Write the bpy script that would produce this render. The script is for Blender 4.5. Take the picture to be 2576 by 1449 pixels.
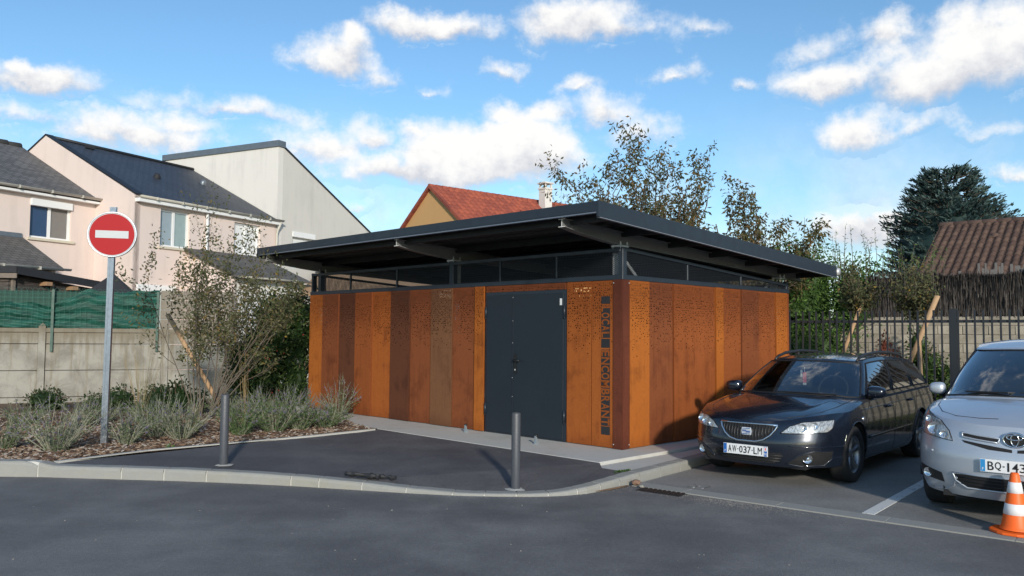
import bpy, bmesh, math, random
import numpy as np
from mathutils import Vector, Matrix
for _o in list(bpy.data.objects): bpy.data.objects.remove(_o, do_unlink=True)
SC = bpy.context.scene
COL = SC.collection
R = math.radians
# ------------------------------------------------------------------ camera
CAM_H = 1.67
PITCH, ROLL = 0.055, 0.0083
cam_d = bpy.data.cameras.new('camera'); cam = bpy.data.objects.new('camera', cam_d); COL.objects.link(cam)
cam_d.sensor_width = 36.0; cam_d.lens = 2048.3 / 2576 * 36.0
cam_d.clip_start = 0.05; cam_d.clip_end = 3000
_f = Vector((0, math.cos(PITCH), math.sin(PITCH))); _u = Vector((0, -math.sin(PITCH), math.cos(PITCH))); _r = Vector((1, 0, 0))
_r2 = _r * math.cos(ROLL) + _u * math.sin(ROLL); _u2 = -_r * math.sin(ROLL) + _u * math.cos(ROLL)
cam.matrix_world = Matrix(((_r2.x, _u2.x, -_f.x, 0), (_r2.y, _u2.y, -_f.y, 0), (_r2.z, _u2.z, -_f.z, CAM_H), (0, 0, 0, 1)))
SC.camera = cam
SC.render.resolution_x = 1024; SC.render.resolution_y = 576
# ------------------------------------------------------------------ light
SUN_EL = R(17.0)
SUN_H = Vector((0.20, -0.98, 0)).normalized()            # horizontal direction towards the sun (behind the camera, a little right)
SUN_DIR = Vector((SUN_H.x * math.cos(SUN_EL), SUN_H.y * math.cos(SUN_EL), math.sin(SUN_EL)))
SUN_STRENGTH, SKY_STRENGTH, EXPOSURE = 2.85, 0.15, 0.36
sun_d = bpy.data.lights.new('sun', 'SUN'); sun = bpy.data.objects.new('sun', sun_d); COL.objects.link(sun)
sun_d.energy = SUN_STRENGTH; sun_d.angle = R(3.2); sun_d.color = (1.0, 0.92, 0.81)
sun.rotation_euler = SUN_DIR.to_track_quat('Z', 'Y').to_euler()
SC.view_settings.view_transform = 'Standard'; SC.view_settings.look = 'None'
SC.view_settings.exposure = EXPOSURE; SC.view_settings.gamma = 1.0; SC.view_settings.use_curve_mapping = False
world = bpy.data.worlds.new('World'); SC.world = world; world.use_nodes = True
def build_world():
    nt = world.node_tree; N = nt.nodes; L = nt.links; N.clear()
    def nd(t, **k):
        n = N.new(t)
        for a, v in k.items(): setattr(n, a, v)
        return n
    def mth(op, a, b=None, c=None, clamp=False):
        n = N.new('ShaderNodeMath'); n.operation = op; n.use_clamp = clamp
        for i, v in enumerate((a, b, c)):
            if v is None: continue
            if isinstance(v, (int, float)): n.inputs[i].default_value = v
            else: L.new(v, n.inputs[i])
        return n.outputs[0]
    sky = nd('ShaderNodeTexSky', sky_type='NISHITA', sun_disc=False)
    sky.sun_elevation = SUN_EL; sky.sun_rotation = math.atan2(SUN_DIR.x, SUN_DIR.y)
    sky.altitude = 100; sky.air_density = 1.0; sky.dust_density = 0.6; sky.ozone_density = 2.2
    tc = nd('ShaderNodeTexCoord'); sep = nd('ShaderNodeSeparateXYZ'); L.new(tc.outputs['Generated'], sep.inputs[0])
    X, Y, Z = sep.outputs
    az = mth('ARCTAN2', X, Y); el = mth('ARCSINE', Z)
    # domain warp so that the outlines billow
    def noise(scale, detail, rough, off=0.0, vec=None):
        n = nd('ShaderNodeTexNoise'); n.noise_dimensions = '3D'
        n.inputs['Scale'].default_value = scale; n.inputs['Detail'].default_value = detail; n.inputs['Roughness'].default_value = rough
        mp = nd('ShaderNodeMapping'); mp.inputs['Location'].default_value = (off, off * .7, off * 1.3); mp.inputs['Scale'].default_value = (1, 1, 1.1)
        L.new(vec or tc.outputs['Generated'], mp.inputs[0]); L.new(mp.outputs[0], n.inputs['Vector'])
        return n.outputs['Fac']
    n1 = noise(9, 7, .62, 3.1); n2 = noise(9, 7, .62, 11.7); n3 = noise(30, 9, .62, 5.3)
    wx = mth('MULTIPLY', mth('SUBTRACT', n1, .5), .10); wy = mth('MULTIPLY', mth('SUBTRACT', n2, .5), .075)
    azw = mth('ADD', az, wx); elw = mth('ADD', el, wy)
    # clouds of the photograph: azimuth, elevation, half width, half height (degrees), weight
    acc = None; num = None; den = None
    for a0, e0, ra, re, wgt in CLOUDS:
        dx = mth('DIVIDE', mth('SUBTRACT', azw, R(a0)), R(ra)); dy = mth('DIVIDE', mth('SUBTRACT', elw, R(e0)), R(re))
        # flatter base: distances below the centre count more
        dyb = mth('MAXIMUM', mth('MULTIPLY', dy, -1.35), dy)
        d = mth('SQRT', mth('ADD', mth('MULTIPLY', dx, dx), mth('MULTIPLY', dyb, dyb)))
        v = mth('MULTIPLY', mth('SUBTRACT', 1.30, d), wgt)
        acc = v if acc is None else mth('SMOOTH_MAX', acc, v, .12)
        vp = mth('MAXIMUM', v, 0.0); pr = mth('MULTIPLY', vp, dy)
        num = pr if num is None else mth('ADD', num, pr); den = vp if den is None else mth('ADD', den, vp)
    # the rest of the sky, away from the view: the same sort of scattered cumulus
    gen = mth('MULTIPLY', mth('SUBTRACT', noise(2.6, 5, .55, 21.0), .60), 5.0)
    def step(v, lo, hi):
        n = nd('ShaderNodeMapRange', interpolation_type='SMOOTHSTEP'); n.inputs['From Min'].default_value = lo; n.inputs['From Max'].default_value = hi; L.new(v, n.inputs['Value']); return n.outputs[0]
    away = step(mth('ABSOLUTE', az), R(36), R(44)); high = step(el, R(27), R(33))
    mask = mth('MAXIMUM', away, high)
    acc = mth('MAXIMUM', acc, mth('SUBTRACT', gen, mth('MULTIPLY', mth('SUBTRACT', 1.0, mask), 9.0)))
    hrel = mth('DIVIDE', num, mth('ADD', den, .02)); dens = mth('ADD', acc, mth('MULTIPLY', mth('SUBTRACT', n3, .5), 1.6)); dens = mth('SUBTRACT', dens, mth('MULTIPLY', mth('MAXIMUM', mth('MULTIPLY', hrel, -1.0), 0.0), .30))
    mr = nd('ShaderNodeMapRange', interpolation_type='SMOOTHSTEP'); mr.inputs['From Min'].default_value = -.18; mr.inputs['From Max'].default_value = .86
    L.new(dens, mr.inputs['Value']); cov = mr.outputs[0]
    # thin veil low on the sky
    veil = nd('ShaderNodeMapRange', interpolation_type='SMOOTHSTEP'); veil.inputs['From Min'].default_value = .40; veil.inputs['From Max'].default_value = .72
    L.new(noise(3.4, 6, .6, 31.0), veil.inputs['Value'])
    low = nd('ShaderNodeMapRange', interpolation_type='SMOOTHSTEP'); low.inputs['From Min'].default_value = R(17); low.inputs['From Max'].default_value = R(6)
    L.new(el, low.inputs['Value'])
    vv = mth('MULTIPLY', mth('MULTIPLY', veil.outputs[0], low.outputs[0]), .75)
    cov = mth('MAXIMUM', cov, vv)
    cov = mth('MULTIPLY', cov, mth('GREATER_THAN', Z, 0.0))
    # thick parts grade from white to a soft warm grey
    sh = nd('ShaderNodeMapRange', interpolation_type='SMOOTHSTEP'); sh.inputs['From Min'].default_value = -.75; sh.inputs['From Max'].default_value = .35
    L.new(mth('ADD', hrel, mth('ADD', mth('MULTIPLY', mth('SUBTRACT', n3, .5), 1.8), mth('MULTIPLY', mth('SUBTRACT', n2, .5), .8))), sh.inputs['Value'])
    cc = nd('ShaderNodeMix', data_type='RGBA'); L.new(sh.outputs[0], cc.inputs['Factor'])
    cc.inputs['A'].default_value = (.47, .49, .55, 1); cc.inputs['B'].default_value = (.79, .785, .775, 1)
    mul = nd('ShaderNodeMix', data_type='RGBA', blend_type='MULTIPLY'); mul.inputs['Factor'].default_value = 1.0
    L.new(sky.outputs[0], mul.inputs['A']); mul.inputs['B'].default_value = (SKY_STRENGTH * .69, SKY_STRENGTH * .87, SKY_STRENGTH * .94, 1)
    mix = nd('ShaderNodeMix', data_type='RGBA'); L.new(cov, mix.inputs['Factor']); L.new(mul.outputs['Result'], mix.inputs['A']); L.new(cc.outputs['Result'], mix.inputs['B'])
    bg = nd('ShaderNodeBackground'); out = nd('ShaderNodeOutputWorld'); bg.inputs['Strength'].default_value = 1.0
    L.new(mix.outputs['Result'], bg.inputs['Color']); L.new(bg.outputs[0], out.inputs['Surface'])
    world.cycles.sampling_method = 'MANUAL'; world.cycles.sample_map_resolution = 512
CLOUDS = [
(-30.7,14.6,3.48,1.14,1.00), (-32.1,15.2,1.24,0.67,0.90), (-12.5,18.3,2.88,1.49,1.00), (-11.1,19.2,1.65,1.04,0.90), (-5.6,20.5,3.97,0.95,1.00), (-7.5,20.7,1.69,0.83,0.90), (4.9,21.0,4.21,1.63,1.00), (3.0,21.6,1.99,1.03,0.90), (7.6,20.6,2.23,1.13,0.80), (-1.1,18.2,1.42,0.67,0.60), (-9.4,17.2,1.67,0.92,0.45), (-5.7,17.0,0.84,0.43,0.40), (4.6,17.0,1.27,0.56,0.50), (11.0,17.6,1.50,0.61,0.50), (16.5,16.2,0.78,0.42,0.40), (-1.7,12.5,6.07,2.30,1.60), (-5.4,11.2,8.45,1.28,1.00), (1.4,13.0,2.82,1.98,1.50), (-0.0,14.2,3.11,1.33,1.30), (1.1,15.5,3.11,0.82,0.80), (6.2,15.4,2.37,1.25,0.75), (8.7,14.0,3.02,1.10,0.50), (-0.9,15.7,1.28,0.78,0.80), (-25.2,12.4,4.56,1.22,0.90), (-22.8,13.3,1.95,0.73,0.80), (-13.4,12.5,2.98,1.56,0.75), (-10.1,13.2,1.93,1.26,0.75), (-6.5,13.9,1.68,0.57,0.70), (-18.9,14.3,6.83,0.78,0.50), (-27.2,11.9,2.75,1.03,0.70), (-30.5,12.6,3.26,0.61,0.40), (-10.6,8.6,1.09,0.64,0.50), (30.5,16.8,3.85,2.79,1.20), (27.2,15.9,4.11,2.36,1.15), (25.0,18.8,1.39,1.38,0.75), (21.4,18.3,1.71,1.14,0.40), (21.6,16.1,2.77,1.39,0.90), (22.8,12.9,2.48,1.47,0.90), (26.5,13.1,2.01,0.69,0.40), (29.3,18.8,1.92,1.33,0.80), (23.6,6.5,2.77,1.26,1.00), (24.8,7.2,1.38,0.75,0.90), (32.0,9.9,1.50,0.66,0.55), (30.2,12.4,1.25,0.56,0.35), (12.8,20.0,1.08,0.59,0.25),
]
build_world()
# ------------------------------------------------------------------ helpers
def lk(name, me, parent=None, mats=()):
    o = bpy.data.objects.new(name, me); COL.objects.link(o)
    for m in mats: me.materials.append(m)
    if parent is not None:
        o.parent = parent
        o.matrix_parent_inverse = parent.matrix_basis.inverted()
    return o
def tag(o, label=None, cat=None, group=None, kind=None):
    if label: o['label'] = label
    if cat: o['category'] = cat
    if group: o['group'] = group
    if kind: o['kind'] = kind
    return o
def thing(name, loc, label, cat, group=None, rz=0.0):
    o = bpy.data.objects.new(name, None); COL.objects.link(o); o.empty_display_size = .2
    o.location = loc; o.rotation_euler = (0, 0, rz)
    return tag(o, label, cat, group)
class MB:
    """mesh builder: collects pieces, builds ONE object"""
    def __init__(s): s.v = []; s.f = []; s.uv = None; s.mi = []; s.cur = 0; s.smooth = False
    def add(s, vs, fs):
        n = len(s.v); s.v += [tuple(p) for p in vs]; s.f += [tuple(i + n for i in f) for f in fs]; s.mi += [s.cur] * len(fs); return s
    def quad(s, a, b, c, d): return s.add([a, b, c, d], [(0, 1, 2, 3)])
    def box(s, lo, hi, M=None):
        x0, y0, z0 = lo; x1, y1, z1 = hi
        vs = [(x0, y0, z0), (x1, y0, z0), (x1, y1, z0), (x0, y1, z0), (x0, y0, z1), (x1, y0, z1), (x1, y1, z1), (x0, y1, z1)]
        if M is not None: vs = [tuple(M @ Vector(p)) for p in vs]
        return s.add(vs, [(0, 3, 2, 1), (4, 5, 6, 7), (0, 1, 5, 4), (1, 2, 6, 5), (2, 3, 7, 6), (3, 0, 4, 7)])
    def prism(s, poly, a, b, fn):
        """poly in 2d, extruded between a and b; fn(u,v,w)->xyz"""
        n = len(poly)
        vs = [fn(u, v, a) for u, v in poly] + [fn(u, v, b) for u, v in poly]
        return s.add(vs, [tuple(range(n))[::-1], tuple(range(n, 2 * n))] + [(i, (i + 1) % n, n + (i + 1) % n, n + i) for i in range(n)])
    def tube(s, pts, rad, n=6, caps=True):
        pts = [Vector(p) for p in pts]
        if not isinstance(rad, (list, tuple)): rad = [rad] * len(pts)
        vs = []; fs = []; prev = None
        for i, p in enumerate(pts):
            t = (pts[min(i + 1, len(pts) - 1)] - pts[max(i - 1, 0)])
            if t.length < 1e-9: t = Vector((0, 0, 1))
            t.normalize()
            if prev is None:
                u = t.cross(Vector((0, 0, 1)) if abs(t.z) < .9 else Vector((1, 0, 0))).normalized()
            else:
                u = (prev - t * prev.dot(t))
                if u.length < 1e-6: u = t.cross(Vector((0, 0, 1)) if abs(t.z) < .9 else Vector((1, 0, 0)))
                u.normalize()
            prev = u; w = t.cross(u)
            for k in range(n):
                a = 2 * math.pi * k / n
                vs.append(tuple(p + (u * math.cos(a) + w * math.sin(a)) * rad[i]))
        for i in range(len(pts) - 1):
            for k in range(n):
                fs.append((i * n + k, i * n + (k + 1) % n, (i + 1) * n + (k + 1) % n, (i + 1) * n + k))
        if caps: fs += [tuple(range(n))[::-1], tuple((len(pts) - 1) * n + k for k in range(n))]
        return s.add(vs, fs)
    def lathe(s, prof, c, axis=(0, 0, 1), n=24, caps=False):
        """prof: list of (radius, along)"""
        ax = Vector(axis).normalized(); u = ax.cross(Vector((1, 0, 0)) if abs(ax.x) < .9 else Vector((0, 1, 0))).normalized(); w = ax.cross(u); c = Vector(c)
        vs = []; fs = []
        for r_, h in prof:
            for k in range(n):
                a = 2 * math.pi * k / n; vs.append(tuple(c + ax * h + (u * math.cos(a) + w * math.sin(a)) * r_))
        for i in range(len(prof) - 1):
            for k in range(n): fs.append((i * n + k, i * n + (k + 1) % n, (i + 1) * n + (k + 1) % n, (i + 1) * n + k))
        if caps: fs += [tuple(range(n))[::-1], tuple((len(prof) - 1) * n + k for k in range(n))]
        return s.add(vs, fs)
    def build(s, name, mat=None, parent=None, smooth=False, **kw):
        me = bpy.data.meshes.new(name); me.from_pydata(s.v, [], s.f); me.update()
        mats = mat if isinstance(mat, (list, tuple)) else ([mat] if mat else [])
        o = lk(name, me, parent, mats)
        if len(mats) > 1: me.polygons.foreach_set('material_index', s.mi)
        if smooth: me.polygons.foreach_set('use_smooth', [True] * len(me.polygons))
        if kw: tag(o, **kw)
        return o
def bevel(o, w=.01, seg=2, ang=R(40)):
    m = o.modifiers.new('bevel', 'BEVEL'); m.width = w; m.segments = seg; m.limit_method = 'ANGLE'; m.angle_limit = ang; return o
def recalc(o):
    bm = bmesh.new(); bm.from_mesh(o.data); bmesh.ops.recalc_face_normals(bm, faces=bm.faces); bm.to_mesh(o.data); bm.free(); return o
# ------------------------------------------------------------------ materials
class G:
    """tiny node graph helper"""
    def __init__(s, name):
        s.m = bpy.data.materials.new(name); s.m.use_nodes = True; s.nt = s.m.node_tree; s.N = s.nt.nodes; s.L = s.nt.links
        s.b = s.N['Principled BSDF']; s.out = s.N['Material Output']; s.tc = s.N.new('ShaderNodeTexCoord'); s.co = s.tc.outputs['Object']
    def inp(s, sock, v):
        if isinstance(v, bpy.types.NodeSocket): s.L.new(v, sock)
        elif v is not None: sock.default_value = v
    def math(s, op, a, b=None, c=None, clamp=False):
        n = s.N.new('ShaderNodeMath'); n.operation = op; n.use_clamp = clamp
        for i, v in enumerate((a, b, c)): s.inp(n.inputs[i], v) if v is not None else None
        return n.outputs[0]
    def map(s, scale=(1, 1, 1), loc=(0, 0, 0), rot=(0, 0, 0), vec=None):
        n = s.N.new('ShaderNodeMapping'); n.inputs['Scale'].default_value = scale; n.inputs['Location'].default_value = loc; n.inputs['Rotation'].default_value = rot
        s.L.new(vec or s.co, n.inputs[0]); return n.outputs[0]
    def noise(s, scale, detail=4, rough=.55, vec=None, dist=0.0):
        n = s.N.new('ShaderNodeTexNoise'); n.inputs['Scale'].default_value = scale; n.inputs['Detail'].default_value = detail; n.inputs['Roughness'].default_value = rough; n.inputs['Distortion'].default_value = dist
        s.L.new(vec or s.co, n.inputs['Vector']); return n.outputs['Fac']
    def vor(s, scale, vec=None, feature='F1', out='Distance', rnd=1.0, dim='3D'):
        n = s.N.new('ShaderNodeTexVoronoi'); n.voronoi_dimensions = dim; n.feature = feature; n.inputs['Scale'].default_value = scale; n.inputs['Randomness'].default_value = rnd
        s.L.new(vec or s.co, n.inputs['Vector']); return n.outputs[out]
    def ramp(s, fac, lo, hi, a=0.0, b=1.0, smooth=True):
        n = s.N.new('ShaderNodeMapRange'); n.interpolation_type = 'SMOOTHSTEP' if smooth else 'LINEAR'
        n.inputs['From Min'].default_value = lo; n.inputs['From Max'].default_value = hi; s.inp(n.inputs['To Min'], a); s.inp(n.inputs['To Max'], b); s.L.new(fac, n.inputs['Value']); return n.outputs[0]
    def mix(s, fac, a, b, mode='MIX'):
        n = s.N.new('ShaderNodeMix'); n.data_type = 'RGBA'; n.blend_type = mode
        c4 = lambda c: (c[0], c[1], c[2], 1) if isinstance(c, (tuple, list)) else c
        s.inp(n.inputs['Factor'], fac); s.inp(n.inputs['A'], c4(a)); s.inp(n.inputs['B'], c4(b)); return n.outputs['Result']
    def vary(s, col, fac, amount):
        """multiply a colour by 1 +- amount following fac (about .5)"""
        k = s.math('ADD', 1 - amount, s.math('MULTIPLY', fac, 2 * amount))
        n = s.N.new('ShaderNodeVectorMath'); n.operation = 'SCALE'; s.inp(n.inputs[0], col[:3] if isinstance(col, (tuple, list)) else col); s.L.new(k, n.inputs['Scale']); return n.outputs[0]
    def bump(s, h, strength=.3, dist=.01, nrm=None):
        n = s.N.new('ShaderNodeBump'); n.inputs['Strength'].default_value = strength; n.inputs['Distance'].default_value = dist; s.L.new(h, n.inputs['Height'])
        if nrm is not None: s.L.new(nrm, n.inputs['Normal'])
        s.L.new(n.outputs[0], s.b.inputs['Normal']); return n.outputs[0]
    def set(s, color=None, rough=None, metal=None, spec=None, coat=None, coat_r=None, trans=None, emis=None, alpha=None, sheen=None):
        for k, v in (('Base Color', color), ('Roughness', rough), ('Metallic', metal), ('Specular IOR Level', spec), ('Coat Weight', coat), ('Coat Roughness', coat_r), ('Alpha', alpha)):
            if v is not None: s.inp(s.b.inputs[k], (v[0], v[1], v[2], 1) if isinstance(v, (tuple, list)) else v)
        return s
def simple(name, col, rough=.6, metal=0.0, var=.12, scale=6.0, bump=0.0, bscale=60.0, spec=.5, coat=None):
    g = G(name); n = g.noise(scale, 5, .6)
    g.set(color=g.vary(col, n, var), rough=g.ramp(g.noise(scale * 2.3, 3), .2, .8, max(rough - .08, .02), min(rough + .08, 1)), metal=metal, spec=spec, coat=coat)
    if bump: g.bump(g.noise(bscale, 4, .6), bump, .01)
    return g.m
def asphalt(name, base, worn, spots=.25, light_chip=.5):
    g = G(name)
    big = g.noise(.55, 5, .6); mid = g.noise(3.1, 5, .65); fine = g.noise(95, 3, .7)
    col = g.mix(g.ramp(big, .35, .68), base, worn); col = g.vary(col, mid, .20); col = g.vary(col, g.noise(1.0, 4, .6, g.map((.25, 2.2, 1))), .16); col = g.vary(col, g.noise(30, 5, .75), .42); col = g.vary(col, fine, .5)
    chip = g.math('LESS_THAN', g.vor(55), .16); crnd = g.math('GREATER_THAN', g.noise(14, 2), .56)
    col = g.mix(g.math('MULTIPLY', g.math('MULTIPLY', chip, crnd), light_chip), col, (.34, .33, .31))
    scuff = g.ramp(g.noise(1.0, 6, .75, g.map((5, 1.6, 1), rot=(0, 0, .5)), .8), .60, .72); col = g.mix(g.math('MULTIPLY', scuff, .22), col, (.27, .26, .245))
    spot = g.ramp(g.noise(5.5, 4, .7, dist=.6), .69, .76)
    col = g.mix(g.math('MULTIPLY', spot, spots), col, (.03, .03, .032))
    g.set(color=col, rough=g.ramp(mid, .2, .8, .72, .92), spec=.35)
    g.bump(g.math('ADD', g.math('MULTIPLY', g.vor(130), .7), fine), .55, .006)
    return g.m
M_road = asphalt('asphalt_road', (.122, .118, .117), (.200, .193, .184), .3, .55)
M_pave = asphalt('asphalt_pavement', (.080, .077, .083), (.126, .120, .122), .25, .3)
M_park = asphalt('asphalt_parking', (.195, .190, .182), (.25, .243, .228), .75, .5)
def concrete(name, col, stain=(.25, .22, .17), amt=.35, fine=120, rough=.85, bump=.25):
    g = G(name); a = g.noise(1.3, 6, .65, dist=.3); b = g.noise(9, 5, .65); f = g.noise(fine, 3, .7)
    c = g.mix(g.math('MULTIPLY', g.ramp(a, .48, .75), amt), col, stain); c = g.vary(c, b, .10); c = g.vary(c, f, .16)
    g.set(color=c, rough=rough, spec=.3); g.bump(g.math('ADD', b, f), bump, .006); return g.m
M_slab = concrete('concrete_slab', (.50, .49, .455), (.36, .31, .24), .4)
M_curb = concrete('kerb_concrete', (.285, .282, .262), (.30, .27, .20), .5)
M_mortar = concrete('mortar', (.50, .49, .45), (.4, .36, .3), .3)
M_edge = concrete('edging_concrete', (.44, .43, .40), (.28, .25, .2), .4)
def paint_mat(name, col, wear):
    g = G(name); n = g.noise(34, 5, .72); n2 = g.noise(4, 3)
    f = g.ramp(g.math('ADD', n, g.math('MULTIPLY', g.math('SUBTRACT', n2, .5), .5)), wear, wear + .12)
    g.set(color=g.mix(f, (.12, .118, .115), col), rough=.75); g.bump(g.noise(130, 3), .3, .004); return g.m
M_line = paint_mat('road_paint', (.62, .62, .60), .30); M_lineworn = paint_mat('road_paint_worn', (.66, .66, .64), .50)

# ---- ground sheet, to the horizon
gg = G('ground_earth'); n = gg.noise(.4, 6, .6); n2 = gg.noise(7, 4, .7)
gg.set(color=gg.vary(gg.mix(gg.ramp(n, .4, .6), (.075, .105, .030), (.14, .115, .06)), n2, .35), rough=.95); gg.bump(n2, .6, .05); M_ground = gg.m
def sheet(name, pts, mat, kind='structure', z=None, sub=0.0):
    me = bpy.data.meshes.new(name); bm = bmesh.new()
    vs = [bm.verts.new((p[0], p[1], p[2] if len(p) > 2 else z)) for p in pts]
    bm.faces.new(vs); bmesh.ops.triangulate(bm, faces=bm.faces[:]); bmesh.ops.recalc_face_normals(bm, faces=bm.faces[:])
    for f_ in bm.faces:
        if f_.normal.z < 0: f_.normal_flip()
    bm.to_mesh(me); bm.free(); o = lk(name, me, None, [mat]); tag(o, kind=kind); return o
sheet('ground', [(-600, -600), (600, -600), (600, 600), (-600, 600)], M_ground, z=-.03)
LAT = Vector((.772, -.635)); LON = Vector((.635, .772))       # along the road edge of the parking bays / along a bay
# kerb line (front foot) with the height of the stone above the road
KERB = [(-14, 9.36, .175), (-9, 9.34, .175), (-5.36, 9.30, .175), (-5.20, 9.285, .13), (-4.25, 9.18, .13), (-3.75, 9.13, .128), (-3.26, 9.06, .122), (-2.75, 8.97, .115), (-2.28, 8.87, .105), (-1.64, 8.70, .085), (-1.1, 8.555, .055), (-.54, 8.44, .03), (-.2, 8.415, .028), (.12, 8.412, .03), (.35, 8.43, .034), (.57, 8.485, .045), (.80, 8.60, .068), (1.09, 8.86, .092), (1.39, 9.20, .11), (2.08, 10.06, .11), (2.47, 10.55, .11), (4.0, 12.42, .11), (5.15, 13.82, .11)]
kp = [Vector((p[0], p[1])) for p in KERB]
def path_at(s):
    acc = 0
    for i in range(len(kp) - 1):
        l = (kp[i + 1] - kp[i]).length
        if s <= acc + l or i == len(kp) - 2:
            t = (s - acc) / l; t = max(0, min(1, t)); return kp[i].lerp(kp[i + 1], t), KERB[i][2] * (1 - t) + KERB[i + 1][2] * t, i
        acc += l
def path_frame(s):
    p, h, i = path_at(s); a_ = path_at(max(s - .12, 0))[0]; b_ = path_at(s + .12)[0]
    t = (b_ - a_).normalized(); return p, h, Vector((-t.y, t.x))
ktotal = sum((kp[i + 1] - kp[i]).length for i in range(len(kp) - 1))
kerb_root = tag(bpy.data.objects.new('kerb', None), kind='structure'); COL.objects.link(kerb_root); kerb_root.location = (0, 8.4, 0)
s_tall = sum((kp[i + 1] - kp[i]).length for i in range(2)); rnd = random.Random(5)
cuts = [s_tall - 8.64 + 1.0 * k for k in range(0, 9)]
cuts = [c for c in cuts if c < s_tall - .2] + [s_tall + .02]
c = s_tall + .02
for l in (1.0, .5, .5, 1.0, .33, .5, .5, .5, .33, .33, .33, .33, .33, .33, .4, .5, .5): c += l; cuts.append(c)
while c < ktotal - .5: c += 1.0; cuts.append(min(c, ktotal))
def kerb_stone(s0, s1, tall_end=False):
    m = MB(); n = max(3, int((s1 - s0) / .08)); prof_n = 0; rows = []
    for k in range(n + 1):
        s = s0 + (s1 - s0) * k / n; p, h, nr = path_frame(s)
        if s0 < s_tall - .1: h = .175 if not tall_end or s < s1 - .16 else .175 - (.175 - .13) * (1 - math.cos(min(1, (s - (s1 - .16)) / .16) * math.pi / 2))
        jit = rnd.uniform(-.003, .002); e = min(.028, h * .45)
        pr = [(0, -.05), (0.0, h - e * 1.3), (.006, h - e * .6), (.018, h - e * .15), (.035, h + jit), (.15, h + jit), (.15, -.05)]
        rows.append([(p.x + nr.x * o_, p.y + nr.y * o_, z_) for o_, z_ in pr])
    np_ = len(rows[0]); vs = [q for r_ in rows for q in r_]; fs = []
    for i in range(n):
        for k in range(np_): fs.append((i * np_ + k, i * np_ + (k + 1) % np_, (i + 1) * np_ + (k + 1) % np_, (i + 1) * np_ + k)[::-1])
    fs += [tuple(range(np_)), tuple(n * np_ + k for k in range(np_))[::-1]]
    m.add(vs, fs); recalc(m.build('kerb_stone', M_curb, kerb_root))
for i in range(len(cuts) - 1):
    kerb_stone(cuts[i] + .008, cuts[i + 1] - .008, tall_end=abs(cuts[i + 1] - (s_tall + .02)) < .01)
# mortar core seen in the joints
m = MB(); rows = []
for k in range(int(ktotal / .1) + 1):
    s = min(k * .1, ktotal); p, h, nr = path_frame(s)
    h = max(h - .007, .015); rows.append([(p.x + nr.x * o_, p.y + nr.y * o_, z_) for o_, z_ in ((.006, -.05), (.008, h * .6), (.03, h), (.14, h))])
for i in range(len(rows) - 1):
    for k in range(3): m.quad(rows[i][k], rows[i + 1][k], rows[i + 1][k + 1], rows[i][k + 1])
recalc(m.build('mortar_joint', M_mortar, kerb_root))
# road (z=0), parking bays (z=.004)
front = [(p.x, p.y + .03, 0.0) for p in kp[:19]]
PE0 = Vector((1.44, 9.22)); PE1 = PE0 + LAT * 16
road = [(-60, -40, 0), (60, -40, 0), (60, PE1.y - 20, 0), (PE1.x, PE1.y, 0), (PE0.x + .05, PE0.y + .1, 0)] + front[::-1] + [(-60, 9.4, 0)]
sheet('road', road, M_road)
pk0 = PE0 + LAT * .0 + LON * .02
bays = [(PE0.x, PE0.y, .004), (PE1.x, PE1.y, .004), (PE1.x + LON.x * 6.4, PE1.y + LON.y * 6.4, .004), (PE0.x + LON.x * 6.2, PE0.y + LON.y * 6.2, .004)]
sheet('parking_bays', bays, M_park)
# flush concrete edging between road and bays, stone by stone
edg = tag(bpy.data.objects.new('road_edging', None), kind='structure'); COL.objects.link(edg); edg.location = (PE0.x, PE0.y, 0)
def bayp(q, p, z=0.0):   # q along the road edge, p into the bay
    v = PE0 + LAT * q + LON * p; return (v.x, v.y, z)
q = 0.02
for l in [.62] + [1.0] * 11:
    a0, a1 = q + .006, q + l - .006
    m = MB(); m.prism([(a0, -.20), (a1, -.20), (a1, .03), (a0, .03)], -.05, .011, lambda u, v, w: bayp(u, v, w)); recalc(m.build('edging_stone', M_curb, edg)); q += l
m = MB(); m.prism([(.02, -.194), (q, -.194), (q, .024), (.02, .024)], -.05, .006, lambda u, v, w: bayp(u, v, w)); recalc(m.build('mortar_joint', M_mortar, edg))
# bay line
def qp(x, y): d = Vector((x, y)) - PE0; return d.dot(LAT), d.dot(LON)
lq = qp(3.34, 7.71)[0]
def marking(name, poly, mat, label, z=.009, group=None):
    m = MB(); m.prism(poly, .004, z, lambda u, v, w: bayp(u, v, w)); o = m.build(name, mat); recalc(o); return tag(o, label, 'marking', group)
marking('bay_line', [(lq - .055, .06), (lq + .055, .06), (lq + .055, 5.0), (lq - .055, 5.0)], M_line, 'white painted bay line between the dark estate car and the silver car')
def digits(txt, q, p, size, label):
    cu = bpy.data.curves.new('t', 'FONT'); cu.body = txt; cu.size = size; cu.align_x = 'CENTER'; cu.extrude = .001
    o = bpy.data.objects.new('t', cu); COL.objects.link(o); dg = bpy.context.evaluated_depsgraph_get(); me = bpy.data.meshes.new_from_object(o.evaluated_get(dg)); bpy.data.objects.remove(o)
    v = bayp(q, p, .0085); ang = math.atan2(LAT.y, LAT.x)
    me.transform(Matrix.Translation(v) @ Matrix.Rotation(ang, 4, 'Z')); me.name = 'painted_number'
    o = lk('painted_number', me, None, [M_lineworn]); return tag(o, label, 'marking')
digits('31', qp(2.12, 9.05)[0], .13, .27, 'worn white painted number in front of the dark estate car')
digits('32', qp(4.35, 7.1)[0] + .05, .12, .30, 'worn white painted number beside the traffic cone')
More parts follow.
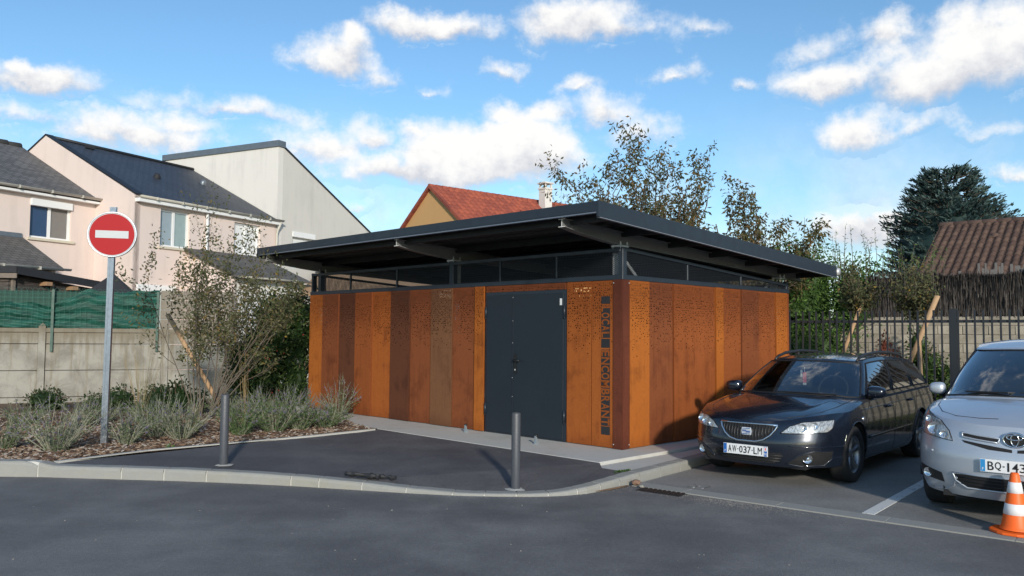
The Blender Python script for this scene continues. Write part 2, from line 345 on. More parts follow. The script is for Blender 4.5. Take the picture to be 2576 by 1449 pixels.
# ---- shelter frame: origin at the near corner, s along the door side (to the left), t along the plain side (to the right)
TH = .7887; C0 = Vector((1.4672, 10.8242)); D1 = Vector((-math.cos(TH), math.sin(TH))); D2 = Vector((math.sin(TH), math.cos(TH)))
def W(s, t, z): v = C0 + D1 * s + D2 * t; return (v.x, v.y, z)
ZS = .14
# concrete slab
m = MB(); m.prism([(-.44, -1.02), (8.35, -1.02), (8.35, 5.1), (-.44, 5.1)], -.05, ZS, W); sl = recalc(m.build('concrete_slab', M_slab)); bevel(sl, .012, 2); tag(sl, kind='structure')
# lower concrete haunch between slab and kerb on the parking side
ha = [W(-.442, -1.0, .098), W(-.442, 5.1, .098)] + [(p.x - .11, p.y + .11, .103) for p in (kp[22], kp[21], kp[20], kp[19])] + [(1.28, 9.36, .10), (1.06, 9.55, .10)]
sheet('concrete_haunch', ha, M_slab)
# pavement asphalt, falling from the slab to the kerb
pb = [(p.x + path_frame(0)[2].x * 0, p.y, 0) for p in kp]
back = []
acc = 0
for i in range(3, 19):
    s = sum((kp[k + 1] - kp[k]).length for k in range(i)); p, h, nr = path_frame(s); back.append((p.x + nr.x * .12, p.y + nr.y * .12, h - .004))
sl0 = W(-.43, -1.0, .134); sl1 = W(4.60, -1.0, .134)
pave = [(-5.25, 9.44, .128)] + back[1:] + [(1.30, 9.36, .106), (1.06, 9.55, .112), sl0, sl1, (-3.98, 10.99, .134)]
def fan_sheet(name, pts, mat):
    return sheet(name, pts, mat)
fan_sheet('pavement', pave, M_pave)
# edging strip between planting bed and pavement
BE = [Vector((-5.24, 9.47)), Vector((-4.59, 10.42)), Vector((-3.9, 11.05)), Vector((-2.9, 12.0)), Vector((-2.14, 12.86))]
m = MB()
for i in range(len(BE) - 1):
    a_, b_ = BE[i], BE[i + 1]; t = (b_ - a_).normalized(); nr = Vector((-t.y, t.x)) * .03
    m.prism([(a_.x - nr.x, a_.y - nr.y), (b_.x - nr.x, b_.y - nr.y), (b_.x + nr.x, b_.y + nr.y), (a_.x + nr.x, a_.y + nr.y)], .0, .152 + .001 * (i % 2), lambda u, v, w: (u, v, w))
tag(m.build('bed_edging', M_edge), kind='structure')
# planting bed
gm = G('mulch_soil'); n = gm.noise(22, 5, .7); n2 = gm.vor(38, out='Color'); sepc = gm.N.new('ShaderNodeSeparateColor'); gm.L.new(n2, sepc.inputs[0])
gm.set(color=gm.vary(gm.mix(sepc.outputs[0], (.10, .055, .032), (.24, .165, .105)), n, .45), rough=.95); gm.bump(gm.vor(38), .9, .03); M_mulch = gm.m
bed = [(-22, 9.52, .13)] + [(-5.4, 9.46, .14)] + [(p.x, p.y, .14) for p in BE] + [W(7.0, -1.0, .13), W(8.4, -1.0, .13), W(8.4, 6, .13), (-6.0, 24, .13), (-22, 24, .13)]
sheet('planting_bed', bed, M_mulch)
# wood chips: loose flakes on the bed
rn = random.Random(3); m = MB()
def in_poly(x, y, poly):
    c = False; j = len(poly) - 1
    for i in range(len(poly)):
        if ((poly[i][1] > y) != (poly[j][1] > y)) and (x < (poly[j][0] - poly[i][0]) * (y - poly[i][1]) / (poly[j][1] - poly[i][1]) + poly[i][0]): c = not c
        j = i
    return c
bp2 = [(-9.5, 9.56), (-5.42, 9.52), (-5.3, 9.56)] + [(p.x - .05, p.y + .06) for p in BE] + [(-3.9, 16), (-9.5, 16)]
cnt = 0
while cnt < 12000:
    y = 9.5 + rn.random() ** 1.6 * 5.5; x = rn.uniform(-9.5, -2.0)
    if not in_poly(x, y, bp2): continue
    cnt += 1; l = rn.uniform(.012, .040); w_ = l * rn.uniform(.35, .7); th = rn.uniform(.003, .010); z = .142 + rn.random() * .016
    Mx = Matrix.Translation((x, y, z)) @ Matrix.Rotation(rn.uniform(0, 6.3), 4, 'Z') @ Matrix.Rotation(rn.uniform(-.5, .5), 4, 'X') @ Matrix.Rotation(rn.uniform(-.4, .4), 4, 'Y')
    k = rn.uniform(.5, .9); m.cur = rn.choice((0, 0, 1, 1, 2, 3))
    vs = [(-l, -w_ * k, 0), (l * .8, -w_, 0), (l, w_ * k, 0), (-l * .7, w_, 0)]
    vs = [tuple(Mx @ Vector(p)) for p in vs] + [tuple(Mx @ Vector((p[0] * .9, p[1] * .9, th))) for p in vs]
    m.add(vs, [(4, 5, 6, 7), (0, 1, 5, 4), (1, 2, 6, 5), (2, 3, 7, 6), (3, 0, 4, 7)])
MC = [simple('bark_%s' % k, c_, .9, var=.3, scale=40) for k, c_ in (('dark', (.085, .048, .030)), ('mid', (.20, .125, .080)), ('tan', (.32, .235, .165)), ('grey', (.38, .335, .29)))]
tag(m.build('bark_mulch', MC), label='brown bark chips covering the planting bed', cat='mulch', kind='stuff')
# ------------------------------------------------------------------ shelter
M_navy = simple('anthracite_paint', (.017, .024, .035), .42, var=.10, scale=3, spec=.5)
M_navy2 = simple('anthracite_door', (.012, .0185, .027), .55, var=.08, scale=2, bump=.05, bscale=220)
M_galv = simple('galvanised', (.52, .53, .54), .5, .35, var=.2, scale=14)
M_under = simple('roof_underside', (.020, .021, .024), .6, var=.15)
M_beam = simple('beam_paint', (.155, .157, .160), .5, var=.12, scale=5)
M_black = simple('black_plastic', (.012, .012, .013), .4)
M_blackm = simple('black_matte', (.010, .010, .011), .8)
M_white = simple('white_plastic', (.72, .73, .74), .4, var=.05)
def rust_mat(name, holes=True):
    g = G(name); oi = g.N.new('ShaderNodeObjectInfo'); base = oi.outputs['Color']; rn_ = oi.outputs['Random']
    uv = g.N.new('ShaderNodeUVMap').outputs[0]
    su = g.N.new('ShaderNodeSeparateXYZ'); g.L.new(uv, su.inputs[0]); z = su.outputs[1]
    off = g.N.new('ShaderNodeCombineXYZ'); g.L.new(g.math('MULTIPLY', rn_, 37.0), off.inputs[0]); g.L.new(g.math('MULTIPLY', rn_, 11.0), off.inputs[2])
    va = g.N.new('ShaderNodeVectorMath'); va.operation = 'ADD'; g.L.new(g.co, va.inputs[0]); g.L.new(off.outputs[0], va.inputs[1]); v = va.outputs[0]
    streak = g.noise(1.0, 6, .6, g.map((9, 9, .55), vec=v)); blot = g.noise(2.2, 6, .62, v, .4); grain = g.noise(75, 4, .75, v); fine = g.noise(420, 2, .6, v)
    run = g.ramp(g.noise(1.0, 5, .65, g.map((26, 26, .8), vec=v)), .54, .70)
    # browner, smoother patina in drifts; brighter powdery orange elsewhere
    dark = g.mix(1.0, base, (.42, .36, .40), 'MULTIPLY')
    f1 = g.ramp(g.math('ADD', g.math('MULTIPLY', blot, .7), g.math('MULTIPLY', streak, .35)), .50, .72)
    # patina follows the panel: tops browner
    f2 = g.math('MULTIPLY', g.ramp(g.math('ADD', z, g.math('MULTIPLY', blot, .9)), 1.9, 2.75), .55)
    f3 = g.math('MULTIPLY', g.ramp(g.math('ADD', z, g.math('MULTIPLY', streak, .5)), .62, .38), .45)
    col = g.mix(g.math('MAXIMUM', g.math('MAXIMUM', g.math('MULTIPLY', f1, .75), f2), f3), base, dark)
    col = g.mix(g.math('MULTIPLY', run, .35), col, dark); col = g.vary(col, g.noise(24, 5, .7, v), .22); col = g.vary(col, grain, .30); col = g.vary(col, fine, .2)
    drip = g.ramp(g.noise(1.0, 4, .6, g.map((38, 38, 1.2), vec=v)), .68, .80)
    col = g.mix(g.math('MULTIPLY', drip, g.ramp(blot, .45, .65, 0, .35)), col, (.36, .22, .12))
    g.set(color=col, rough=.86, spec=.25); g.bump(g.math('ADD', grain, g.math('MULTIPLY', fine, .5)), .25, .003)
    if holes:
        vd = g.N.new('ShaderNodeTexVoronoi'); vd.voronoi_dimensions = '2D'; vd.inputs['Scale'].default_value = 29.0; vd.inputs['Randomness'].default_value = .72; g.L.new(uv, vd.inputs['Vector'])
        sc_ = g.N.new('ShaderNodeSeparateColor'); g.L.new(vd.outputs['Color'], sc_.inputs[0])
        prob = g.ramp(z, 1.32, 2.10, 0.0, .95, False)
        rad = g.math('ADD', .13, g.math('MULTIPLY', sc_.outputs[1], .16))
        h = g.math('MULTIPLY', g.math('LESS_THAN', vd.outputs['Distance'], rad), g.math('LESS_THAN', sc_.outputs[0], prob))
        h = g.math('MULTIPLY', h, g.math('LESS_THAN', z, 2.36))
        g.set(alpha=g.math('SUBTRACT', 1.0, h))
    return g.m
M_rust = rust_mat('weathering_steel_perforated'); M_rustp = rust_mat('weathering_steel_plain', False)
T_or, T_hi, T_br, T_dk, T_md, T_gr, T_cr = (.325, .090, .017), (.375, .110, .017), (.205, .060, .020), (.108, .037, .017), (.265, .073, .018), (.175, .078, .036), (.125, .034, .017)
shelter = thing('shelter', W(0, 0, ZS), 'bulky waste shelter clad in rusted steel panels with dark overhanging roof', 'shelter')
rp = random.Random(8)
def panel(a0, a1, z0, z1, tone, face='s', out=0.0, mat=None, name='cladding_panel', tilt=0.0):
    """folded steel cassette; face 's' lies on the door side, 't' on the parking side"""
    F = (lambda u, d, z: W(u, d, z)) if face == 's' else (lambda u, d, z: W(d, u, z))
    g_ = .006; a, b = a0 + g_, a1 - g_; d0 = -out; d1_ = -out - tilt
    vs = [F(a, d0, z0), F(b, d1_, z0), F(b, d1_, z1), F(a, d0, z1), F(a, d0 + .03, z0), F(b, d1_ + .03, z0), F(b, d1_ + .03, z1), F(a, d0 + .03, z1)]
    me = bpy.data.meshes.new(name); fs = [(0, 1, 2, 3), (0, 4, 5, 1), (1, 5, 6, 2), (2, 6, 7, 3), (3, 7, 4, 0)]
    me.from_pydata(vs, [], fs); uvl = me.uv_layers.new(name='UVMap'); uvs = [(a, z0), (b, z0), (b, z1), (a, z1)]
    for poly in me.polygons:
        for li in poly.loop_indices: uvl.data[li].uv = uvs[me.loops[li].vertex_index % 4] if poly.index == 0 else (0, 0)
    o = lk(name, me, shelter, [mat or M_rust]); o.color = (*tone, 1); recalc(o); return o
ZC = 2.39
Lsm = [7.83, 7.34, 6.76, 6.21, 5.66, 5.10, 4.545, 3.98, 3.43, 2.885, 2.665]
Lt = [T_hi, T_br, T_dk, T_md, T_or, T_dk, T_br, T_gr, T_br, T_hi]
for i in range(10): panel(Lsm[i + 1], Lsm[i], ZS + .01, ZC, Lt[i], 's', [.0, .034, .0, .036, .004, .034, 0, .032, .002, .034][i], tilt=[.012, -.008, .010, -.010, .014, -.006, .010, -.008, .012, 0][i])
panel(.99, 2.655, 2.292, ZC, T_br, 's', .003, name='lintel_panel')
panel(.524, .975, ZS + .01, ZC, T_or, 's', .004); textp = panel(.15, .524, ZS + .01, ZC, T_or, 's', .0)
Rsm = [.15, .605, 1.163, 1.726, 2.286, 2.512, 3.065, 3.636, 4.196, 4.60]
Rt = [T_hi, T_br, T_md, T_md, T_hi, T_md, T_br, T_md, T_hi]
for i in range(9): panel(Rsm[i], Rsm[i + 1], ZS + .01, ZC, Rt[i], 't', [.010, .0, .030, .004, .034, 0, .030, .0, .030][i], tilt=[0, .010, -.008, .008, 0, .010, -.008, .010, 0][i])
def hss(name, side, p0, p1, w_=.05, dep=.05, off=0.0, mat=None, par=None):
    F = (lambda u, d, z: W(u, d, z)) if side == 's' else (lambda u, d, z: W(d, u, z))
    a, b = Vector(p0), Vector(p1); t = (b - a).normalized(); n_ = Vector((-t.y, t.x)) * w_ / 2
    poly = [a - n_, b - n_, b + n_, a + n_]; m = MB(); m.prism([(p.x, p.y) for p in poly], off, off + dep, lambda u, v, w: F(u, w, v)); o = recalc(m.build(name, mat or M_navy, par or shelter)); bevel(o, .004, 1); return o
# corner profile and end returns
for a0, a1, f_ in ((0, .148, 's'), (0, .148, 't')):
    panel(a0 - .012 if f_ == 's' else a0 - .012, a1, ZS + .005, ZC + .006, T_cr, f_, .012, M_rustp, 'corner_profile')
panel(4.602, 4.72, ZS + .01, ZC, T_md, 't', .0, M_rustp, 'end_profile')
# far sides
for i in range(8): panel(-.0 + i * .98, (i + 1) * .98, ZS + .01, ZC, T_br, 's', -4.70, M_rustp, 'rear_panel')
for i in range(8): panel(i * .585, (i + 1) * .585, ZS + .01, ZC, T_dk, 't', -7.80, M_rustp, 'side_panel')
for face_, w0, w1, d_ in (('s', .02, 7.8, 4.66), ('t', .02, 4.64, 7.76)):  # added dark sheets that keep the inside of the far walls dark
    m = MB(); m.prism([(w0, ZS + .01), (w1, ZS + .01), (w1, 2.39), (w0, 2.39)], d_ - .02, d_, (lambda u, v, w: W(u, w, v)) if face_ == 's' else (lambda u, v, w: W(w, u, v))); recalc(m.build('shade_lining', M_under, shelter))
for a0, a1 in ((.06, .58), (.92, 3.50), (3.92, 7.75)): hss('light_block_rail', 's', (a0, 2.28), (a1, 2.28), .20, .04, .06, M_under)  # added dark rails block light through the top holes, gaps let some through
hss('light_block_rail', 't', (.10, 2.28), (4.62, 2.28), .20, .04, .06, M_under)
m = MB()
for s_, t_ in ((.135, -.013), ):
    for z in (.20, 2.35): m.lathe([(.0, .004), (.007, .003), (.009, 0)], W(s_, t_, z), (-D2.x, -D2.y, 0), 8); m.lathe([(.0, .004), (.007, .003), (.009, 0)], W(t_, s_, z), (-D1.x, -D1.y, 0), 8)
m.build('screw', M_galv, shelter)
# dark plates paint the shade of the cut-outs under the stencilled words
def textmesh(txt, size=1.0, bold=.006):
    cu = bpy.data.curves.new('t', 'FONT'); cu.body = txt; cu.size = size; cu.extrude = 0; cu.offset = bold; cu.align_x = 'LEFT'; cu.resolution_u = 3
    o = bpy.data.objects.new('t', cu); COL.objects.link(o); dg = bpy.context.evaluated_depsgraph_get(); me = bpy.data.meshes.new_from_object(o.evaluated_get(dg)); bpy.data.objects.remove(o)
    return me
def place_text(me, fn, u0, u1, v0, v1):
    """fit the text's box to u0..u1 (reading direction) x v0..v1, map by fn(u,v)"""
    xs = [v.co.x for v in me.vertices]; ys = [v.co.y for v in me.vertices]; a, b, c_, d = min(xs), max(xs), min(ys), max(ys)
    for v in me.vertices: v.co = fn(u0 + (v.co.x - a) / (b - a) * (u1 - u0), v0 + (v.co.y - c_) / (d - c_) * (v1 - v0))
M_cut_shade = simple('letter_cut_shade', (.018, .018, .020), .7)
S0, S1 = .203, .350
def dark_plate(zt, zb, name='cut_shade_plate'):
    m = MB(); m.prism([(S0, zb), (S1, zb), (S1, zt), (S0, zt)], -.0015, -.0045, lambda u, v, w: W(u, w, v)); return recalc(m.build(name, M_cut_shade, textp))
for zt, zb in ((2.175, 2.075), (2.045, 1.615), (1.600, 1.480), (1.455, .435), (.425, .315)): dark_plate(zt, zb)
def stencil(txt, zt, zb):
    n = len(txt); widths = [1.0 if ch not in 'MN' else 1.15 for ch in txt]; tot = sum(widths); z = zt
    for ch, wd in zip(txt, widths):
        h = (zt - zb) * wd / tot; me = textmesh(ch, bold=.030 if ch in 'LOCETB' else .020); place_text(me, lambda u, v: W(S1 - .002 - v * (S1 - S0 - .004), -.0075, u), z - .006, z - h + .006, 0, 1)
        me.name = 'letter'; uvl = me.uv_layers.new(name='UVMap')
        for d in uvl.data: d.uv = (.3, .8)
        o = lk('letter', me, textp, [M_rustp]); o.color = (*T_or, 1); z -= h
stencil('LOCAL', 2.045, 1.615); stencil('ENCOMBRANT', 1.455, .435)
# ---- door
door = MB(); door.prism([(.985, ZS + .005), (2.66, ZS + .005), (2.66, 2.29), (2.60, 2.29), (2.60, 2.29), (.985, 2.29)], .0, .05, lambda u, v, w: W(u, w, v)); door_o = recalc(door.build('door_frame', M_navy, shelter))
def leaf(a0, a1, nm):
    m = MB(); m.prism([(a0, ZS + .03), (a1, ZS + .03), (a1, 2.245), (a0, 2.245)], -.016, .03, lambda u, v, w: W(u, w, v)); o = recalc(m.build(nm, M_navy2, shelter)); bevel(o, .004, 2); return o
lf2 = leaf(2.036, 2.615, 'door_leaf'); lf1 = leaf(1.03, 2.030, 'door_leaf')
m = MB(); m.prism([(2.018, ZS + .03), (2.05, ZS + .03), (2.05, 2.245), (2.018, 2.245)], -.024, -.0165, lambda u, v, w: W(u, w, v)); recalc(m.build('astragal', M_navy2, lf1)); m = MB(); m.prism([(2.051, ZS + .03), (2.060, ZS + .03), (2.060, 2.245), (2.051, 2.245)], -.0175, -.0163, lambda u, v, w: W(u, w, v)); recalc(m.build('leaf_seam', M_blackm, lf1))
for s_, z_, par in ((2.63, 1.98, lf2), (2.63, .50, lf2), (1.005, 1.98, lf1), (1.005, .50, lf1)):
    m = MB(); m.tube([W(s_, -.022, z_ - .085), W(s_, -.022, z_ + .085)], .017, 10); m.tube([W(s_, -.022, z_ - .1), W(s_, -.022, z_ - .085)], .011, 8); m.build('hinge', M_navy, par, True)
m = MB(); m.prism([(1.955, 1.06), (2.0, 1.06), (2.005, 1.09), (2.005, 1.33), (1.99, 1.36), (1.965, 1.36), (1.95, 1.33), (1.95, 1.09)], -.017, -.026, lambda u, v, w: W(u, w, v)); hp = recalc(m.build('handle_plate', M_black, lf1))
m = MB(); m.tube([W(1.978, -.02, 1.265), W(1.978, -.07, 1.265), W(1.95, -.075, 1.263), W(1.85, -.072, 1.258)], .011, 8); m.build('door_handle', M_black, lf1, True)
m = MB(); m.lathe([(0, .006), (.012, .006), (.013, 0)], W(1.978, -.026, 1.12), (-D2.x, -D2.y, 0), 10); m.build('lock_cylinder', M_galv, lf1)
m = MB(); m.prism([(1.055, 2.07), (1.095, 2.07), (1.095, 2.165), (1.055, 2.165)], -.0165, -.018, lambda u, v, w: W(u, w, v)); recalc(m.build('sticker', M_white, lf1))
m = MB()
for z_ in (.38, .72, 1.0, 1.52, 1.85, 2.2): m.lathe([(0, .004), (.006, .003), (.007, 0)], W(2.034, -.024, z_), (-D2.x, -D2.y, 0), 6)
m.build('rivet', M_galv, lf1)
# ---- clerestory frame
def bar(p0, p1, w_, h_, face='s'):
    """rectangular bar between two (u,z) points on a side"""
    return p0, p1, w_, h_
ZB = 2.425; zt_r = lambda t: 2.805 - .0575 * t
hss('bottom_rail', 's', (-.02, ZB), (7.83, ZB), .066, .06, -.014); hss('bottom_rail', 't', (.046, ZB), (4.72, ZB), .066, .06, -.014)
hss('top_rail', 's', (.03, 2.795), (7.8, 2.795), .05, .05, -.004); hss('top_rail', 't', (.03, zt_r(0)), (4.7, zt_r(4.7)), .045, .05, -.004)
hss('bottom_rail', 's', (0, ZB), (7.83, ZB), .066, .06, 4.66); hss('top_rail', 's', (0, 2.53), (7.83, 2.53), .05, .05, 4.66)
hss('bottom_rail', 't', (0, ZB), (4.66, ZB), .066, .06, 7.77); hss('top_rail', 't', (0, zt_r(0)), (4.7, zt_r(4.7)), .045, .05, 7.77)
for s_ in (1.185, 2.354, 4.98, 6.436): hss('mullion', 's', (s_, ZB + .034), (s_, 2.77), .03, .035, 0.0)
for t_ in (1.58, 3.11): hss('mullion', 't', (t_, ZB + .034), (t_, zt_r(t_) - .023), .03, .035, 0.0)
for s_ in (1.96, 3.92, 5.88): hss('mullion', 's', (s_, ZB + .034), (s_, 2.505), .03, .035, 4.665)
for s_, w_ in ((.03, .075), (3.5, .10), (7.52, .10), (7.79, .06)):
    hss('post', 's', (s_, ZS) if w_ < .08 else (s_, ZB + .034), (s_, 2.83 if w_ < .08 else 2.86), w_, .09, .004)
hss('post', 't', (4.67, ZB + .034), (4.67, 2.60), .075, .07, 0.0)
for s_ in (.15, 3.5, 7.6):
    for t_, zt in ((.10, 2.83), (4.5, 2.60)):
        m = MB(); h_ = .05
        m.box((-h_, -h_, ZS), (h_, h_, zt), Matrix.Translation(W(s_ + .04, t_ + .05, 0)) @ Matrix.Rotation(-TH, 4, 'Z')); m.build('column', M_galv, shelter)
hss('brace', 't', (.18, 2.76), (.60, 2.42), .045, .02, .16, M_galv); hss('brace', 't', (4.1, 2.42), (4.5, 2.62), .045, .02, .16, M_galv)
# expanded metal infill: crossing strands, one sheet for each bay
M_mesh = simple('mesh_paint', (.020, .024, .032), .5)
def lattice(side, u0, u1, zlo, zhi_fn, off):
    F = (lambda u, d, z: W(u, d, z)) if side == 's' else (lambda u, d, z: W(d, u, z))
    m = MB(); pu, pz = .052, .026; k = pz / pu; hw = .0022; H = max(zhi_fn(u0), zhi_fn(u1)) - zlo
    for sgn in (1, -1):
        n0 = int((u0 - H / k) / pu) - 1; n1 = int((u1 + H / k) / pu) + 1
        for i in range(n0, n1):
            ub = i * pu
            # strand: z = zlo + k*sgn*(u-ub); clip to the bay
            pts = []
            ua, uz = (ub, ub + H / k) if sgn > 0 else (ub - H / k, ub)
            ua, uz = max(ua, u0), min(uz, u1)
            if uz - ua < .01: continue
            za = zlo + k * sgn * (ua - ub); zb_ = zlo + k * sgn * (uz - ub)
            # clip against the sloping top
            def clip(u, z, u2, z2):
                f0 = zhi_fn(u) - z; f1 = zhi_fn(u2) - z2
                if f0 >= 0 and f1 >= 0: return (u, z), (u2, z2)
                if f0 < 0 and f1 < 0: return None
                t = f0 / (f0 - f1); p = (u + (u2 - u) * t, z + (z2 - z) * t)
                return ((u, z), p) if f0 >= 0 else (p, (u2, z2))
            r_ = clip(ua, za, uz, zb_)
            if not r_: continue
            (a, b), (c_, d) = r_
            m.add([F(a, off, b - hw), F(c_, off, d - hw), F(c_, off, d + hw), F(a, off, b + hw), F(a, off + .004, b - hw), F(c_, off + .004, d - hw), F(c_, off + .004, d + hw), F(a, off + .004, b + hw)], [(0, 1, 2, 3), (4, 7, 6, 5), (3, 2, 6, 7), (0, 4, 5, 1)])
    m.build('mesh_infill', M_mesh, shelter)
sb = [.07, 1.17, 2.34, 3.45, 3.55, 4.965, 6.42, 7.47]
for i, (a, b) in enumerate(((.07, 1.17), (1.2, 2.34), (2.37, 3.45), (3.55, 4.965), (4.995, 6.42), (6.45, 7.47))): lattice('s', a, b, ZB + .034, lambda u: 2.77, .02)
for a, b in ((.07, 1.565), (1.595, 3.095), (3.125, 4.63)): lattice('t', a, b, ZB + .034, lambda u: zt_r(u) - .022, .02)
lattice('s', .07, 7.7, ZB + .034, lambda u: 2.505, 4.68)
lattice('t', .07, 4.6, ZB + .034, lambda u: zt_r(u) - .022, 7.79)
# ---- roof
ST0, ST1, TT0, TT1 = -.56, 7.80, -1.19, 5.40
ztop = lambda t: 3.247 - .0565 * (t - TT0)
roof = MB()
roof.add([W(ST0 + .01, TT0 + .01, ztop(TT0) - .02), W(ST1, TT0 + .01, ztop(TT0) - .02), W(ST1, TT1, ztop(TT1) - .02), W(ST0 + .01, TT1, ztop(TT1) - .02)], [(0, 1, 2, 3)])
roof.build('roof_sheet', M_navy, shelter)
# trapezoidal deck underside
m = MB(); n = int((TT1 - TT0) / .25)
prof = []
for i in range(n + 1):
    t = TT0 + .03 + i * .25
    for dt, dz in ((0, 0), (.03, -.035), (.12, -.035), (.15, 0)):
        if t + dt < TT1 - .02: prof.append((t + dt, ztop(t + dt) - .055 + dz))
for i in range(len(prof) - 1):
    (t0, z0), (t1, z1) = prof[i], prof[i + 1]; m.quad(W(ST0 + .03, t0, z0), W(ST1 - .03, t0, z0), W(ST1 - .03, t1, z1), W(ST0 + .03, t1, z1))
recalc(m.build('roof_deck', M_under, shelter))
def fascia(name, poly, fn, mat=M_navy):
    m = MB(); m.prism(poly, 0, .03, fn); return recalc(m.build(name, mat, shelter))
fr = fascia('front_fascia', [(ST0 + .031, ztop(TT0) - .120), (ST1, ztop(TT0) - .120), (ST1, ztop(TT0)), (ST0 + .031, ztop(TT0))], lambda u, v, w: W(u, TT0 + w, v))
m = MB(); zl = ztop(TT0) - .120; m.prism([(ST0 + .04, zl - .022), (ST1, zl - .022), (ST1, zl - .001), (ST0 + .04, zl - .001)], 0, .06, lambda u, v, w: W(u, TT0 + .012 + w, v)); recalc(m.build('drip_lip', simple('lip_paint', (.13, .16, .21), .35), fr))
sf = fascia('side_fascia', [(TT0, ztop(TT0) - .19), (TT1, ztop(TT1) - .185), (TT1, ztop(TT1) + .004), (TT0, ztop(TT0) + .004)], lambda u, v, w: W(ST0 + w, u, v))
m = MB(); m.prism([(TT0 + .035, ztop(TT0) - .200), (TT1, ztop(TT1) - .195), (TT1, ztop(TT1) - .187), (TT0 + .035, ztop(TT0) - .192)], 0, .05, lambda u, v, w: W(ST0 + .002 + w, u, v)); recalc(m.build('drip_lip', simple('lip_paint_pale', (.20, .22, .26), .35), sf))
fascia('side_fascia', [(TT0, ztop(TT0) - .19), (TT1, ztop(TT1) - .185), (TT1, ztop(TT1) + .004), (TT0, ztop(TT0) + .004)], lambda u, v, w: W(ST1 + w, u, v))
m = MB(); m.tube([W(ST0 - .02, TT1 + .06, ztop(TT1) - .085), W(ST1, TT1 + .06, ztop(TT1) - .085)], .062, 12); m.build('gutter', M_galv, shelter, True)
# purlins across the beams, seen under the overhangs
for t in (-.95, .1, 1.2, 2.3, 3.4, 4.5, 5.2):
    m = MB(); z1 = ztop(t) - .095; m.prism([(t, z1 - .10), (t + .05, z1 - .10), (t + .05, z1), (t, z1)], ST0 + .05, ST1 - .03, lambda u, v, w: W(w, u, v)); recalc(m.build('purlin', M_under, shelter))
M_beam_lit = simple('beam_end_sunlit', (.66, .66, .63), .6)  # paler than the beam paint: sunlight on the end faces put into the colour
# tapered I-beams
def ibeam(s_):
    keys = [(-1.10, 2.995), (-.80, 2.945), (-.30, 2.89), (-.05, 2.868), (4.6, 2.665), (5.36, 2.635)]
    ztf = lambda t: ztop(t) - .098 - .0
    m = MB(); bf = .055; tf = .009
    for i in range(len(keys) - 1):
        (t0, b0), (t1, b1) = keys[i], keys[i + 1]; T0, T1 = 3.100 - .0500 * (t0 + 1.1), 3.100 - .0500 * (t1 + 1.1)
        if b1 > T1 - .11: pass
        for (lo0, lo1, hi0, hi1, hw) in ((b0, b1, b0 + tf, b1 + tf, bf), (T0 - tf, T1 - tf, T0, T1, bf), (b0 + tf, b1 + tf, T0 - tf, T1 - tf, .004)):
            vs = [W(s_ - hw, t0, lo0), W(s_ + hw, t0, lo0), W(s_ + hw, t1, lo1), W(s_ - hw, t1, lo1), W(s_ - hw, t0, hi0), W(s_ + hw, t0, hi0), W(s_ + hw, t1, hi1), W(s_ - hw, t1, hi1)]
            fs = [(0, 3, 2, 1), (4, 5, 6, 7), (1, 2, 6, 5), (3, 0, 4, 7)]
            if i == 0: fs.append((0, 1, 5, 4))
            if i == len(keys) - 2: fs.append((2, 3, 7, 6))
            m.add(vs, fs)
    o = m.build('beam', M_beam, shelter); recalc(o)
    m = MB(); t0, b0 = keys[0]; T0 = 3.100
    for lo, hi, hw in ((b0, b0 + tf, bf), (T0 - tf, T0, bf), (b0 + tf, T0 - tf, .005)): m.prism([(s_ - hw, lo), (s_ + hw, lo), (s_ + hw, hi), (s_ - hw, hi)], t0 - .004, t0 - .001, lambda u, v, w: W(u, w, v))
    recalc(m.build('beam_end_lit', M_beam_lit, o)); return o
for s_ in (.10, 3.52, 7.6):
    o = ibeam(s_)
    for t, zt in ((.08, 2.862), (4.55, 2.667)):
        m = MB(); m.prism([(s_ - .08, t - .09), (s_ + .08, t - .09), (s_ + .08, t + .09), (s_ - .08, t + .09)], zt - .028, zt - .004, lambda u, v, w: W(u, v, w)); recalc(m.build('base_plate', M_galv, o))
        for ds in (-.065, .065):
            for dt in (-.07, .07):
                m = MB(); m.tube([W(s_ + ds, t + dt, zt - .06), W(s_ + ds, t + dt, zt + .045)], .009, 8); m.lathe([(.016, 0), (.016, .013), (0, .013)], W(s_ + ds, t + dt, zt + .012), (0, 0, 1), 6); m.build('bolt', M_galv, o)
# door stops on the slab
def doorstop(s_, t_, lab):
    root = thing('door_stop', W(s_, t_, ZS), lab, 'door stop', 'door stops on the slab')
    m = MB(); m.prism([(-.04, 0), (.045, 0), (.045, .006), (.02, .03), (.008, .085), (-.012, .115), (-.028, .105), (-.02, .05), (-.04, .006)], -.012, .012, lambda u, v, w: W(s_ + w, t_ + u, ZS + v)); recalc(m.build('bracket', simple('stop_zinc', (.30, .36, .40), .45, .5), root))
    m = MB(); m.lathe([(0, .02), (.016, .017), (.02, 0), (.016, -.017), (0, -.02)], W(s_, t_ + .0, ZS + .115), (-D2.x, -D2.y, 0), 10); m.build('buffer', M_black, root, True)
doorstop(1.16, -.42, 'galvanised door stop on the slab in front of the wide door leaf'); doorstop(2.78, -.28, 'galvanised door stop on the slab by the hinge side of the narrow leaf')
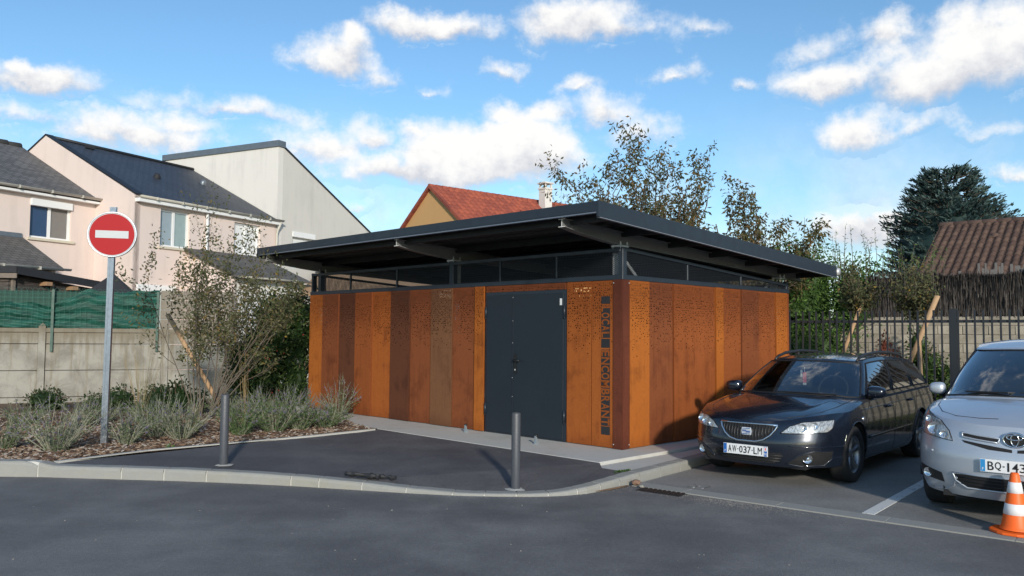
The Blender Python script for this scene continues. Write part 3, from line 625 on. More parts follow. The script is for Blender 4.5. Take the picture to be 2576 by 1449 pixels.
# ------------------------------------------------------------------ street furniture
M_boll = simple('bollard_paint', (.082, .084, .090), .5, .3, var=.15, scale=30, bump=.15, bscale=260)
def bollard(x, y, z, h, lab):
    root = thing('bollard', (x, y, z), lab, 'bollard', 'grey steel bollards on the pavement')
    m = MB(); r_ = .048; m.lathe([(r_ + .012, -.02), (r_ + .012, .001), (r_, .006), (r_, h - .012), (r_ - .004, h - .003), (r_ - .010, h), (r_ - .012, h - .006), (0, h - .014)], (x, y, z), n=28); m.build('tube', M_boll, root, True)
    m = MB(); rr = random.Random(x); n = 18; ring = [(x + math.cos(2 * math.pi * k / n) * (.10 + rr.uniform(-.02, .035)), y + math.sin(2 * math.pi * k / n) * (.10 + rr.uniform(-.02, .03)), z + .002) for k in range(n)]
    ring2 = [(x + math.cos(2 * math.pi * k / n) * .05, y + math.sin(2 * math.pi * k / n) * .05, z + .012) for k in range(n)]
    m.add(ring + ring2, [(k, (k + 1) % n, n + (k + 1) % n, n + k) for k in range(n)]); m.build('mortar_collar', M_edge, root)
bollard(-3.29, 9.43, .128, .81, 'grey steel bollard at the planting bed end of the pavement')
bollard(.055, 8.64, .032, .80, 'grey steel bollard standing in front of the shelter door')
# no-entry sign
sign = thing('no_entry_sign', (-5.40, 10.92, .14), 'round red no entry sign with white bar on galvanised post', 'sign')
M_post = simple('sign_post_steel', (.40, .43, .48), .38, .9, var=.22, scale=18)
m = MB(); pw, pd = .041, .022; z0, z1 = .1, 3.31
for w0, w1, d0, d1_ in ((-pw, pw, -pd, pd),):
    m.prism([(w0, d0), (-.012, d0), (-.010, d0 + .004), (.010, d0 + .004), (.012, d0), (w1, d0), (w1, d1_), (w0, d1_)], z0, z1, lambda u, v, w: (-5.405 + u + (w - .15) * .006, 10.92 + v, w))
recalc(m.build('post', M_post, sign))
SA = R(14)      # the disc turns a little to the right
def sd(u, d, z): return (-5.378 + u * math.cos(SA) + d * math.sin(SA) * 1.0, 10.885 + u * math.sin(SA) - d * math.cos(SA), 2.945 + z)
rg = .303
g = G('sign_red'); g.set(color=(.37, .006, .011), rough=.6, spec=.25); M_red = g.m
g = G('sign_white'); g.set(color=(.50, .52, .53), rough=.6, spec=.25); M_swhite = g.m
M_alu = simple('sign_aluminium', (.55, .57, .60), .35, .9, var=.1, scale=10)
def disc(name, r_, d0, d1_, mat, par, n=56, rim=0):
    m = MB(); ring = [(math.cos(2 * math.pi * k / n) * r_, math.sin(2 * math.pi * k / n) * r_) for k in range(n)]
    m.prism(ring, d0, d1_, lambda u, v, w: sd(u, w, v)); return recalc(m.build(name, mat, par))
dk = disc('backing_plate', rg, .0, .004, M_alu, sign); m = MB(); n = 64
prof = [(rg - .008, -.032), (rg + .004, -.032), (rg + .006, -.02), (rg + .006, .006), (rg + .002, .011), (rg - .012, .011), (rg - .012, .004)]
vs = [sd(math.cos(2 * math.pi * k / n) * r_, d, math.sin(2 * math.pi * k / n) * r_) for r_, d in prof for k in range(n)]
m.add(vs, [(i * n + k, i * n + (k + 1) % n, (i + 1) * n + (k + 1) % n, (i + 1) * n + k) for i in range(len(prof) - 1) for k in range(n)]); recalc(m.build('rim', M_alu, sign, True))
disc('white_border', rg - .012, .0045, .006, M_swhite, sign); disc('red_face', rg - .024, .0065, .008, M_red, sign)
m = MB(); m.prism([(-.205, -.05), (.205, -.05), (.205, .05), (-.205, .05)], .0085, .010, lambda u, v, w: sd(u, w, v)); recalc(m.build('white_bar', M_swhite, sign))
for z in (-.12, .14):
    m = MB(); m.box((-.06, -.03, -.012), (.06, .03, .012), Matrix.Translation((-5.40, 10.932, 2.945 + z))); m.build('clamp', M_alu, sign)
m = MB(); m.box((-.044, -.025, 3.31), (.044, .025, 3.318), Matrix.Translation((-5.385, 10.92, 0))); m.build('post_cap', M_alu, sign)
# traffic cone
cone = thing('traffic_cone', (4.30, 7.02, .01), 'orange traffic cone with two white bands in front of silver car', 'cone')
g = G('cone_orange'); n = g.noise(9, 4); g.set(color=g.vary((.88, .135, .012), n, .10), rough=.5); M_cone = g.m
g = G('cone_white'); g.set(color=g.vary((.78, .77, .77), g.noise(14, 4), .1), rough=.45); M_cw = g.m
cx, cy, cz = 4.30, 7.02, .012; rz = lambda z: .112 - (.112 - .032) * (z - .035) / (.50 - .035)
m = MB(); m.lathe([(.125, .03), (.118, .045), (rz(.06), .06), (rz(.2), .2), (rz(.35), .35), (rz(.49), .49), (.028, .502), (.012, .502), (.012, .47)], (cx, cy, cz), n=40); m.build('cone_body', M_cone, cone, True)
m = MB(); poly = []
for k in range(8):
    a = 2 * math.pi * (k + .5) / 8
    for j in (-.12, .12): poly.append((cx + math.cos(a + j) * .20, cy + math.sin(a + j) * .20))
m.prism(poly, cz, cz + .022, lambda u, v, w: (u, v, w)); b = recalc(m.build('base', M_cone, cone)); bevel(b, .006, 2)
for z0, z1 in ((.155, .245), (.335, .425)):
    m = MB(); m.lathe([(rz(z0) + .0005, z0), (rz(z0) + .0025, z0 + .001), (rz(z1) + .0025, z1 - .001), (rz(z1) + .0005, z1)], (cx, cy, cz), n=40); m.build('reflective_band', M_cw, cone, True)
# drain grate in the gutter
dr = thing('drain_grate', (1.62, 8.83, .002), 'dark iron drain grate in the road by the kerb end', 'drain')
M_iron = simple('cast_iron', (.028, .027, .027), .6, .4, var=.3, scale=20)
DU = LAT; DV = LON
def dg(u, v, z): p = Vector((1.66, 8.80)) + DU * u + DV * v; return (p.x, p.y, z)
m = MB(); m.prism([(-.26, -.2), (.26, -.2), (.26, .2), (-.26, .2)], -.02, .003, dg); recalc(m.build('frame', M_iron, dr))
for k in range(9):
    m = MB(); u = -.22 + k * .055; m.prism([(u - .017, -.16), (u + .017, -.16), (u + .017, .16), (u - .017, .16)], .003, .010, dg); recalc(m.build('bar', M_iron, dr))
# litter and stones
rs = random.Random(12); M_stone = simple('pebble', (.30, .275, .235), .85, var=.3, scale=30); M_wd = simple('dead_wood', (.14, .085, .05), .9, var=.3, scale=20)
def pebble(x, y, z, r_, lab, mat=M_stone):
    bm = bmesh.new(); bmesh.ops.create_icosphere(bm, subdivisions=2, radius=r_)
    for v in bm.verts: v.co = Vector((v.co.x * rs.uniform(.9, 1.35), v.co.y * rs.uniform(.8, 1.1), v.co.z * .6 * rs.uniform(.85, 1.1)))
    me = bpy.data.meshes.new('stone'); bm.to_mesh(me); bm.free(); o = lk('stone', me, None, [mat]); o.location = (x, y, z); o.rotation_euler = (0, 0, rs.uniform(0, 6)); tag(o, lab, 'stone')
pebble(1.38, 9.03, .045, .055, 'largest brown stone beside the kerb end above the drain', simple('brown_stone', (.22, .13, .085), .8, var=.4, scale=50)); pebble(1.42, 8.93, .02, .03, 'small pale stone between the brown stone and the drain')
m = MB(); m.tube([(1.28, 9.0, .012), (1.15, 8.86, .016), (1.02, 8.76, .014), (.9, 8.68, .012)], [.008, .010, .008, .003], 6); tag(m.build('twig', M_wd, None, True), 'dry brown twig lying on the road along the kerb', 'twig')
m = MB(); rs2 = random.Random(9)
for k in range(110):
    x = rs2.uniform(-5, 4.2); y = rs2.uniform(4.6, 8.3); r_ = rs2.uniform(.003, .008)
    if y > 8.0 - max(0, x - .8) * .9: continue
    a = rs2.uniform(0, 6); m.add([(x + r_ * math.cos(a + i * 2.1) * 1.3, y + r_ * math.sin(a + i * 2.1), .001) for i in range(3)] + [(x, y, r_ * .9)], [(0, 1, 3), (1, 2, 3), (2, 0, 3)])
rs3 = random.Random(19)
for k in range(2300):      # sand drifted along the flush edging and along the kerb foot
    if k < 1500: q = rs3.gauss(1.15, .42); pp = -.23 - abs(rs3.gauss(0, .16)); x, y, _ = bayp(q, pp)
    else:
        s3 = rs3.uniform(s_tall - 1, s_tall + 8.2); p3, h3_, n3_ = path_frame(s3); o3 = -abs(rs3.gauss(0, .07)); x, y = p3.x + n3_.x * o3, p3.y + n3_.y * o3
    r_ = rs3.uniform(.0015, .004); a = rs3.uniform(0, 6); m.add([(x + r_ * math.cos(a + i * 2.1) * 1.3, y + r_ * math.sin(a + i * 2.1), .0005) for i in range(3)] + [(x, y, r_ * .8)], [(0, 1, 3), (1, 2, 3), (2, 0, 3)])
tag(m.build('grit', M_stone), 'pale grit and gravel scattered on the road', 'gravel', kind='stuff')
m = MB(); rt_ = random.Random(31); tx, ty = 3.05, 5.62; ring = [(tx + math.cos(a_ * .449) * .20 * rt_.uniform(.8, 1.15), ty + math.sin(a_ * .449) * .09 * rt_.uniform(.8, 1.15)) for a_ in range(14)]
m.prism(ring, .001, .005, lambda u, v, w: (u, v, w)); tag(recalc(m.build('tar_patch', simple('tar', (.045, .045, .047), .7, var=.3, scale=25))), 'dark oval tar patch on the road at the lower right', 'patch')
# torn black strap on the kerb
m = MB(); bs = simple('black_rubber', (.02, .02, .021), .6, var=.4, scale=30); rr = random.Random(2)
p = [(-1.72, 8.93, .12), (-1.62, 8.86, .135), (-1.5, 8.83, .118), (-1.38, 8.80, .125), (-1.27, 8.76, .105), (-1.2, 8.78, .10)]
for i in range(len(p) - 1):
    a_, b_ = Vector(p[i]), Vector(p[i + 1]); n_ = Vector((.25, .95, .2)) * (.05 if i < 3 else .03); m.add([a_ - n_, b_ - n_, b_ + n_ + Vector((0, 0, .012)), a_ + n_ + Vector((0, 0, .012)), a_ - n_ - Vector((0, 0, .02)), b_ - n_ - Vector((0, 0, .02)), b_ + n_ - Vector((0, 0, .02)), a_ + n_ - Vector((0, 0, .02))], [(0, 1, 2, 3), (0, 4, 5, 1), (3, 2, 6, 7)])
m = MB(); rr = random.Random(6)
for (x0, y0, x1, y1, n_) in ((-1.80, 8.97, -1.45, 8.86, 9), (-1.52, 8.90, -1.22, 8.80, 8), (-1.66, 8.86, -1.40, 8.82, 6)):
    m.tube([(x0 + (x1 - x0) * i / n_ + rr.uniform(-.012, .012), y0 + (y1 - y0) * i / n_ + rr.uniform(-.012, .012), .115 - .012 * i / n_ + rr.uniform(0, .022)) for i in range(n_ + 1)], [rr.uniform(.012, .030) for i in range(n_ + 1)], 6)
tag(m.build('rubber_strip', bs), 'torn black rubber strip lying on the kerb', 'litter')
# ------------------------------------------------------------------ steel fence on the right
F0 = Vector((4.97, 14.2))
def FP(s, d, z): v = F0 + LAT * s + LON * d; return (v.x, v.y, z)
M_fence = simple('fence_paint', (.020, .023, .028), .45, var=.1)
fence = thing('steel_fence', FP(1.6, 0, .0), 'dark vertical bar fence between the shelter and the parking bays', 'fence')
for z in (1.905, .25):
    m = MB(); m.prism([(-.30, -.018), (5.4, -.018), (5.4, .018), (-.30, .018)], z - .022, z + .022, FP); recalc(m.build('rail', M_fence, fence))
for s_ in (-.17, 2.452, 5.02):
    m = MB(); m.prism([(s_ - .045, -.045), (s_ + .045, -.045), (s_ + .045, .045), (s_ - .045, .045)], .0, 2.10, FP); o = recalc(m.build('post', M_fence, fence))
mb = MB(); mb.box((-.0125, -.0125, -1.02), (.0125, .0125, 1.02)); base_bar = mb.build('bar', M_fence, None)
first = True
for k in range(-1, 47):
    s_ = .0 + k * .1143
    if min(abs(s_ - p) for p in (-.17, 2.452, 5.02)) < .05: continue
    o = base_bar if first else base_bar.copy()
    if not first: COL.objects.link(o)
    first = False; o.parent = fence; o.matrix_parent_inverse = fence.matrix_basis.inverted(); o.location = FP(s_, -.03, 1.06); o.rotation_euler = (0, 0, math.atan2(LAT.y, LAT.x))
# verge behind the fence
gv = G('verge_grass'); n = gv.noise(9, 5, .7); gv.set(color=gv.vary(gv.mix(gv.ramp(n, .4, .62), (.05, .085, .018), (.12, .13, .045)), gv.noise(80, 3), .4), rough=.95); gv.bump(gv.noise(60, 3), .8, .04); M_verge = gv.m
sheet('verge', [FP(-4.5, .3, .09), FP(9, .3, .09), FP(9, 5.0, .16), FP(-4.5, 5.0, .16)], M_verge)
def grass_blades(name, fn, count, hmin, hmax, mats, lab, seed=1, wid=.006):
    r_ = random.Random(seed); m = MB()
    for i in range(count):
        x, y, z = fn(r_); h = r_.uniform(hmin, hmax); a = r_.uniform(0, 6.28); dx, dy = math.cos(a) * wid, math.sin(a) * wid; lx, ly = r_.uniform(-.4, .4) * h, r_.uniform(-.4, .4) * h
        m.cur = r_.randrange(len(mats)); m.add([(x - dx, y - dy, z), (x + dx, y + dy, z), (x + lx, y + ly, z + h)], [(0, 1, 2)])
    return tag(m.build(name, mats), lab, 'grass', kind='stuff')
def leafmat(name, col, var=.35, trans=.35, rough=.6):
    g = G(name); oi = g.noise(2.3, 4, .6); n = g.noise(19, 2); c = g.vary(g.vary(col, oi, var * .6), n, var)
    g.set(color=c, rough=rough, spec=.3); tr = g.N.new('ShaderNodeBsdfTranslucent'); g.L.new(c, tr.inputs[0]); mx = g.N.new('ShaderNodeMixShader'); mx.inputs[0].default_value = trans
    g.L.new(g.b.outputs[0], mx.inputs[1]); g.L.new(tr.outputs[0], mx.inputs[2]); g.L.new(mx.outputs[0], g.out.inputs[0]); return g.m
MG = [leafmat('grass_green', (.07, .12, .022)), leafmat('grass_pale', (.16, .17, .06))]
def vg(r_):
    s_ = r_.uniform(-2, 6); d = r_.uniform(.2, 4.0); x, y, z = FP(s_, d, .09); return x, y, z
grass_blades('verge_grass', vg, 9000, .06, .22, MG, 'unmown green grass behind the steel fence', 4)
# block wall with heather screen
WD = 4.2
def WP(s, d, z): return FP(s, WD + d, z)
bwall = thing('block_wall', WP(2, 0, .1), 'grey concrete block wall behind the steel fence', 'wall')
gb = G('cinder_block'); oi = gb.N.new('ShaderNodeObjectInfo'); n = gb.noise(5, 5, .6); n2 = gb.noise(55, 4, .7)
gb.set(color=gb.vary(gb.vary(gb.vary(gb.mix(gb.ramp(n, .42, .7), (.40, .355, .285), (.30, .26, .20)), n2, .16), oi.outputs['Random'], .16), gb.noise(.8, 4), .2), rough=.92, spec=.2); gb.bump(n2, .5, .01); M_block = gb.m
M_joint = concrete('block_mortar', (.27, .24, .20), (.2, .17, .13), .4)
bl, bh = .45, .182; zt = 2.07; m = MB(); m.box((-bl / 2 + .006, -.07, -bh / 2 + .006), (bl / 2 - .006, .07, bh / 2 - .006)); bb = m.build('block', M_block, None); bevel(bb, .006, 1)
first = True; rb = random.Random(4); ang = math.atan2(LAT.y, LAT.x)
for row in range(9):
    z = zt - bh * (row + .5); s_ = -3.6 + (bl / 2 if row % 2 else 0)
    while s_ < 7.4:
        o = bb if first else bb.copy()
        if not first: COL.objects.link(o)
        first = False; o.parent = bwall; o.matrix_parent_inverse = bwall.matrix_basis.inverted(); o.location = WP(s_, rb.uniform(-.004, .004), z); o.rotation_euler = (rb.uniform(-.01, .01), 0, ang + rb.uniform(-.006, .006)); s_ += bl
m = MB(); m.prism([(-3.8, -.055), (7.5, -.055), (7.5, .06), (-3.8, .06)], 0, zt - .008, WP); recalc(m.build('mortar_core', M_joint, bwall))
# heather screen: thousands of thin sticks standing on the wall
hs = thing('heather_screen', WP(3, 0, zt), 'dark brown heather brushwood screen standing on the block wall', 'screen')
MH = [simple('heather_%d' % i, c_, .95, var=.35, scale=9) for i, c_ in enumerate(((.060, .049, .042), (.095, .080, .070), (.15, .130, .115), (.037, .030, .026)))]
rh = random.Random(6); m = MB()
for i in range(15000):
    s_ = rh.uniform(.0, 7.2); z = zt + rh.uniform(-.06, .55); h = rh.uniform(.25, .6); top = 2.97 + .05 * math.sin(s_ * 2.1) + .03 * math.sin(s_ * 7); z1 = min(z + h, top + rh.uniform(-.06, .03)); d = rh.uniform(-.09, .05); sl = rh.uniform(-.10, .10) * h
    w_ = rh.uniform(.002, .006); m.cur = rh.choice((0, 0, 1, 1, 2, 3)); m.add([WP(s_ - w_, d, z), WP(s_ + w_, d, z), WP(s_ + sl + w_ * .6, d + rh.uniform(-.04, .01), z1), WP(s_ + sl - w_ * .6, d - .01, z1)], [(0, 1, 2, 3)])
tag(m.build('heather_sticks', MH, hs), kind='stuff')
m = MB(); m.prism([(0, .03), (7.3, .03), (7.3, .05), (0, .05)], zt, 2.90, WP); recalc(m.build('screen_backing', MH[3], hs))
rh = random.Random(16); M_reed = simple('grey_reed', (.155, .145, .138), .9, var=.25, scale=12)
s_ = .2
while s_ < 7.2:
    w_ = rh.uniform(.03, .09)
    if rh.random() < (.85 if s_ > 2.0 else .35): m = MB(); m.prism([(s_, .06), (s_ + w_, .06), (s_ + w_, .075), (s_, .075)], 2.6, 2.98 + rh.uniform(-.03, .12) + (.04 if s_ > 2 else -.04), WP); recalc(m.build('reed_panel', M_reed, hs))
    s_ += w_ + rh.uniform(0, .05)
# wooden tree stakes behind the fence
M_stake = simple('peeled_wood', (.42, .27, .15), .8, var=.25, scale=14, bump=.3, bscale=50)
def stake(p0, p1, r_, lab):
    m = MB(); m.tube([p0, tuple(Vector(p0).lerp(Vector(p1), .5)), p1], [r_, r_ * .98, r_ * .95], 10); return tag(m.build('tree_stake', M_stake, None, True), lab, 'stake')
stake(FP(-.15, 1.5, .1), FP(.76, 1.2, 2.32), .035, 'leaning wooden stake behind the fence nearest the shelter')
stake(FP(1.0, 1.5, .1), FP(2.0, 1.1, 2.36), .045, 'long leaning wooden stake behind the fence in front of the block wall')
stake(FP(1.66, 1.45, .05), FP(1.64, 1.35, 1.62), .036, 'upright wooden stake behind the fence crossing the long leaning one')
# ------------------------------------------------------------------ left boundary wall
WA = Vector((-10.57, 16.8)); WDIR = Vector((.9357, .3537)).normalized(); WN = Vector((WDIR.y, -WDIR.x))   # WN towards the camera
def LP(u, d, z): v = WA + WDIR * u + WN * d; return (v.x, v.y, z)
lwall = thing('panel_wall', LP(0, 0, .1), 'weathered concrete panel wall with posts behind the planting bed', 'wall')
gw = G('old_panel_concrete'); n = gw.noise(2.2, 6, .65, dist=.4); st = gw.noise(1.0, 5, .65, gw.map((10, 10, .9))); f_ = gw.noise(45, 4, .7)
sx = gw.N.new('ShaderNodeSeparateXYZ'); gw.L.new(gw.co, sx.inputs[0])
topd = gw.math('MULTIPLY', gw.ramp(gw.math('ADD', sx.outputs[2], gw.math('MULTIPLY', st, .8)), 1.55, 2.05), .7)
c_ = gw.mix(gw.ramp(n, .40, .68), (.33, .315, .275), (.21, .198, .17)); c_ = gw.mix(gw.math('MULTIPLY', gw.ramp(st, .50, .68), .6), c_, (.20, .17, .115)); c_ = gw.mix(topd, c_, (.17, .14, .095))
blue = gw.math('MULTIPLY', gw.ramp(gw.noise(3.4, 3, .6, gw.map((1, 1, 1), (7, 3, 1))), .735, .75), .55); c_ = gw.mix(blue, c_, (.20, .36, .50))
gw.set(color=gw.vary(c_, f_, .15), rough=.92, spec=.2); gw.bump(gw.math('ADD', f_, n), .35, .01); M_lw = gw.m
us = [-3.94, -1.57, .80, 3.17, 5.0]
for i in range(len(us) - 1):
    a_, b_ = us[i] + .07, us[i + 1] - .07
    if i == 3: b_ = 4.52
    for z0, z1 in ((-.1, .245), (.25, .80), (.805, 1.355), (1.36, 1.60)):
        m = MB(); m.prism([(a_, z0 + .003), (b_, z0 + .003), (b_, z1 - .003), (a_, z1 - .003)], -.02, .02, lambda u, v, w: LP(u, w, v)); o = recalc(m.build('panel', M_lw, lwall)); bevel(o, .008, 1)
    m = MB(); m.prism([(a_ - .01, 1.60), (b_ + .01, 1.60), (b_ + .01, 1.69), (a_ - .01, 1.69)], -.05, .05, lambda u, v, w: LP(u, w, v)); o = recalc(m.build('coping', M_lw, lwall)); bevel(o, .012, 2)
for u in us[:-1] + [4.56]:
    m = MB(); m.prism([(u - .065, -.065), (u + .065, -.065), (u + .065, .065), (u - .065, .065)], 0, 1.73, LP)
    n0 = len(m.v); m.add([LP(u - .065, -.065, 1.731), LP(u + .065, -.065, 1.731), LP(u + .065, .065, 1.731), LP(u - .065, .065, 1.731), LP(u, 0, 1.80)], [(0, 1, 4), (1, 2, 4), (2, 3, 4), (3, 0, 4)]); recalc(m.build('post', M_lw, lwall))
M_plank = simple('grey_plank', (.235, .205, .165), .9, var=.3, scale=5, bump=.3, bscale=40)
for k in range(4):
    m = MB(); z0 = 1.70 + k * .21; m.prism([(3.06, z0), (4.60, z0), (4.60, z0 + .2), (3.06, z0 + .2)], -.02 - .006 * (k % 2), .025, lambda u, v, w: LP(u, w, v)); o = recalc(m.build('plank', M_plank, lwall)); bevel(o, .008, 1)
# wire fence with green shade cloth on the wall
sf_ = thing('shade_cloth_fence', LP(0, .0, 1.69), 'sagging green shade cloth on wire fence above the panel wall', 'fence')
gc = G('green_cloth'); w1 = gc.noise(1.0, 4, .6, gc.map((3, 3, 9))); f_ = gc.noise(1.0, 2, .6, gc.map((40, 40, 90)))
gc.set(color=gc.vary(gc.mix(gc.ramp(w1, .35, .65), (.008, .060, .042), (.018, .125, .090)), f_, .35), rough=.55, spec=.4)
tr = gc.N.new('ShaderNodeBsdfTranslucent'); tr.inputs[0].default_value = (.02, .2, .14, 1); mx = gc.N.new('ShaderNodeMixShader'); mx.inputs[0].default_value = .25; gc.L.new(gc.b.outputs[0], mx.inputs[1]); gc.L.new(tr.outputs[0], mx.inputs[2]); gc.L.new(mx.outputs[0], gc.out.inputs[0]); gc.bump(w1, .6, .04); M_cloth = gc.m
g2 = G('green_cloth_dark'); g2.set(color=g2.vary((.008, .055, .038), g2.noise(20, 3), .3), rough=.7); M_cloth2 = g2.m
rc = random.Random(5); m = MB(); nu, nv = 110, 22; rows = []
for j in range(nv + 1):
    row = []
    for i in range(nu + 1):
        u = -3.2 + (3.03 + 3.2) * i / nu; v = j / nv
        sag = .30 if u < .95 else max(0, .30 - (u - .95) * .42)
        topz = 2.50 - sag + .03 * math.sin(u * 5) + .02 * math.sin(u * 13)
        z = 1.695 + v * (topz - 1.695); d = .035 + .030 * math.sin(v * 9 + u * 2.2 + 1.5 * math.sin(u * 1.7)) * math.sin(u * .9 + 2) + .016 * math.sin(v * 23 + u * 5) + .03 * math.sin(u * 3.1 + v * 4)
        row.append(LP(u, d - .02, z))
    rows.append(row)
for j in range(nv):
    for i in range(nu): m.quad(rows[j][i], rows[j][i + 1], rows[j + 1][i + 1], rows[j + 1][i])
m.build('shade_cloth', M_cloth, sf_, True)
m = MB(); m.prism([(-3.2, -.06), (3.03, -.06), (3.03, -.05), (-3.2, -.05)], 1.70, 2.46, LP); recalc(m.build('rear_cloth', M_cloth2, sf_))
M_wire = simple('green_wire', (.05, .17, .13), .5); m = MB()
for k in range(63): u = -3.2 + k * .1; m.tube([LP(u, .07, 1.70), LP(u, .07, 2.47)], .0022, 4)
for z in (1.75, 1.90, 2.05, 2.20, 2.33, 2.42, 2.47): m.tube([LP(-3.2, .07, z), LP(0, .07, z - .008), LP(3.03, .07, z)], .0024, 4)
for k in range(62):
    u = -3.2 + k * .1; m.tube([LP(u, .07, 2.47), LP(u + .03, .07, 2.53), LP(u + .07, .07, 2.53), LP(u + .1, .07, 2.47)], .0022, 4)
m.build('wire_mesh', M_wire, sf_)
for u in (-1.3, .98, 3.0):
    m = MB(); m.prism([(u - .025, .05), (u + .025, .05), (u + .025, .09), (u - .025, .09)], 1.2, 2.50, LP); recalc(m.build('fence_post', simple('green_post', (.02, .075, .055), .5), sf_))
# garden shed
shed = thing('garden_shed', (-11.3, 18.6, .1), 'dark timber garden shed with black felt roof behind the panel wall', 'shed')
gx = G('old_dark_boards'); n = gx.noise(1.0, 6, .65, gx.map((2, 2, 14))); gx.set(color=gx.mix(gx.ramp(n, .35, .7), (.028, .024, .024), (.105, .085, .072)), rough=.9); gx.bump(n, .5, .02); M_dw = gx.m
M_felt = simple('roof_felt', (.018, .019, .023), .75, var=.25, scale=8); M_tim = simple('grey_timber', (.19, .155, .125), .9, var=.35, scale=9)
A0, A1, A2 = Vector((-11.33, 18.6)), Vector((-10.18, 21.4)), Vector((-16, 18.75))
def seg(a, b, t, d, z):
    n_ = Vector(((b - a).y, -(b - a).x)).normalized(); p = a.lerp(b, t) + n_ * d; return (p.x, p.y, z)
m = MB()
zr = lambda t: 3.09 - .29 * t
B0, B1 = A0 + Vector((-.25, .12)), A1 + Vector((-.25, .0))
for k in range(9):
    z0 = 1.0 + k * .22; m2 = MB(); m2.prism([(0, z0), (1, z0), (1, z0 + .21), (0, z0 + .21)], -.02 - .01 * (k % 2), .02, lambda u, v, w: seg(B0, B1, u, w, min(v, zr(u) - .16))); recalc(m2.build('board', M_dw, shed))
    m2 = MB(); m2.prism([(0, z0), (1, z0), (1, z0 + .21), (0, z0 + .21)], -.02 - .01 * (k % 2), .02, lambda u, v, w: seg(A2 + Vector((0, .12)), B0, u, w, min(v, 2.95))); recalc(m2.build('board', M_dw, shed))
m.add([(A0.x, A0.y, 3.10), (A1.x, A1.y, 2.82), (A1.x - 3.5, A1.y + 1.2, 3.0), (A2.x, A2.y + 3, 3.2), (A2.x, A2.y, 3.10)], [(0, 1, 2, 3, 4)])
m.prism([(0, 0), (1, 0), (1, 1), (0, 1)], -.03, .0, lambda u, v, w: seg(A0, A1, u, -w, zr(u) - .17 + .18 * v)); m.prism([(0, 0), (1, 0), (1, 1), (0, 1)], -.03, .0, lambda u, v, w: seg(A2, A0, u, -w, 2.95 + .155 * v))
recalc(m.build('felt_roof', M_felt, shed))
m = MB(); m.prism([(0, 0), (1, 0), (1, 1), (0, 1)], .0, .02, lambda u, v, w: seg(A2, A0, u, w, 2.83 + .11 * v)); recalc(m.build('fascia_board', M_tim, shed))
for t, w_ in ((.02, .07), (.36, .06), (.60, .06)):
    m = MB(); m.prism([(t - w_ / 6, 1.0), (t + w_ / 6, 1.0), (t + w_ / 6, zr(t) - .2), (t - w_ / 6, zr(t) - .2)], .0, .09, lambda u, v, w: seg(B0, B1, u, w, v)); recalc(m.build('shed_post', M_tim, shed))
for t in (.28, .52, .75):
    m = MB(); m.prism([(t - .025, zr(t) - .31), (t + .025, zr(t) - .31), (t + .025, zr(t) - .22), (t - .025, zr(t) - .22)], .0, .27, lambda u, v, w: seg(B0, B1, u, w, v)); recalc(m.build('rafter_end', simple('pine', (.33, .20, .11), .8), shed))
m = MB(); q0 = LP(1.85, -1.0, 0); m.add([(q0[0] - .6, q0[1], 2.40), (q0[0] + .55, q0[1] + .2, 2.40), (q0[0] + .4, q0[1] + 1.0, 2.40), (q0[0] - .7, q0[1] + .8, 2.40), (q0[0] - .08, q0[1] + .5, 2.98)], [(0, 1, 4), (1, 2, 4), (2, 3, 4), (3, 0, 4)]); pg = recalc(m.build('garden_canopy', M_felt)); tag(pg, 'small black pyramid canopy peeking over the green shade cloth', 'canopy')
m = MB(); 
for dx, dy in ((-.5, .1), (.45, .25), (.3, .9), (-.6, .75)): m.tube([(q0[0] + dx, q0[1] + dy, .1), (q0[0] + dx, q0[1] + dy, 2.40)], .02, 6)
m.build('canopy_legs', M_felt, pg)
# ------------------------------------------------------------------ houses
def render_mat(name, col, stain, amt=.3):
    g = G(name); a = g.noise(.5, 6, .65, dist=.3); st = g.noise(1.0, 5, .6, g.map((3, 3, .35))); f_ = g.noise(60, 4, .7)
    c_ = g.mix(g.math('MULTIPLY', g.ramp(g.math('ADD', g.math('MULTIPLY', a, .5), g.math('MULTIPLY', st, .5)), .47, .66), amt), col, stain)
    g.set(color=g.vary(c_, f_, .07), rough=.93, spec=.15); g.bump(f_, .3, .008); return g.m
M_pink = render_mat('pink_render', (.72, .60, .54), (.57, .48, .43), .5); M_cream = render_mat('cream_render', (.69, .66, .615), (.49, .47, .445), .5); M_cream2 = render_mat('grey_cream_render', (.60, .575, .53), (.43, .42, .40), .45); M_ochre = render_mat('ochre_render', (.62, .36, .155), (.52, .31, .15), .3)
def slate_mat(name, a_, b_, rough=.55):
    g = G(name); br = g.N.new('ShaderNodeTexBrick'); uv = g.N.new('ShaderNodeUVMap').outputs[0]; g.L.new(uv, br.inputs['Vector']); br.inputs['Scale'].default_value = 1.0
    br.inputs['Brick Width'].default_value = .22; br.inputs['Row Height'].default_value = .15; br.inputs['Mortar Size'].default_value = .008; br.inputs['Color1'].default_value = (*a_, 1); br.inputs['Color2'].default_value = (*b_, 1); br.inputs['Mortar'].default_value = (a_[0] * .35, a_[1] * .35, a_[2] * .35, 1); br.offset = .5
    n = g.noise(.9, 5, .6); g.set(color=g.vary(br.outputs['Color'], n, .3), rough=rough, spec=.5)
    su = g.N.new('ShaderNodeSeparateXYZ'); g.L.new(uv, su.inputs[0]); saw = g.math('FRACT', g.math('DIVIDE', su.outputs[1], .15))
    g.bump(g.math('SUBTRACT', g.math('MULTIPLY', saw, -.6), br.outputs['Fac']), .7, .02); return g.m
M_slate = slate_mat('blue_slate', (.036, .044, .060), (.052, .061, .080)); M_slate2 = slate_mat('weathered_slate', (.10, .098, .098), (.17, .165, .16), .8); M_slate3 = slate_mat('lichen_slate', (.095, .09, .085), (.14, .13, .12), .85)
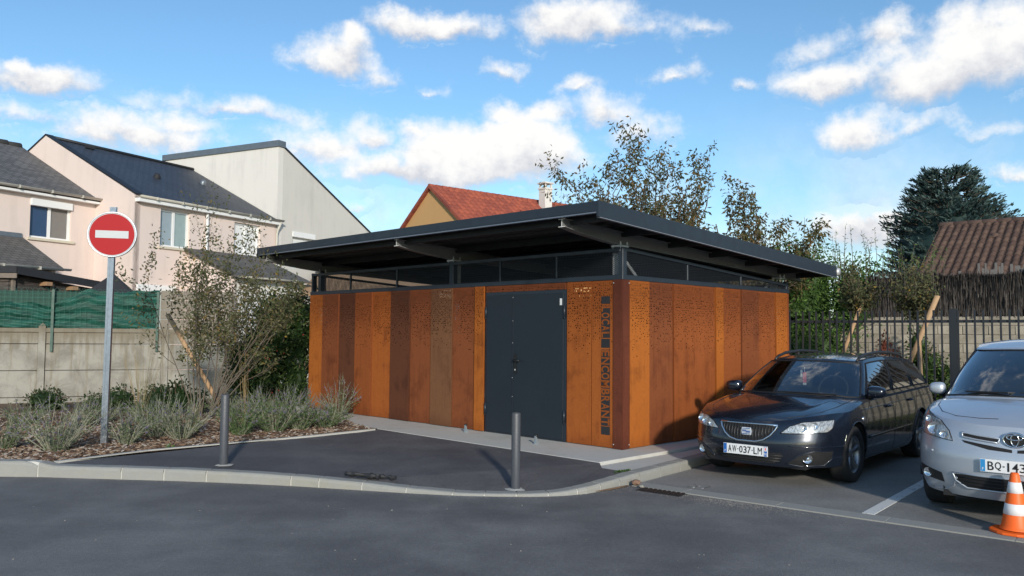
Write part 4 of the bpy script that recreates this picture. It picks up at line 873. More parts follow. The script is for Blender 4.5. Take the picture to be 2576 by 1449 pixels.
M_zinc = simple('zinc', (.20, .225, .25), .45, .6, var=.2); M_pvc = simple('white_pvc', (.78, .78, .77), .35, var=.04); M_gut = simple('gutter_pvc', (.50, .48, .42), .45, var=.1)
def glassmat(name, tint):
    g = G(name); g.set(color=tint, rough=.04, spec=.6); return g.m
M_glass = glassmat('window_glass', (.012, .016, .022)); M_curtain = simple('curtain', (.62, .64, .62), .9, var=.15, scale=4); M_blind = simple('grey_blind', (.20, .185, .17), .8, var=.08)
E_ = Vector((.455, .890)).normalized(); Gn = Vector((E_.y, -E_.x))     # along the row / outward from the facades
def HPf(Q): return lambda s, d, z: ((Q + E_ * s + Gn * d).x, (Q + E_ * s + Gn * d).y, z)
def roofplane(name, P, mat, parent, thick=.07, s0=None):
    """P: four corners eave0, eave1, ridge1, ridge0 (xyz); uv in metres"""
    a, b, c_, d = [Vector(p) for p in P]; n_ = (b - a).cross(d - a).normalized()
    if n_.z < 0: n_ = -n_
    vs = [a, b, c_, d, a - n_ * thick, b - n_ * thick, c_ - n_ * thick, d - n_ * thick]
    me = bpy.data.meshes.new(name); me.from_pydata([tuple(v) for v in vs], [], [(0, 1, 2, 3), (4, 7, 6, 5), (0, 4, 5, 1), (1, 5, 6, 2), (2, 6, 7, 3), (3, 7, 4, 0)])
    ux = (b - a).normalized(); uy = (d - a) - ux * (d - a).dot(ux); uy.normalize(); uvl = me.uv_layers.new(name='UVMap')
    for l in me.loops: p = me.vertices[l.vertex_index].co - a; uvl.data[l.index].uv = (p.dot(ux), p.dot(uy))
    return recalc(lk(name, me, parent, [mat]))
def wall_open(name, fn, u0, u1, z0, z1, ops, mat, parent, depth=.16):
    """front wall sheet with rectangular openings and their reveals; fn(u,d,z)"""
    us = sorted({u0, u1, *[o[0] for o in ops], *[o[1] for o in ops]}); zs = sorted({z0, z1, *[o[2] for o in ops], *[o[3] for o in ops]}); m = MB()
    for i in range(len(us) - 1):
        for j in range(len(zs) - 1):
            cu, cz_ = (us[i] + us[i + 1]) / 2, (zs[j] + zs[j + 1]) / 2
            if any(o[0] < cu < o[1] and o[2] < cz_ < o[3] for o in ops): continue
            m.quad(fn(us[i], 0, zs[j]), fn(us[i + 1], 0, zs[j]), fn(us[i + 1], 0, zs[j + 1]), fn(us[i], 0, zs[j + 1]))
    for a, b, c_, d in ops:
        for p, q_ in (((a, c_), (b, c_)), ((b, c_), (b, d)), ((b, d), (a, d)), ((a, d), (a, c_))): m.quad(fn(p[0], 0, p[1]), fn(q_[0], 0, q_[1]), fn(q_[0], -depth, q_[1]), fn(p[0], -depth, p[1]))
    return recalc(m.build(name, mat, parent))
def rbox(name, fn, u0, u1, d0, d1_, z0, z1, mat, parent, bev=0):
    m = MB(); m.prism([(u0, z0), (u1, z0), (u1, z1), (u0, z1)], d0, d1_, lambda u, v, w: fn(u, w, v)); o = recalc(m.build(name, mat, parent))
    if bev: bevel(o, bev, 2)
    return o
def window(fn, a, b, c_, d, parent, style='two', flip=False, shutter=True, sill=True, fill=None):
    fr = rbox('window', fn, a, b, -.14, -.139, c_, d, M_pvc, parent); t = .055; mid = (a + b) / 2
    for (u0, u1, v0, v1) in ((a, b, c_, c_ + t), (a, b, d - t, d), (a, a + t, c_ + t, d - t), (b - t, b, c_ + t, d - t), (mid - .04, mid + .04, c_ + t, d - t)):
        rbox('frame', fn, u0, u1, -.138, -.08, v0, v1, M_pvc, fr)
    pans = ((a + t, mid - .04), (mid + .04, b - t))
    for k, (u0, u1) in enumerate(pans):
        mt = (fill[k] if fill else M_glass); rbox('pane', fn, u0, u1, -.137, -.115, c_ + t, d - t, mt, fr)
    if shutter: rbox('shutter_box', fn, a - .0, b + .0, -.10, .06, d - .18, d + .015, M_pvc, fr, .01)
    if sill: rbox('sill', fn, a - .06, b + .08, -.1, .06, c_ - .07, c_ - .004, simple('sill_stone', (.60, .54, .42), .85) if 'sill_stone' not in bpy.data.materials else bpy.data.materials['sill_stone'], fr)
    return fr
def gutter(fn, u0, u1, d, z, parent, r_=.065):
    m = MB(); n = 9; vs = []
    for u in (u0, u1):
        for rr in (r_, r_ - .008):
            for k in range(n): a = math.pi + math.pi * k / (n - 1); vs.append(fn(u, d + math.cos(a) * rr, z + math.sin(a) * rr))
    fs = [(k, k + 1, 2 * n + k + 1, 2 * n + k) for k in range(n - 1)] + [(n + k, 3 * n + k, 3 * n + k + 1, n + k + 1) for k in range(n - 1)] + [tuple(range(n)), tuple(2 * n + k for k in range(n))]
    m.add(vs, fs); o = m.build('gutter', M_gut, parent, True); recalc(o)
    L_ = u1 - u0
    for k in range(int(abs(L_) / .9)):
        u = u0 + (k + .6) * .9 * (1 if L_ > 0 else -1); rbox('gutter_bracket', fn, u - .018, u + .018, d - .075, d + .075, z - .075, z + .008, M_gut, o)
    return o
# --- house 2 (pink, blue slate)
Q2 = Vector((-10.691, 22.9)); h2 = HPf(Q2)
house2 = thing('terraced_house', h2(2.8, -2, 0), 'pale pink terraced house with dark blue slate roof behind the no entry sign', 'house', 'terraced houses on the left')
ops2 = [(.87, 1.93, 4.12, 5.22), (3.72, 4.87, 4.05, 5.18), (.12, 1.45, .9, 2.95)]
wall_open('wall', h2, 0, 5.6, 0, 5.46, ops2, M_pink, house2)
m = MB(); m.prism([(0, 0), (0, 5.50), (-4.1, 7.60), (-8.2, 5.50), (-8.2, 0)], -.04, .18, lambda u, v, w: h2(w, u, v)); recalc(m.build('gable_wall', M_pink, house2))
M_trim = simple('pale_trim', (.72, .62, .52), .8); rf2 = roofplane('roof', [h2(.18, .20, 5.42), h2(5.6, .20, 5.42), h2(5.6, -4.1, 7.56), h2(.18, -4.1, 7.56)], M_slate, house2)
roofplane('roof', [h2(.18, -8.3, 5.45), h2(5.6, -8.3, 5.45), h2(5.6, -4.1, 7.56), h2(.18, -4.1, 7.56)], M_slate, house2)
m = MB(); m.prism([(.06, 5.50), (-4.1, 7.605), (-4.1, 7.645), (.06, 5.54)], -.05, .20, lambda u, v, w: h2(w, u, v)); m.prism([(-4.1, 7.605), (-8.25, 5.50), (-8.25, 5.55), (-4.1, 7.66)], -.06, .20, lambda u, v, w: h2(w, u, v)); recalc(m.build('verge_trim', M_slate, house2))
m = MB(); m.tube([h2(.1, -4.1, 7.60), h2(5.6, -4.1, 7.60)], .05, 8); m.build('ridge_cap', M_slate, rf2, True)
gutter(h2, 0, 5.72, .22, 5.47, house2); rbox('soffit', h2, 0, 5.6, .0, .19, 5.30, 5.40, M_pvc, house2)
M_netc = [M_curtain, M_curtain]
window(h2, .87, 1.93, 4.12, 5.22, house2, shutter=False, fill=[simple('glass_net', (.30, .36, .40), .15), simple('glass_net2', (.30, .38, .38), .15)]); w_ = window(h2, 3.72, 4.87, 4.05, 5.18, house2, fill=[M_pvc, M_pvc], shutter=False); window(h2, .12, 1.45, .9, 2.95, house2, fill=[simple('pale_glass', (.40, .45, .42), .2)] * 2, sill=False)
m = MB(); m.tube([h2(2.55, .06, 5.35), h2(2.55, .06, .2)], .045, 10); m.build('downpipe', M_pvc, house2, True)
m = MB(); m.tube([h2(5.62, .22, 5.40), h2(5.60, .10, 5.15), h2(5.58, .07, 5.0), h2(5.58, .07, .2)], .04, 10); m.build('downpipe', M_gut, house2, True)
for s_, f_ in ((2.35, .52), (4.6, .62)):    # roof vents
    p = Vector(h2(s_, .2 - 4.3 * f_, 5.42 + 2.14 * f_ + .02)); m = MB(); m.lathe([(.11, -.05), (.11, .05), (.07, .13), (0, .15)], p, (.3, -.2, 1), 12); m.build('roof_vent', M_zinc if s_ > 4 else M_felt, rf2, True)
rbox('snow_hook', h2, 1.05, 1.35, -3.8, -3.72, 7.42, 7.5, M_felt, rf2)
# porch of house 2
pr = roofplane('porch_roof', [h2(1.7, 2.25, 3.26), h2(4.85, 2.25, 3.26), h2(4.85, .01, 4.15), h2(1.7, .01, 4.15)], M_slate3, house2); wall_open('porch_wall', lambda u, d, z: h2(u, d + 2.0, z), 1.85, 4.75, 0, 3.26, [(2.4, 4.4, .1, 2.6)], M_cream, house2); rbox('garage_door', h2, 2.4, 4.4, 1.88, 1.9, .1, 2.6, M_pvc, house2); gutter(h2, 1.7, 4.95, 2.3, 3.25, house2, .055)
m = MB(); m.prism([(.0, 0), (.0, 4.05), (2.0, 3.25), (2.0, 0)], 1.85, 1.95, lambda u, v, w: h2(w, u, v)); recalc(m.build('porch_cheek', M_pink, house2)); m = MB(); m.prism([(.0, 0), (.0, 4.05), (2.0, 3.25), (2.0, 0)], 4.65, 4.75, lambda u, v, w: h2(w, u, v)); recalc(m.build('porch_cheek', M_cream, house2))
# --- house 1 (pink, weathered slate), set back on the left
Q1 = Q2 - Gn * 1.65; h1 = HPf(Q1)
house1 = thing('terraced_house', h1(-3, -2, 0), 'pale pink terraced house with weathered grey roof at the left edge', 'house', 'terraced houses on the left')
ops1 = [(-1.97, -.78, 4.15, 5.20)]
wall_open('wall', h1, -7.5, -.042, 0, 5.46, ops1, M_pink, house1); rf1 = roofplane('roof', [h1(-7.5, .22, 5.40), h1(-.05, .22, 5.40), h1(-.05, -3.6, 7.36), h1(-7.5, -3.6, 7.36)], M_slate2, house1)
roofplane('roof', [h1(-7.5, -7.3, 5.45), h1(-.05, -7.3, 5.45), h1(-.05, -3.6, 7.36), h1(-7.5, -3.6, 7.36)], M_slate2, house1)
rr = random.Random(7)
for k in range(18):
    s0 = -.1 - k * .42; m = MB(); m.lathe([(.10, 0), (.115, .02), (.10, .41), (.085, .42)], h1(s0, -3.6, 7.36 + rr.uniform(-.015, .015)), (-E_.x, -E_.y, rr.uniform(-.02, .02)), 10); m.build('ridge_tile', M_slate2, rf1, True)
gutter(h1, -7.5, .02, .25, 5.46, house1); rbox('soffit', h1, -7.5, -.05, 0, .2, 5.30, 5.40, M_pvc, house1)
window(h1, -1.97, -.78, 4.15, 5.20, house1, fill=[simple('blue_glass', (.03, .06, .13), .05), M_blind])
pr1 = roofplane('porch_roof', [h1(-7.0, 1.8, 3.22), h1(-2.15, 1.8, 3.22), h1(-2.15, .01, 4.12), h1(-7.0, .01, 4.12)], M_slate3, house1); gutter(h1, -7.0, -2.02, 1.87, 3.22, house1, .06); rbox('porch_fascia', h1, -7.0, -2.2, 1.5, 1.72, 2.98, 3.10, M_gut, house1)
m = MB(); m.prism([(.0, 0), (.0, 4.0), (1.6, 3.2), (1.6, 0)], -2.35, -2.25, lambda u, v, w: h1(w, u, v)); recalc(m.build('porch_cheek', M_pink, house1)); rbox('porch_flashing', h1, -7.0, -2.2, 0, .05, 4.10, 4.22, M_zinc, house1)
# --- house 3 (cream, tall mono-pitch)
Q3 = Vector((-8.143, 27.884)) + E_ * .04; h3 = HPf(Q3)
house3 = thing('mono_pitch_house', h3(3, -3, 0), 'tall cream house with single sloping roof beside the shelter roof', 'house')
zb = lambda s: 8.22 - .488 * s
m = MB(); m.prism([(0, 0), (-5.7, 0), (-5.7, 8.08), (0, 8.22)], 0, .25, lambda u, v, w: h3(w, u, v)); recalc(m.build('end_wall', M_cream, house3))
mm = MB(); ob3 = [(.78, 1.97, 3.9, 5.18)]
zs_ = [0, 3.9, 4.85]; us_ = [.252, .78, 1.97, 7.0]
for i in range(3):
    for j in range(2):
        cu, cz_ = (us_[i] + us_[i + 1]) / 2, (zs_[j] + zs_[j + 1]) / 2
        if i == 1 and j == 1: continue
        mm.quad(h3(us_[i], 0, zs_[j]), h3(us_[i + 1], 0, zs_[j]), h3(us_[i + 1], 0, zs_[j + 1]), h3(us_[i], 0, zs_[j + 1]))
mm.add([h3(.252, 0, 4.85), h3(.78, 0, 4.85), h3(.78, 0, 5.18), h3(1.97, 0, 5.18), h3(1.97, 0, 4.85), h3(6.9, 0, 4.85), h3(.252, 0, zb(.25))], [(0, 1, 2, 6), (2, 3, 6), (3, 4, 5), (3, 5, 6)])
for p, q_ in (((.78, 3.9), (1.97, 3.9)), ((1.97, 3.9), (1.97, 5.18)), ((1.97, 5.18), (.78, 5.18)), ((.78, 5.18), (.78, 3.9))): mm.quad(h3(p[0], 0, p[1]), h3(q_[0], 0, q_[1]), h3(q_[0], -.16, q_[1]), h3(p[0], -.16, p[1]))
recalc(mm.build('side_wall', M_cream2, house3))
roofplane('roof', [h3(6.95, .03, 4.86), h3(.0, .03, 8.25), h3(.0, -5.75, 8.25), h3(6.95, -5.75, 4.86)], M_slate, house3)
rbox('zinc_coping', h3, -.06, .30, -5.75, .05, 8.06, 8.27, M_zinc, house3)
sw = rbox('window', h3, .80, 1.95, -.14, -.12, 3.92, 5.16, M_pvc, house3)
for k in range(12): rbox('shutter_slat', h3, .82, 1.93, -.118, -.108 - .004 * (k % 2), 3.94 + k * .085, 4.02 + k * .085, M_pvc, sw)
rbox('shutter_box', h3, .78, 1.97, -.12, .03, 5.0, 5.19, M_pvc, sw, .01)
# --- roof tile maker
def tile_mesh(name, w_, l_, roll=.055, th=.030):
    """one roll tile: u across, v up the slope, n out; lower end proud"""
    prof = [(0, 0), (.05 * w_ / .2, 0), (.30 * w_, roll * .15), (.42 * w_, roll * .75), (.62 * w_, roll), (.82 * w_, roll * .8), (.98 * w_, roll * .1), (1.0 * w_, 0)]
    vs = []; fs = []; n = len(prof)
    for v, dn in ((0.0, th), (l_ * 1.08, .0)):
        for u, h in prof: vs.append((u, v, h + dn))
    for u, h in prof: vs.append((u, 0, h - .004))
    for i in range(n - 1): fs += [(i, i + 1, n + i + 1, n + i), (2 * n + i, 2 * n + i + 1, i + 1, i)]
    me = bpy.data.meshes.new(name); me.from_pydata(vs, [], fs); me.polygons.foreach_set('use_smooth', [True] * len(fs)); return me
def tile_mat(name, cols, rough=.8):
    g = G(name); oi = g.N.new('ShaderNodeObjectInfo'); n = g.noise(9, 4, .65); f_ = g.noise(60, 3)
    c_ = g.mix(g.ramp(oi.outputs['Random'], .1, .9), cols[0], cols[1]); c_ = g.mix(g.math('MULTIPLY', g.ramp(n, .5, .75), .4), c_, cols[2]); g.set(color=g.vary(c_, f_, .15), rough=rough, spec=.3); g.bump(f_, .2, .004); return g.m
def tile_roof(parent, O, U, V, nu, nv, w_, l_, mat, seed):
    """O lower corner, U unit along eave, V unit up the slope"""
    O, U, V = Vector(O), Vector(U).normalized(), Vector(V).normalized(); Nn = U.cross(V).normalized(); r_ = random.Random(seed); me = tile_mesh('roof_tile', w_, l_); me.materials.append(mat)
    base = Matrix((U, V, Nn)).transposed().to_4x4()
    for j in range(nv):
        for i in range(nu):
            o = bpy.data.objects.new('roof_tile', me); COL.objects.link(o); o.parent = parent; o.matrix_parent_inverse = parent.matrix_basis.inverted()
            p = O + U * (i * w_) + V * (j * l_) + Nn * r_.uniform(0, .006); o.matrix_basis = Matrix.Translation(p) @ base @ Matrix.Rotation(r_.uniform(-.012, .012), 4, 'Z')
# --- ochre house with red tiles
og = Vector((-3.84, 38.0)); oR = Vector((.77, .638)).normalized(); oG = Vector((oR.y, -oR.x))
def oh(s, k, z): v = og + oR * s + oG * k; return (v.x, v.y, z)
oz = lambda k: 8.52 - .735 * abs(k)
ohouse = thing('ochre_house', oh(3, 0, 0), 'ochre house with red tiled gable roof and chimney behind the shelter', 'house')
m = MB(); m.prism([(-5, 0), (5, 0), (5, oz(5)), (0, oz(0)), (-5, oz(5))], 0, .3, lambda u, v, w: oh(w, u, v)); recalc(m.build('gable_wall', M_ochre, ohouse))
m = MB(); m.prism([(-5, 0), (5, 0), (5, oz(5) - .05), (0, oz(0) - .05), (-5, oz(5) - .05)], .35, 9.5, lambda u, v, w: oh(w, u, v)); recalc(m.build('wall', M_ochre, ohouse))
M_red = tile_mat('red_roof_tile', ((.33, .085, .050), (.24, .062, .042), (.15, .055, .045)))
rfo = roofplane('roof', [oh(-.1, 5.3, oz(5.3)), oh(9.4, 5.3, oz(5.3)), oh(9.4, 0, oz(0)), oh(-.1, 0, oz(0))], simple('roof_batten_red', (.20, .06, .04), .9), ohouse); roofplane('roof', [oh(-.1, -5.3, oz(5.3)), oh(9.4, -5.3, oz(5.3)), oh(9.4, 0, oz(0)), oh(-.1, 0, oz(0))], simple('roof_red_far', (.24, .07, .045), .9), ohouse)
sl = Vector(oh(0, 0, oz(0))) - Vector(oh(0, 1, oz(1))); slen = sl.length; V_ = sl.normalized(); U_ = Vector((oR.x, oR.y, 0))
o_ = Vector(oh(-.12, 0, oz(0) + .02)) - V_ * (11 * .36); tile_roof(rfo, o_, U_, V_, 22, 11, .33, .36, M_red, 3)
for sg in (1, -1):
    for k in range(13 if sg > 0 else 12):
        a_ = .36 * k / slen; b_ = .36 * (k + 1.06) / slen; m = MB(); m.prism([(-.16, -.10), (.06, -.10), (.06, .075), (-.16, .075)], a_, b_, lambda u, v, w: oh(u, sg * w, oz(w) + v + .012 * ((w - a_) / (b_ - a_)))); recalc(m.build('verge_tile', M_red, rfo))
for k in range(26): m = MB(); m.lathe([(.09, 0), (.12, .02), (.105, .38), (.09, .40)], oh(-.15 + k * .38, 0, oz(0) + .0), (oR.x, oR.y, 0), 10); m.build('ridge_tile', M_red, rfo, True)
ch = Vector(oh(6.55, .75, 0)); m = MB(); cm = Matrix.Translation((ch.x, ch.y, 0)) @ Matrix.Rotation(math.atan2(oR.y, oR.x), 4, 'Z'); m.box((-.24, -.24, 7.2), (.24, .24, 9.03), cm); chm = m.build('chimney', M_cream, ohouse)
m = MB(); m.box((-.28, -.28, 9.035), (.28, .28, 9.12), cm); [m.box((sx_ - .04, sy_ - .04, 9.122), (sx_ + .04, sy_ + .04, 9.33), cm) for sx_ in (-.2, .2) for sy_ in (-.2, .2)]; m.box((-.31, -.31, 9.332), (.31, .31, 9.40), cm); m.build('chimney_cap', M_cream, chm)
vp = Vector(oh(3.9, 2.1, oz(2.1))); m = MB(); m.lathe([(.15, -.1), (.12, .18), (.085, .22), (.085, .50), (.16, .52), (.14, .60), (.0, .64)], vp, (0, 0, 1), 14); m.build('roof_vent', M_red, rfo, True)
# --- brown tiled house on the right
bR = Vector((13.81, 26.0))
def bh_(s, k, z): v = bR + LAT * s - LON * k; return (v.x, v.y, z)      # k towards the camera
bz = lambda k: 5.20 - .55 * k
bhouse = thing('brown_roof_house', bh_(5, 0, 0), 'house with brown roll tiled roof behind the heather screen', 'house')
rfb = roofplane('roof', [bh_(0, 4.3, bz(4.3)), bh_(11, 4.3, bz(4.3)), bh_(11, 0, bz(0)), bh_(0, 0, bz(0))], simple('roof_batten_brown', (.10, .055, .04), .9), bhouse); roofplane('roof', [bh_(0, -4, bz(4)), bh_(11, -4, bz(4)), bh_(11, 0, bz(0)), bh_(0, 0, bz(0))], simple('roof_brown_far', (.16, .09, .065), .9), bhouse)
m = MB(); m.prism([(-4, 0), (4, 0), (4, bz(4) - .1), (0, bz(0) - .1), (-4, bz(4) - .1)], .15, 10.8, lambda u, v, w: bh_(w, u, v)); recalc(m.build('wall', M_cream, bhouse))
M_brt = tile_mat('brown_roof_tile', ((.112, .070, .053), (.080, .049, .039), (.05, .035, .029)))
V_ = (Vector(bh_(0, 0, bz(0))) - Vector(bh_(0, 1, bz(1)))).normalized(); U_ = Vector((LAT.x, LAT.y, 0)); o_ = Vector(bh_(-.05, 0, bz(0) + .02)) - V_ * (13 * .335); tile_roof(rfb, o_, U_, V_, 22, 13, .205, .335, M_brt, 5)
for k in range(10): m = MB(); m.lathe([(.10, 0), (.125, .02), (.115, .40), (.10, .42)], bh_(-.08 + k * .40, 0, bz(0) + .01), (LAT.x, LAT.y, .01), 10); m.build('ridge_tile', M_brt, rfb, True)
vp = Vector(bh_(1.62, 1.05, bz(1.05) + .05)); m = MB(); m.lathe([(.13, -.05), (.12, .03), (.07, .085), (0, .10)], vp, (0, 0, 1), 14); m.build('vent_tile', M_brt, rfb, True)
# low neighbour seen through the shelter clerestory
nb = thing('low_house', (-2.0, 27, 0), 'low pale house with tan tiled roof seen through the shelter mesh', 'house')
m = MB(); nf = lambda s, d, z: (-6.5 + s, 26 + .25 * s + d, z)
wall_open('wall', nf, 0, 6.5, 0, 2.9, [(1.0, 2.2, .9, 2.1)], M_cream, nb); rbox('window', nf, 1.0, 2.2, -.14, -.12, .9, 2.1, M_glass, nb); roofplane('roof', [nf(-.2, -.3, 2.85), nf(6.7, -.3, 2.85), nf(6.7, 3.5, 4.3), nf(-.2, 3.5, 4.3)], simple('tan_tiles', (.34, .22, .13), .85, var=.25, scale=6), nb)
# ------------------------------------------------------------------ cars
def pchip(pts):
    xs = np.array([p[0] for p in pts], float); ys = np.array([p[1] for p in pts], float); h = np.diff(xs); d = np.diff(ys) / h; n = len(xs); mm = np.zeros(n)
    for i in range(1, n - 1):
        if d[i - 1] * d[i] > 0: w1, w2 = 2 * h[i] + h[i - 1], h[i] + 2 * h[i - 1]; mm[i] = (w1 + w2) / (w1 / d[i - 1] + w2 / d[i])
    mm[0], mm[-1] = d[0], d[-1]
    def f(x):
        x = min(max(x, xs[0]), xs[-1]); i = min(max(int(np.searchsorted(xs, x)) - 1, 0), n - 2); t = (x - xs[i]) / h[i]
        return float((2 * t**3 - 3 * t**2 + 1) * ys[i] + (t**3 - 2 * t**2 + t) * h[i] * mm[i] + (-2 * t**3 + 3 * t**2) * ys[i + 1] + (t**3 - t**2) * h[i] * mm[i + 1])
    return f
def carpaint(name, col, metal, rough=.3, flake=.08):
    g = G(name); n = g.noise(2.5, 3); fl = g.noise(900, 1); g.set(color=g.vary(g.vary(col, fl, flake), n, .05), rough=g.ramp(g.noise(3, 4), .3, .7, rough - .03, rough + .05), metal=metal, spec=.5, coat=1.0, coat_r=.03); return g.m
def carglass(name, tint=(.62, .66, .65)):
    g = G(name); N, L = g.N, g.L; tr = N.new('ShaderNodeBsdfTransparent'); tr.inputs[0].default_value = (*tint, 1); gl = N.new('ShaderNodeBsdfGlossy'); gl.inputs['Roughness'].default_value = .015; gl.inputs['Color'].default_value = (1, 1, 1, 1)
    fr = N.new('ShaderNodeFresnel'); ge = N.new('ShaderNodeNewGeometry'); L.new(g.ramp(ge.outputs['Backfacing'], 0, 1, 1.6, 1 / 1.6, False), fr.inputs['IOR']); k = g.math('MINIMUM', g.math('ADD', .06, g.math('MULTIPLY', fr.outputs[0], 2.2)), 1.0); mx = N.new('ShaderNodeMixShader'); L.new(k, mx.inputs[0]); L.new(tr.outputs[0], mx.inputs[1]); L.new(gl.outputs[0], mx.inputs[2]); L.new(mx.outputs[0], g.out.inputs[0]); return g.m
M_cglass = carglass('car_glass'); M_tint = carglass('tinted_car_glass', (.07, .08, .085))
M_chrome = simple('chrome', (.72, .73, .75), .12, 1.0, var=.04); M_int = simple('car_interior', (.022, .022, .024), .7, var=.2); M_tyre = simple('tyre_rubber', (.020, .020, .021), .75, var=.25, scale=30, bump=.2, bscale=80)
M_rim = simple('alloy', (.30, .305, .32), .32, .85, var=.15, scale=14); M_rimdark = simple('rim_dark', (.03, .031, .033), .5, .3)
M_trimb = simple('black_trim', (.016, .016, .017), .45); M_seal = simple('rubber_seal', (.010, .010, .011), .6)
g = G('headlamp_lens'); v_ = g.noise(30, 2, .5, g.map((1, 6, 1))); g.set(color=g.mix(g.ramp(v_, .35, .65), (.22, .225, .225), (.58, .59, .58)), rough=.16, metal=.35, coat=1.0, coat_r=.02); M_lens = g.m
M_refl = simple('reflector', (.85, .86, .88), .10, .9, var=.06, scale=25)
g = G('plate_white'); g.set(color=g.vary((.74, .75, .76), g.noise(8, 3), .05), rough=.4); M_plate = g.m
g = G('plate_blue'); g.set(color=(.015, .12, .42), rough=.4); M_pblue = g.m
g = G('plate_black'); g.set(color=(.012, .012, .014), rough=.5); M_pblk = g.m
g = G('emblem_blue'); g.set(color=(.06, .13, .34), rough=.3); M_emb = g.m
g = G('tag_red'); g.set(color=(.75, .09, .13), rough=.6); M_tagr = g.m
class Car:
    def __init__(s, P, paint, root):
        s.P = P; s.paint = paint; s.root = root; s.F = pchip(P['F']); s.Rr = pchip(P['R']); s.W = pchip(P['W']); s.hc = pchip(P['hood']); s.belt = pchip(P['belt']); s.rc = pchip(P['roof'])
        s.a, s.n, s.b, s.m = P['a'], P['n'], P['b'], P['m']
    def kid(s, m, name, mat, par=None, smooth=False):
        me = bpy.data.meshes.new(name); me.from_pydata(m.v, [], m.f); me.update(); mats = mat if isinstance(mat, (list, tuple)) else [mat]
        for k in mats: me.materials.append(k)
        if len(mats) > 1: me.polygons.foreach_set('material_index', m.mi)
        if smooth: me.polygons.foreach_set('use_smooth', [True] * len(me.polygons))
        o = bpy.data.objects.new(name, me); COL.objects.link(o); o.parent = par or s.root; return o
    # plan outline: q in [-3,3]; 0 nose centre, 1..2 flank, 3 tail centre; negative q = other side
    def out(s, q, z):
        sg = 1 if q >= 0 else -1; q = abs(q); F, Rx, Wd = s.F(z), s.Rr(z), s.W(z)
        if q <= 1: th = q * math.pi / 2; x = F + s.a * (1 - max(math.cos(th), 0) ** (2 / s.n)); y = Wd * math.sin(th) ** (2 / s.n)
        elif q <= 2: x = F + s.a + (Rx - s.b - F - s.a) * (q - 1); y = Wd
        else: th = (3 - q) * math.pi / 2; x = Rx - s.b * (1 - max(math.cos(th), 0) ** (2 / s.m)); y = Wd * max(math.sin(th), 0) ** (2 / s.m)
        # slight barrel in plan
        if 1 <= q <= 2: y *= 1 + .0
        return x, sg * y
    def deck(s, x, y):
        wd = abs(y) / s.P['w']; cowl = s.P['cowl']
        z = s.hc(x) - s.P['crown'] * wd ** 2.2 - s.P['shoulder'] * max(0, (wd - .86) / .14) ** 2
        if x < cowl: z += s.P.get('crease', .0) * math.exp(-((wd - .62) / .10) ** 2) * min(1, max(0, (x - .1) / .5))
        return z
    def edge(s, q):
        z = .8
        for _ in range(8): x, y = s.out(q, z); z = s.deck(x, y)
        return x, y, z
    def zb(s, x):
        z = s.P['sill'] if x > .6 else s.P['sill'] + s.P.get('chin', 0)
        for xa in (s.P['ax_f'], s.P['ax_r']):
            dx = abs(x - xa); ra = s.P['arch']
            if dx < ra: z = max(z, s.P['rw'] + math.sqrt(ra * ra - dx * dx) * 1.0)
        return z
    def low(s, q, z, off=0.0):
        x, y = s.out(q, z)
        if off:
            e1, e2 = .004, .008; p = Vector((x, y, z)); pa = Vector((*s.out(q + e1, z), z)); pb = Vector((*s.out(q, z + e2), z + e2)); n_ = (pa - p).cross(pb - p)
            if n_.length > 1e-12: n_.normalize()
            if n_.dot(Vector((x - s.P['L'] / 2, y, 0))) < 0: n_ = -n_
            p += n_ * off; return tuple(p)
        return (x, y, z)
    def qy(s, y, z):           # nose parameter from lateral position
        k = min(abs(y) / s.W(z), .9999) ** (s.n / 2); return math.copysign(math.asin(k) / (math.pi / 2), y)
    def body(s):
        qs = [i / 40 for i in range(41)]; x0 = s.out(1, .5)[0]; x1 = s.out(2, .5)[0]
        xs = set(np.arange(x0 + .04, x1 - .02, .045).round(4)); 
        for xa in (s.P['ax_f'], s.P['ax_r']):
            for k in range(-14, 15): xx = xa + s.P['arch'] * math.sin(k / 14 * math.pi / 2) * .9999; xs.add(round(xx, 4))
        # arches that begin inside the rounded nose are caught by the dense nose samples
        qs += [1 + (x - x0) / (x1 - x0) for x in sorted(xs) if x0 + .01 < x < x1 - .01]; qs += [2 + i / 24 for i in range(25)]
        qs = sorted(set(qs)); nv = 18; full = [-q for q in qs[::-1] if q > 0] + qs; s.full = full
        m = MB(); rows = []
        for q in full:
            ex, ey, ez = s.edge(q); xb = s.out(q, .45)[0]; zb = s.zb(xb); col = []
            for j in range(nv + 1): t = j / nv; z = zb + (ez - zb) * t; col.append(s.low(q, z))
            rows.append(col)
        n1 = nv + 1
        for c_ in rows: m.v += c_
        for i in range(len(full) - 1):
            for j in range(nv): m.f.append((i * n1 + j, (i + 1) * n1 + j, (i + 1) * n1 + j + 1, i * n1 + j + 1)); m.mi.append(0)
        s.bodyo = s.kid(m, 'body', s.paint, None, True)
        # deck: hood, then the dark waist deck inside the cabin
        k1 = 16; half = [q for q in full if q >= 0]
        for nm, mat, cond in (('hood', s.paint, lambda x: x <= s.P['cowl'] + .06), ('cabin_deck', M_int, lambda x: x >= s.P['cowl'] - .02)):
            m = MB(); cols = [s.edge(q) for q in half]; cols = [c_ for c_ in cols if cond(c_[0])]
            for ex, ey, ez in cols:
                for k in range(-k1, k1 + 1): y = ey * k / k1; m.v.append((ex, y, s.deck(ex, y) + (.0 if nm == 'hood' else -.004)))
            w_ = 2 * k1 + 1
            for i in range(len(cols) - 1):
                for k in range(w_ - 1): m.f.append((i * w_ + k, (i + 1) * w_ + k, (i + 1) * w_ + k + 1, i * w_ + k + 1)); m.mi.append(0)
            s.kid(m, nm, mat, None, True)
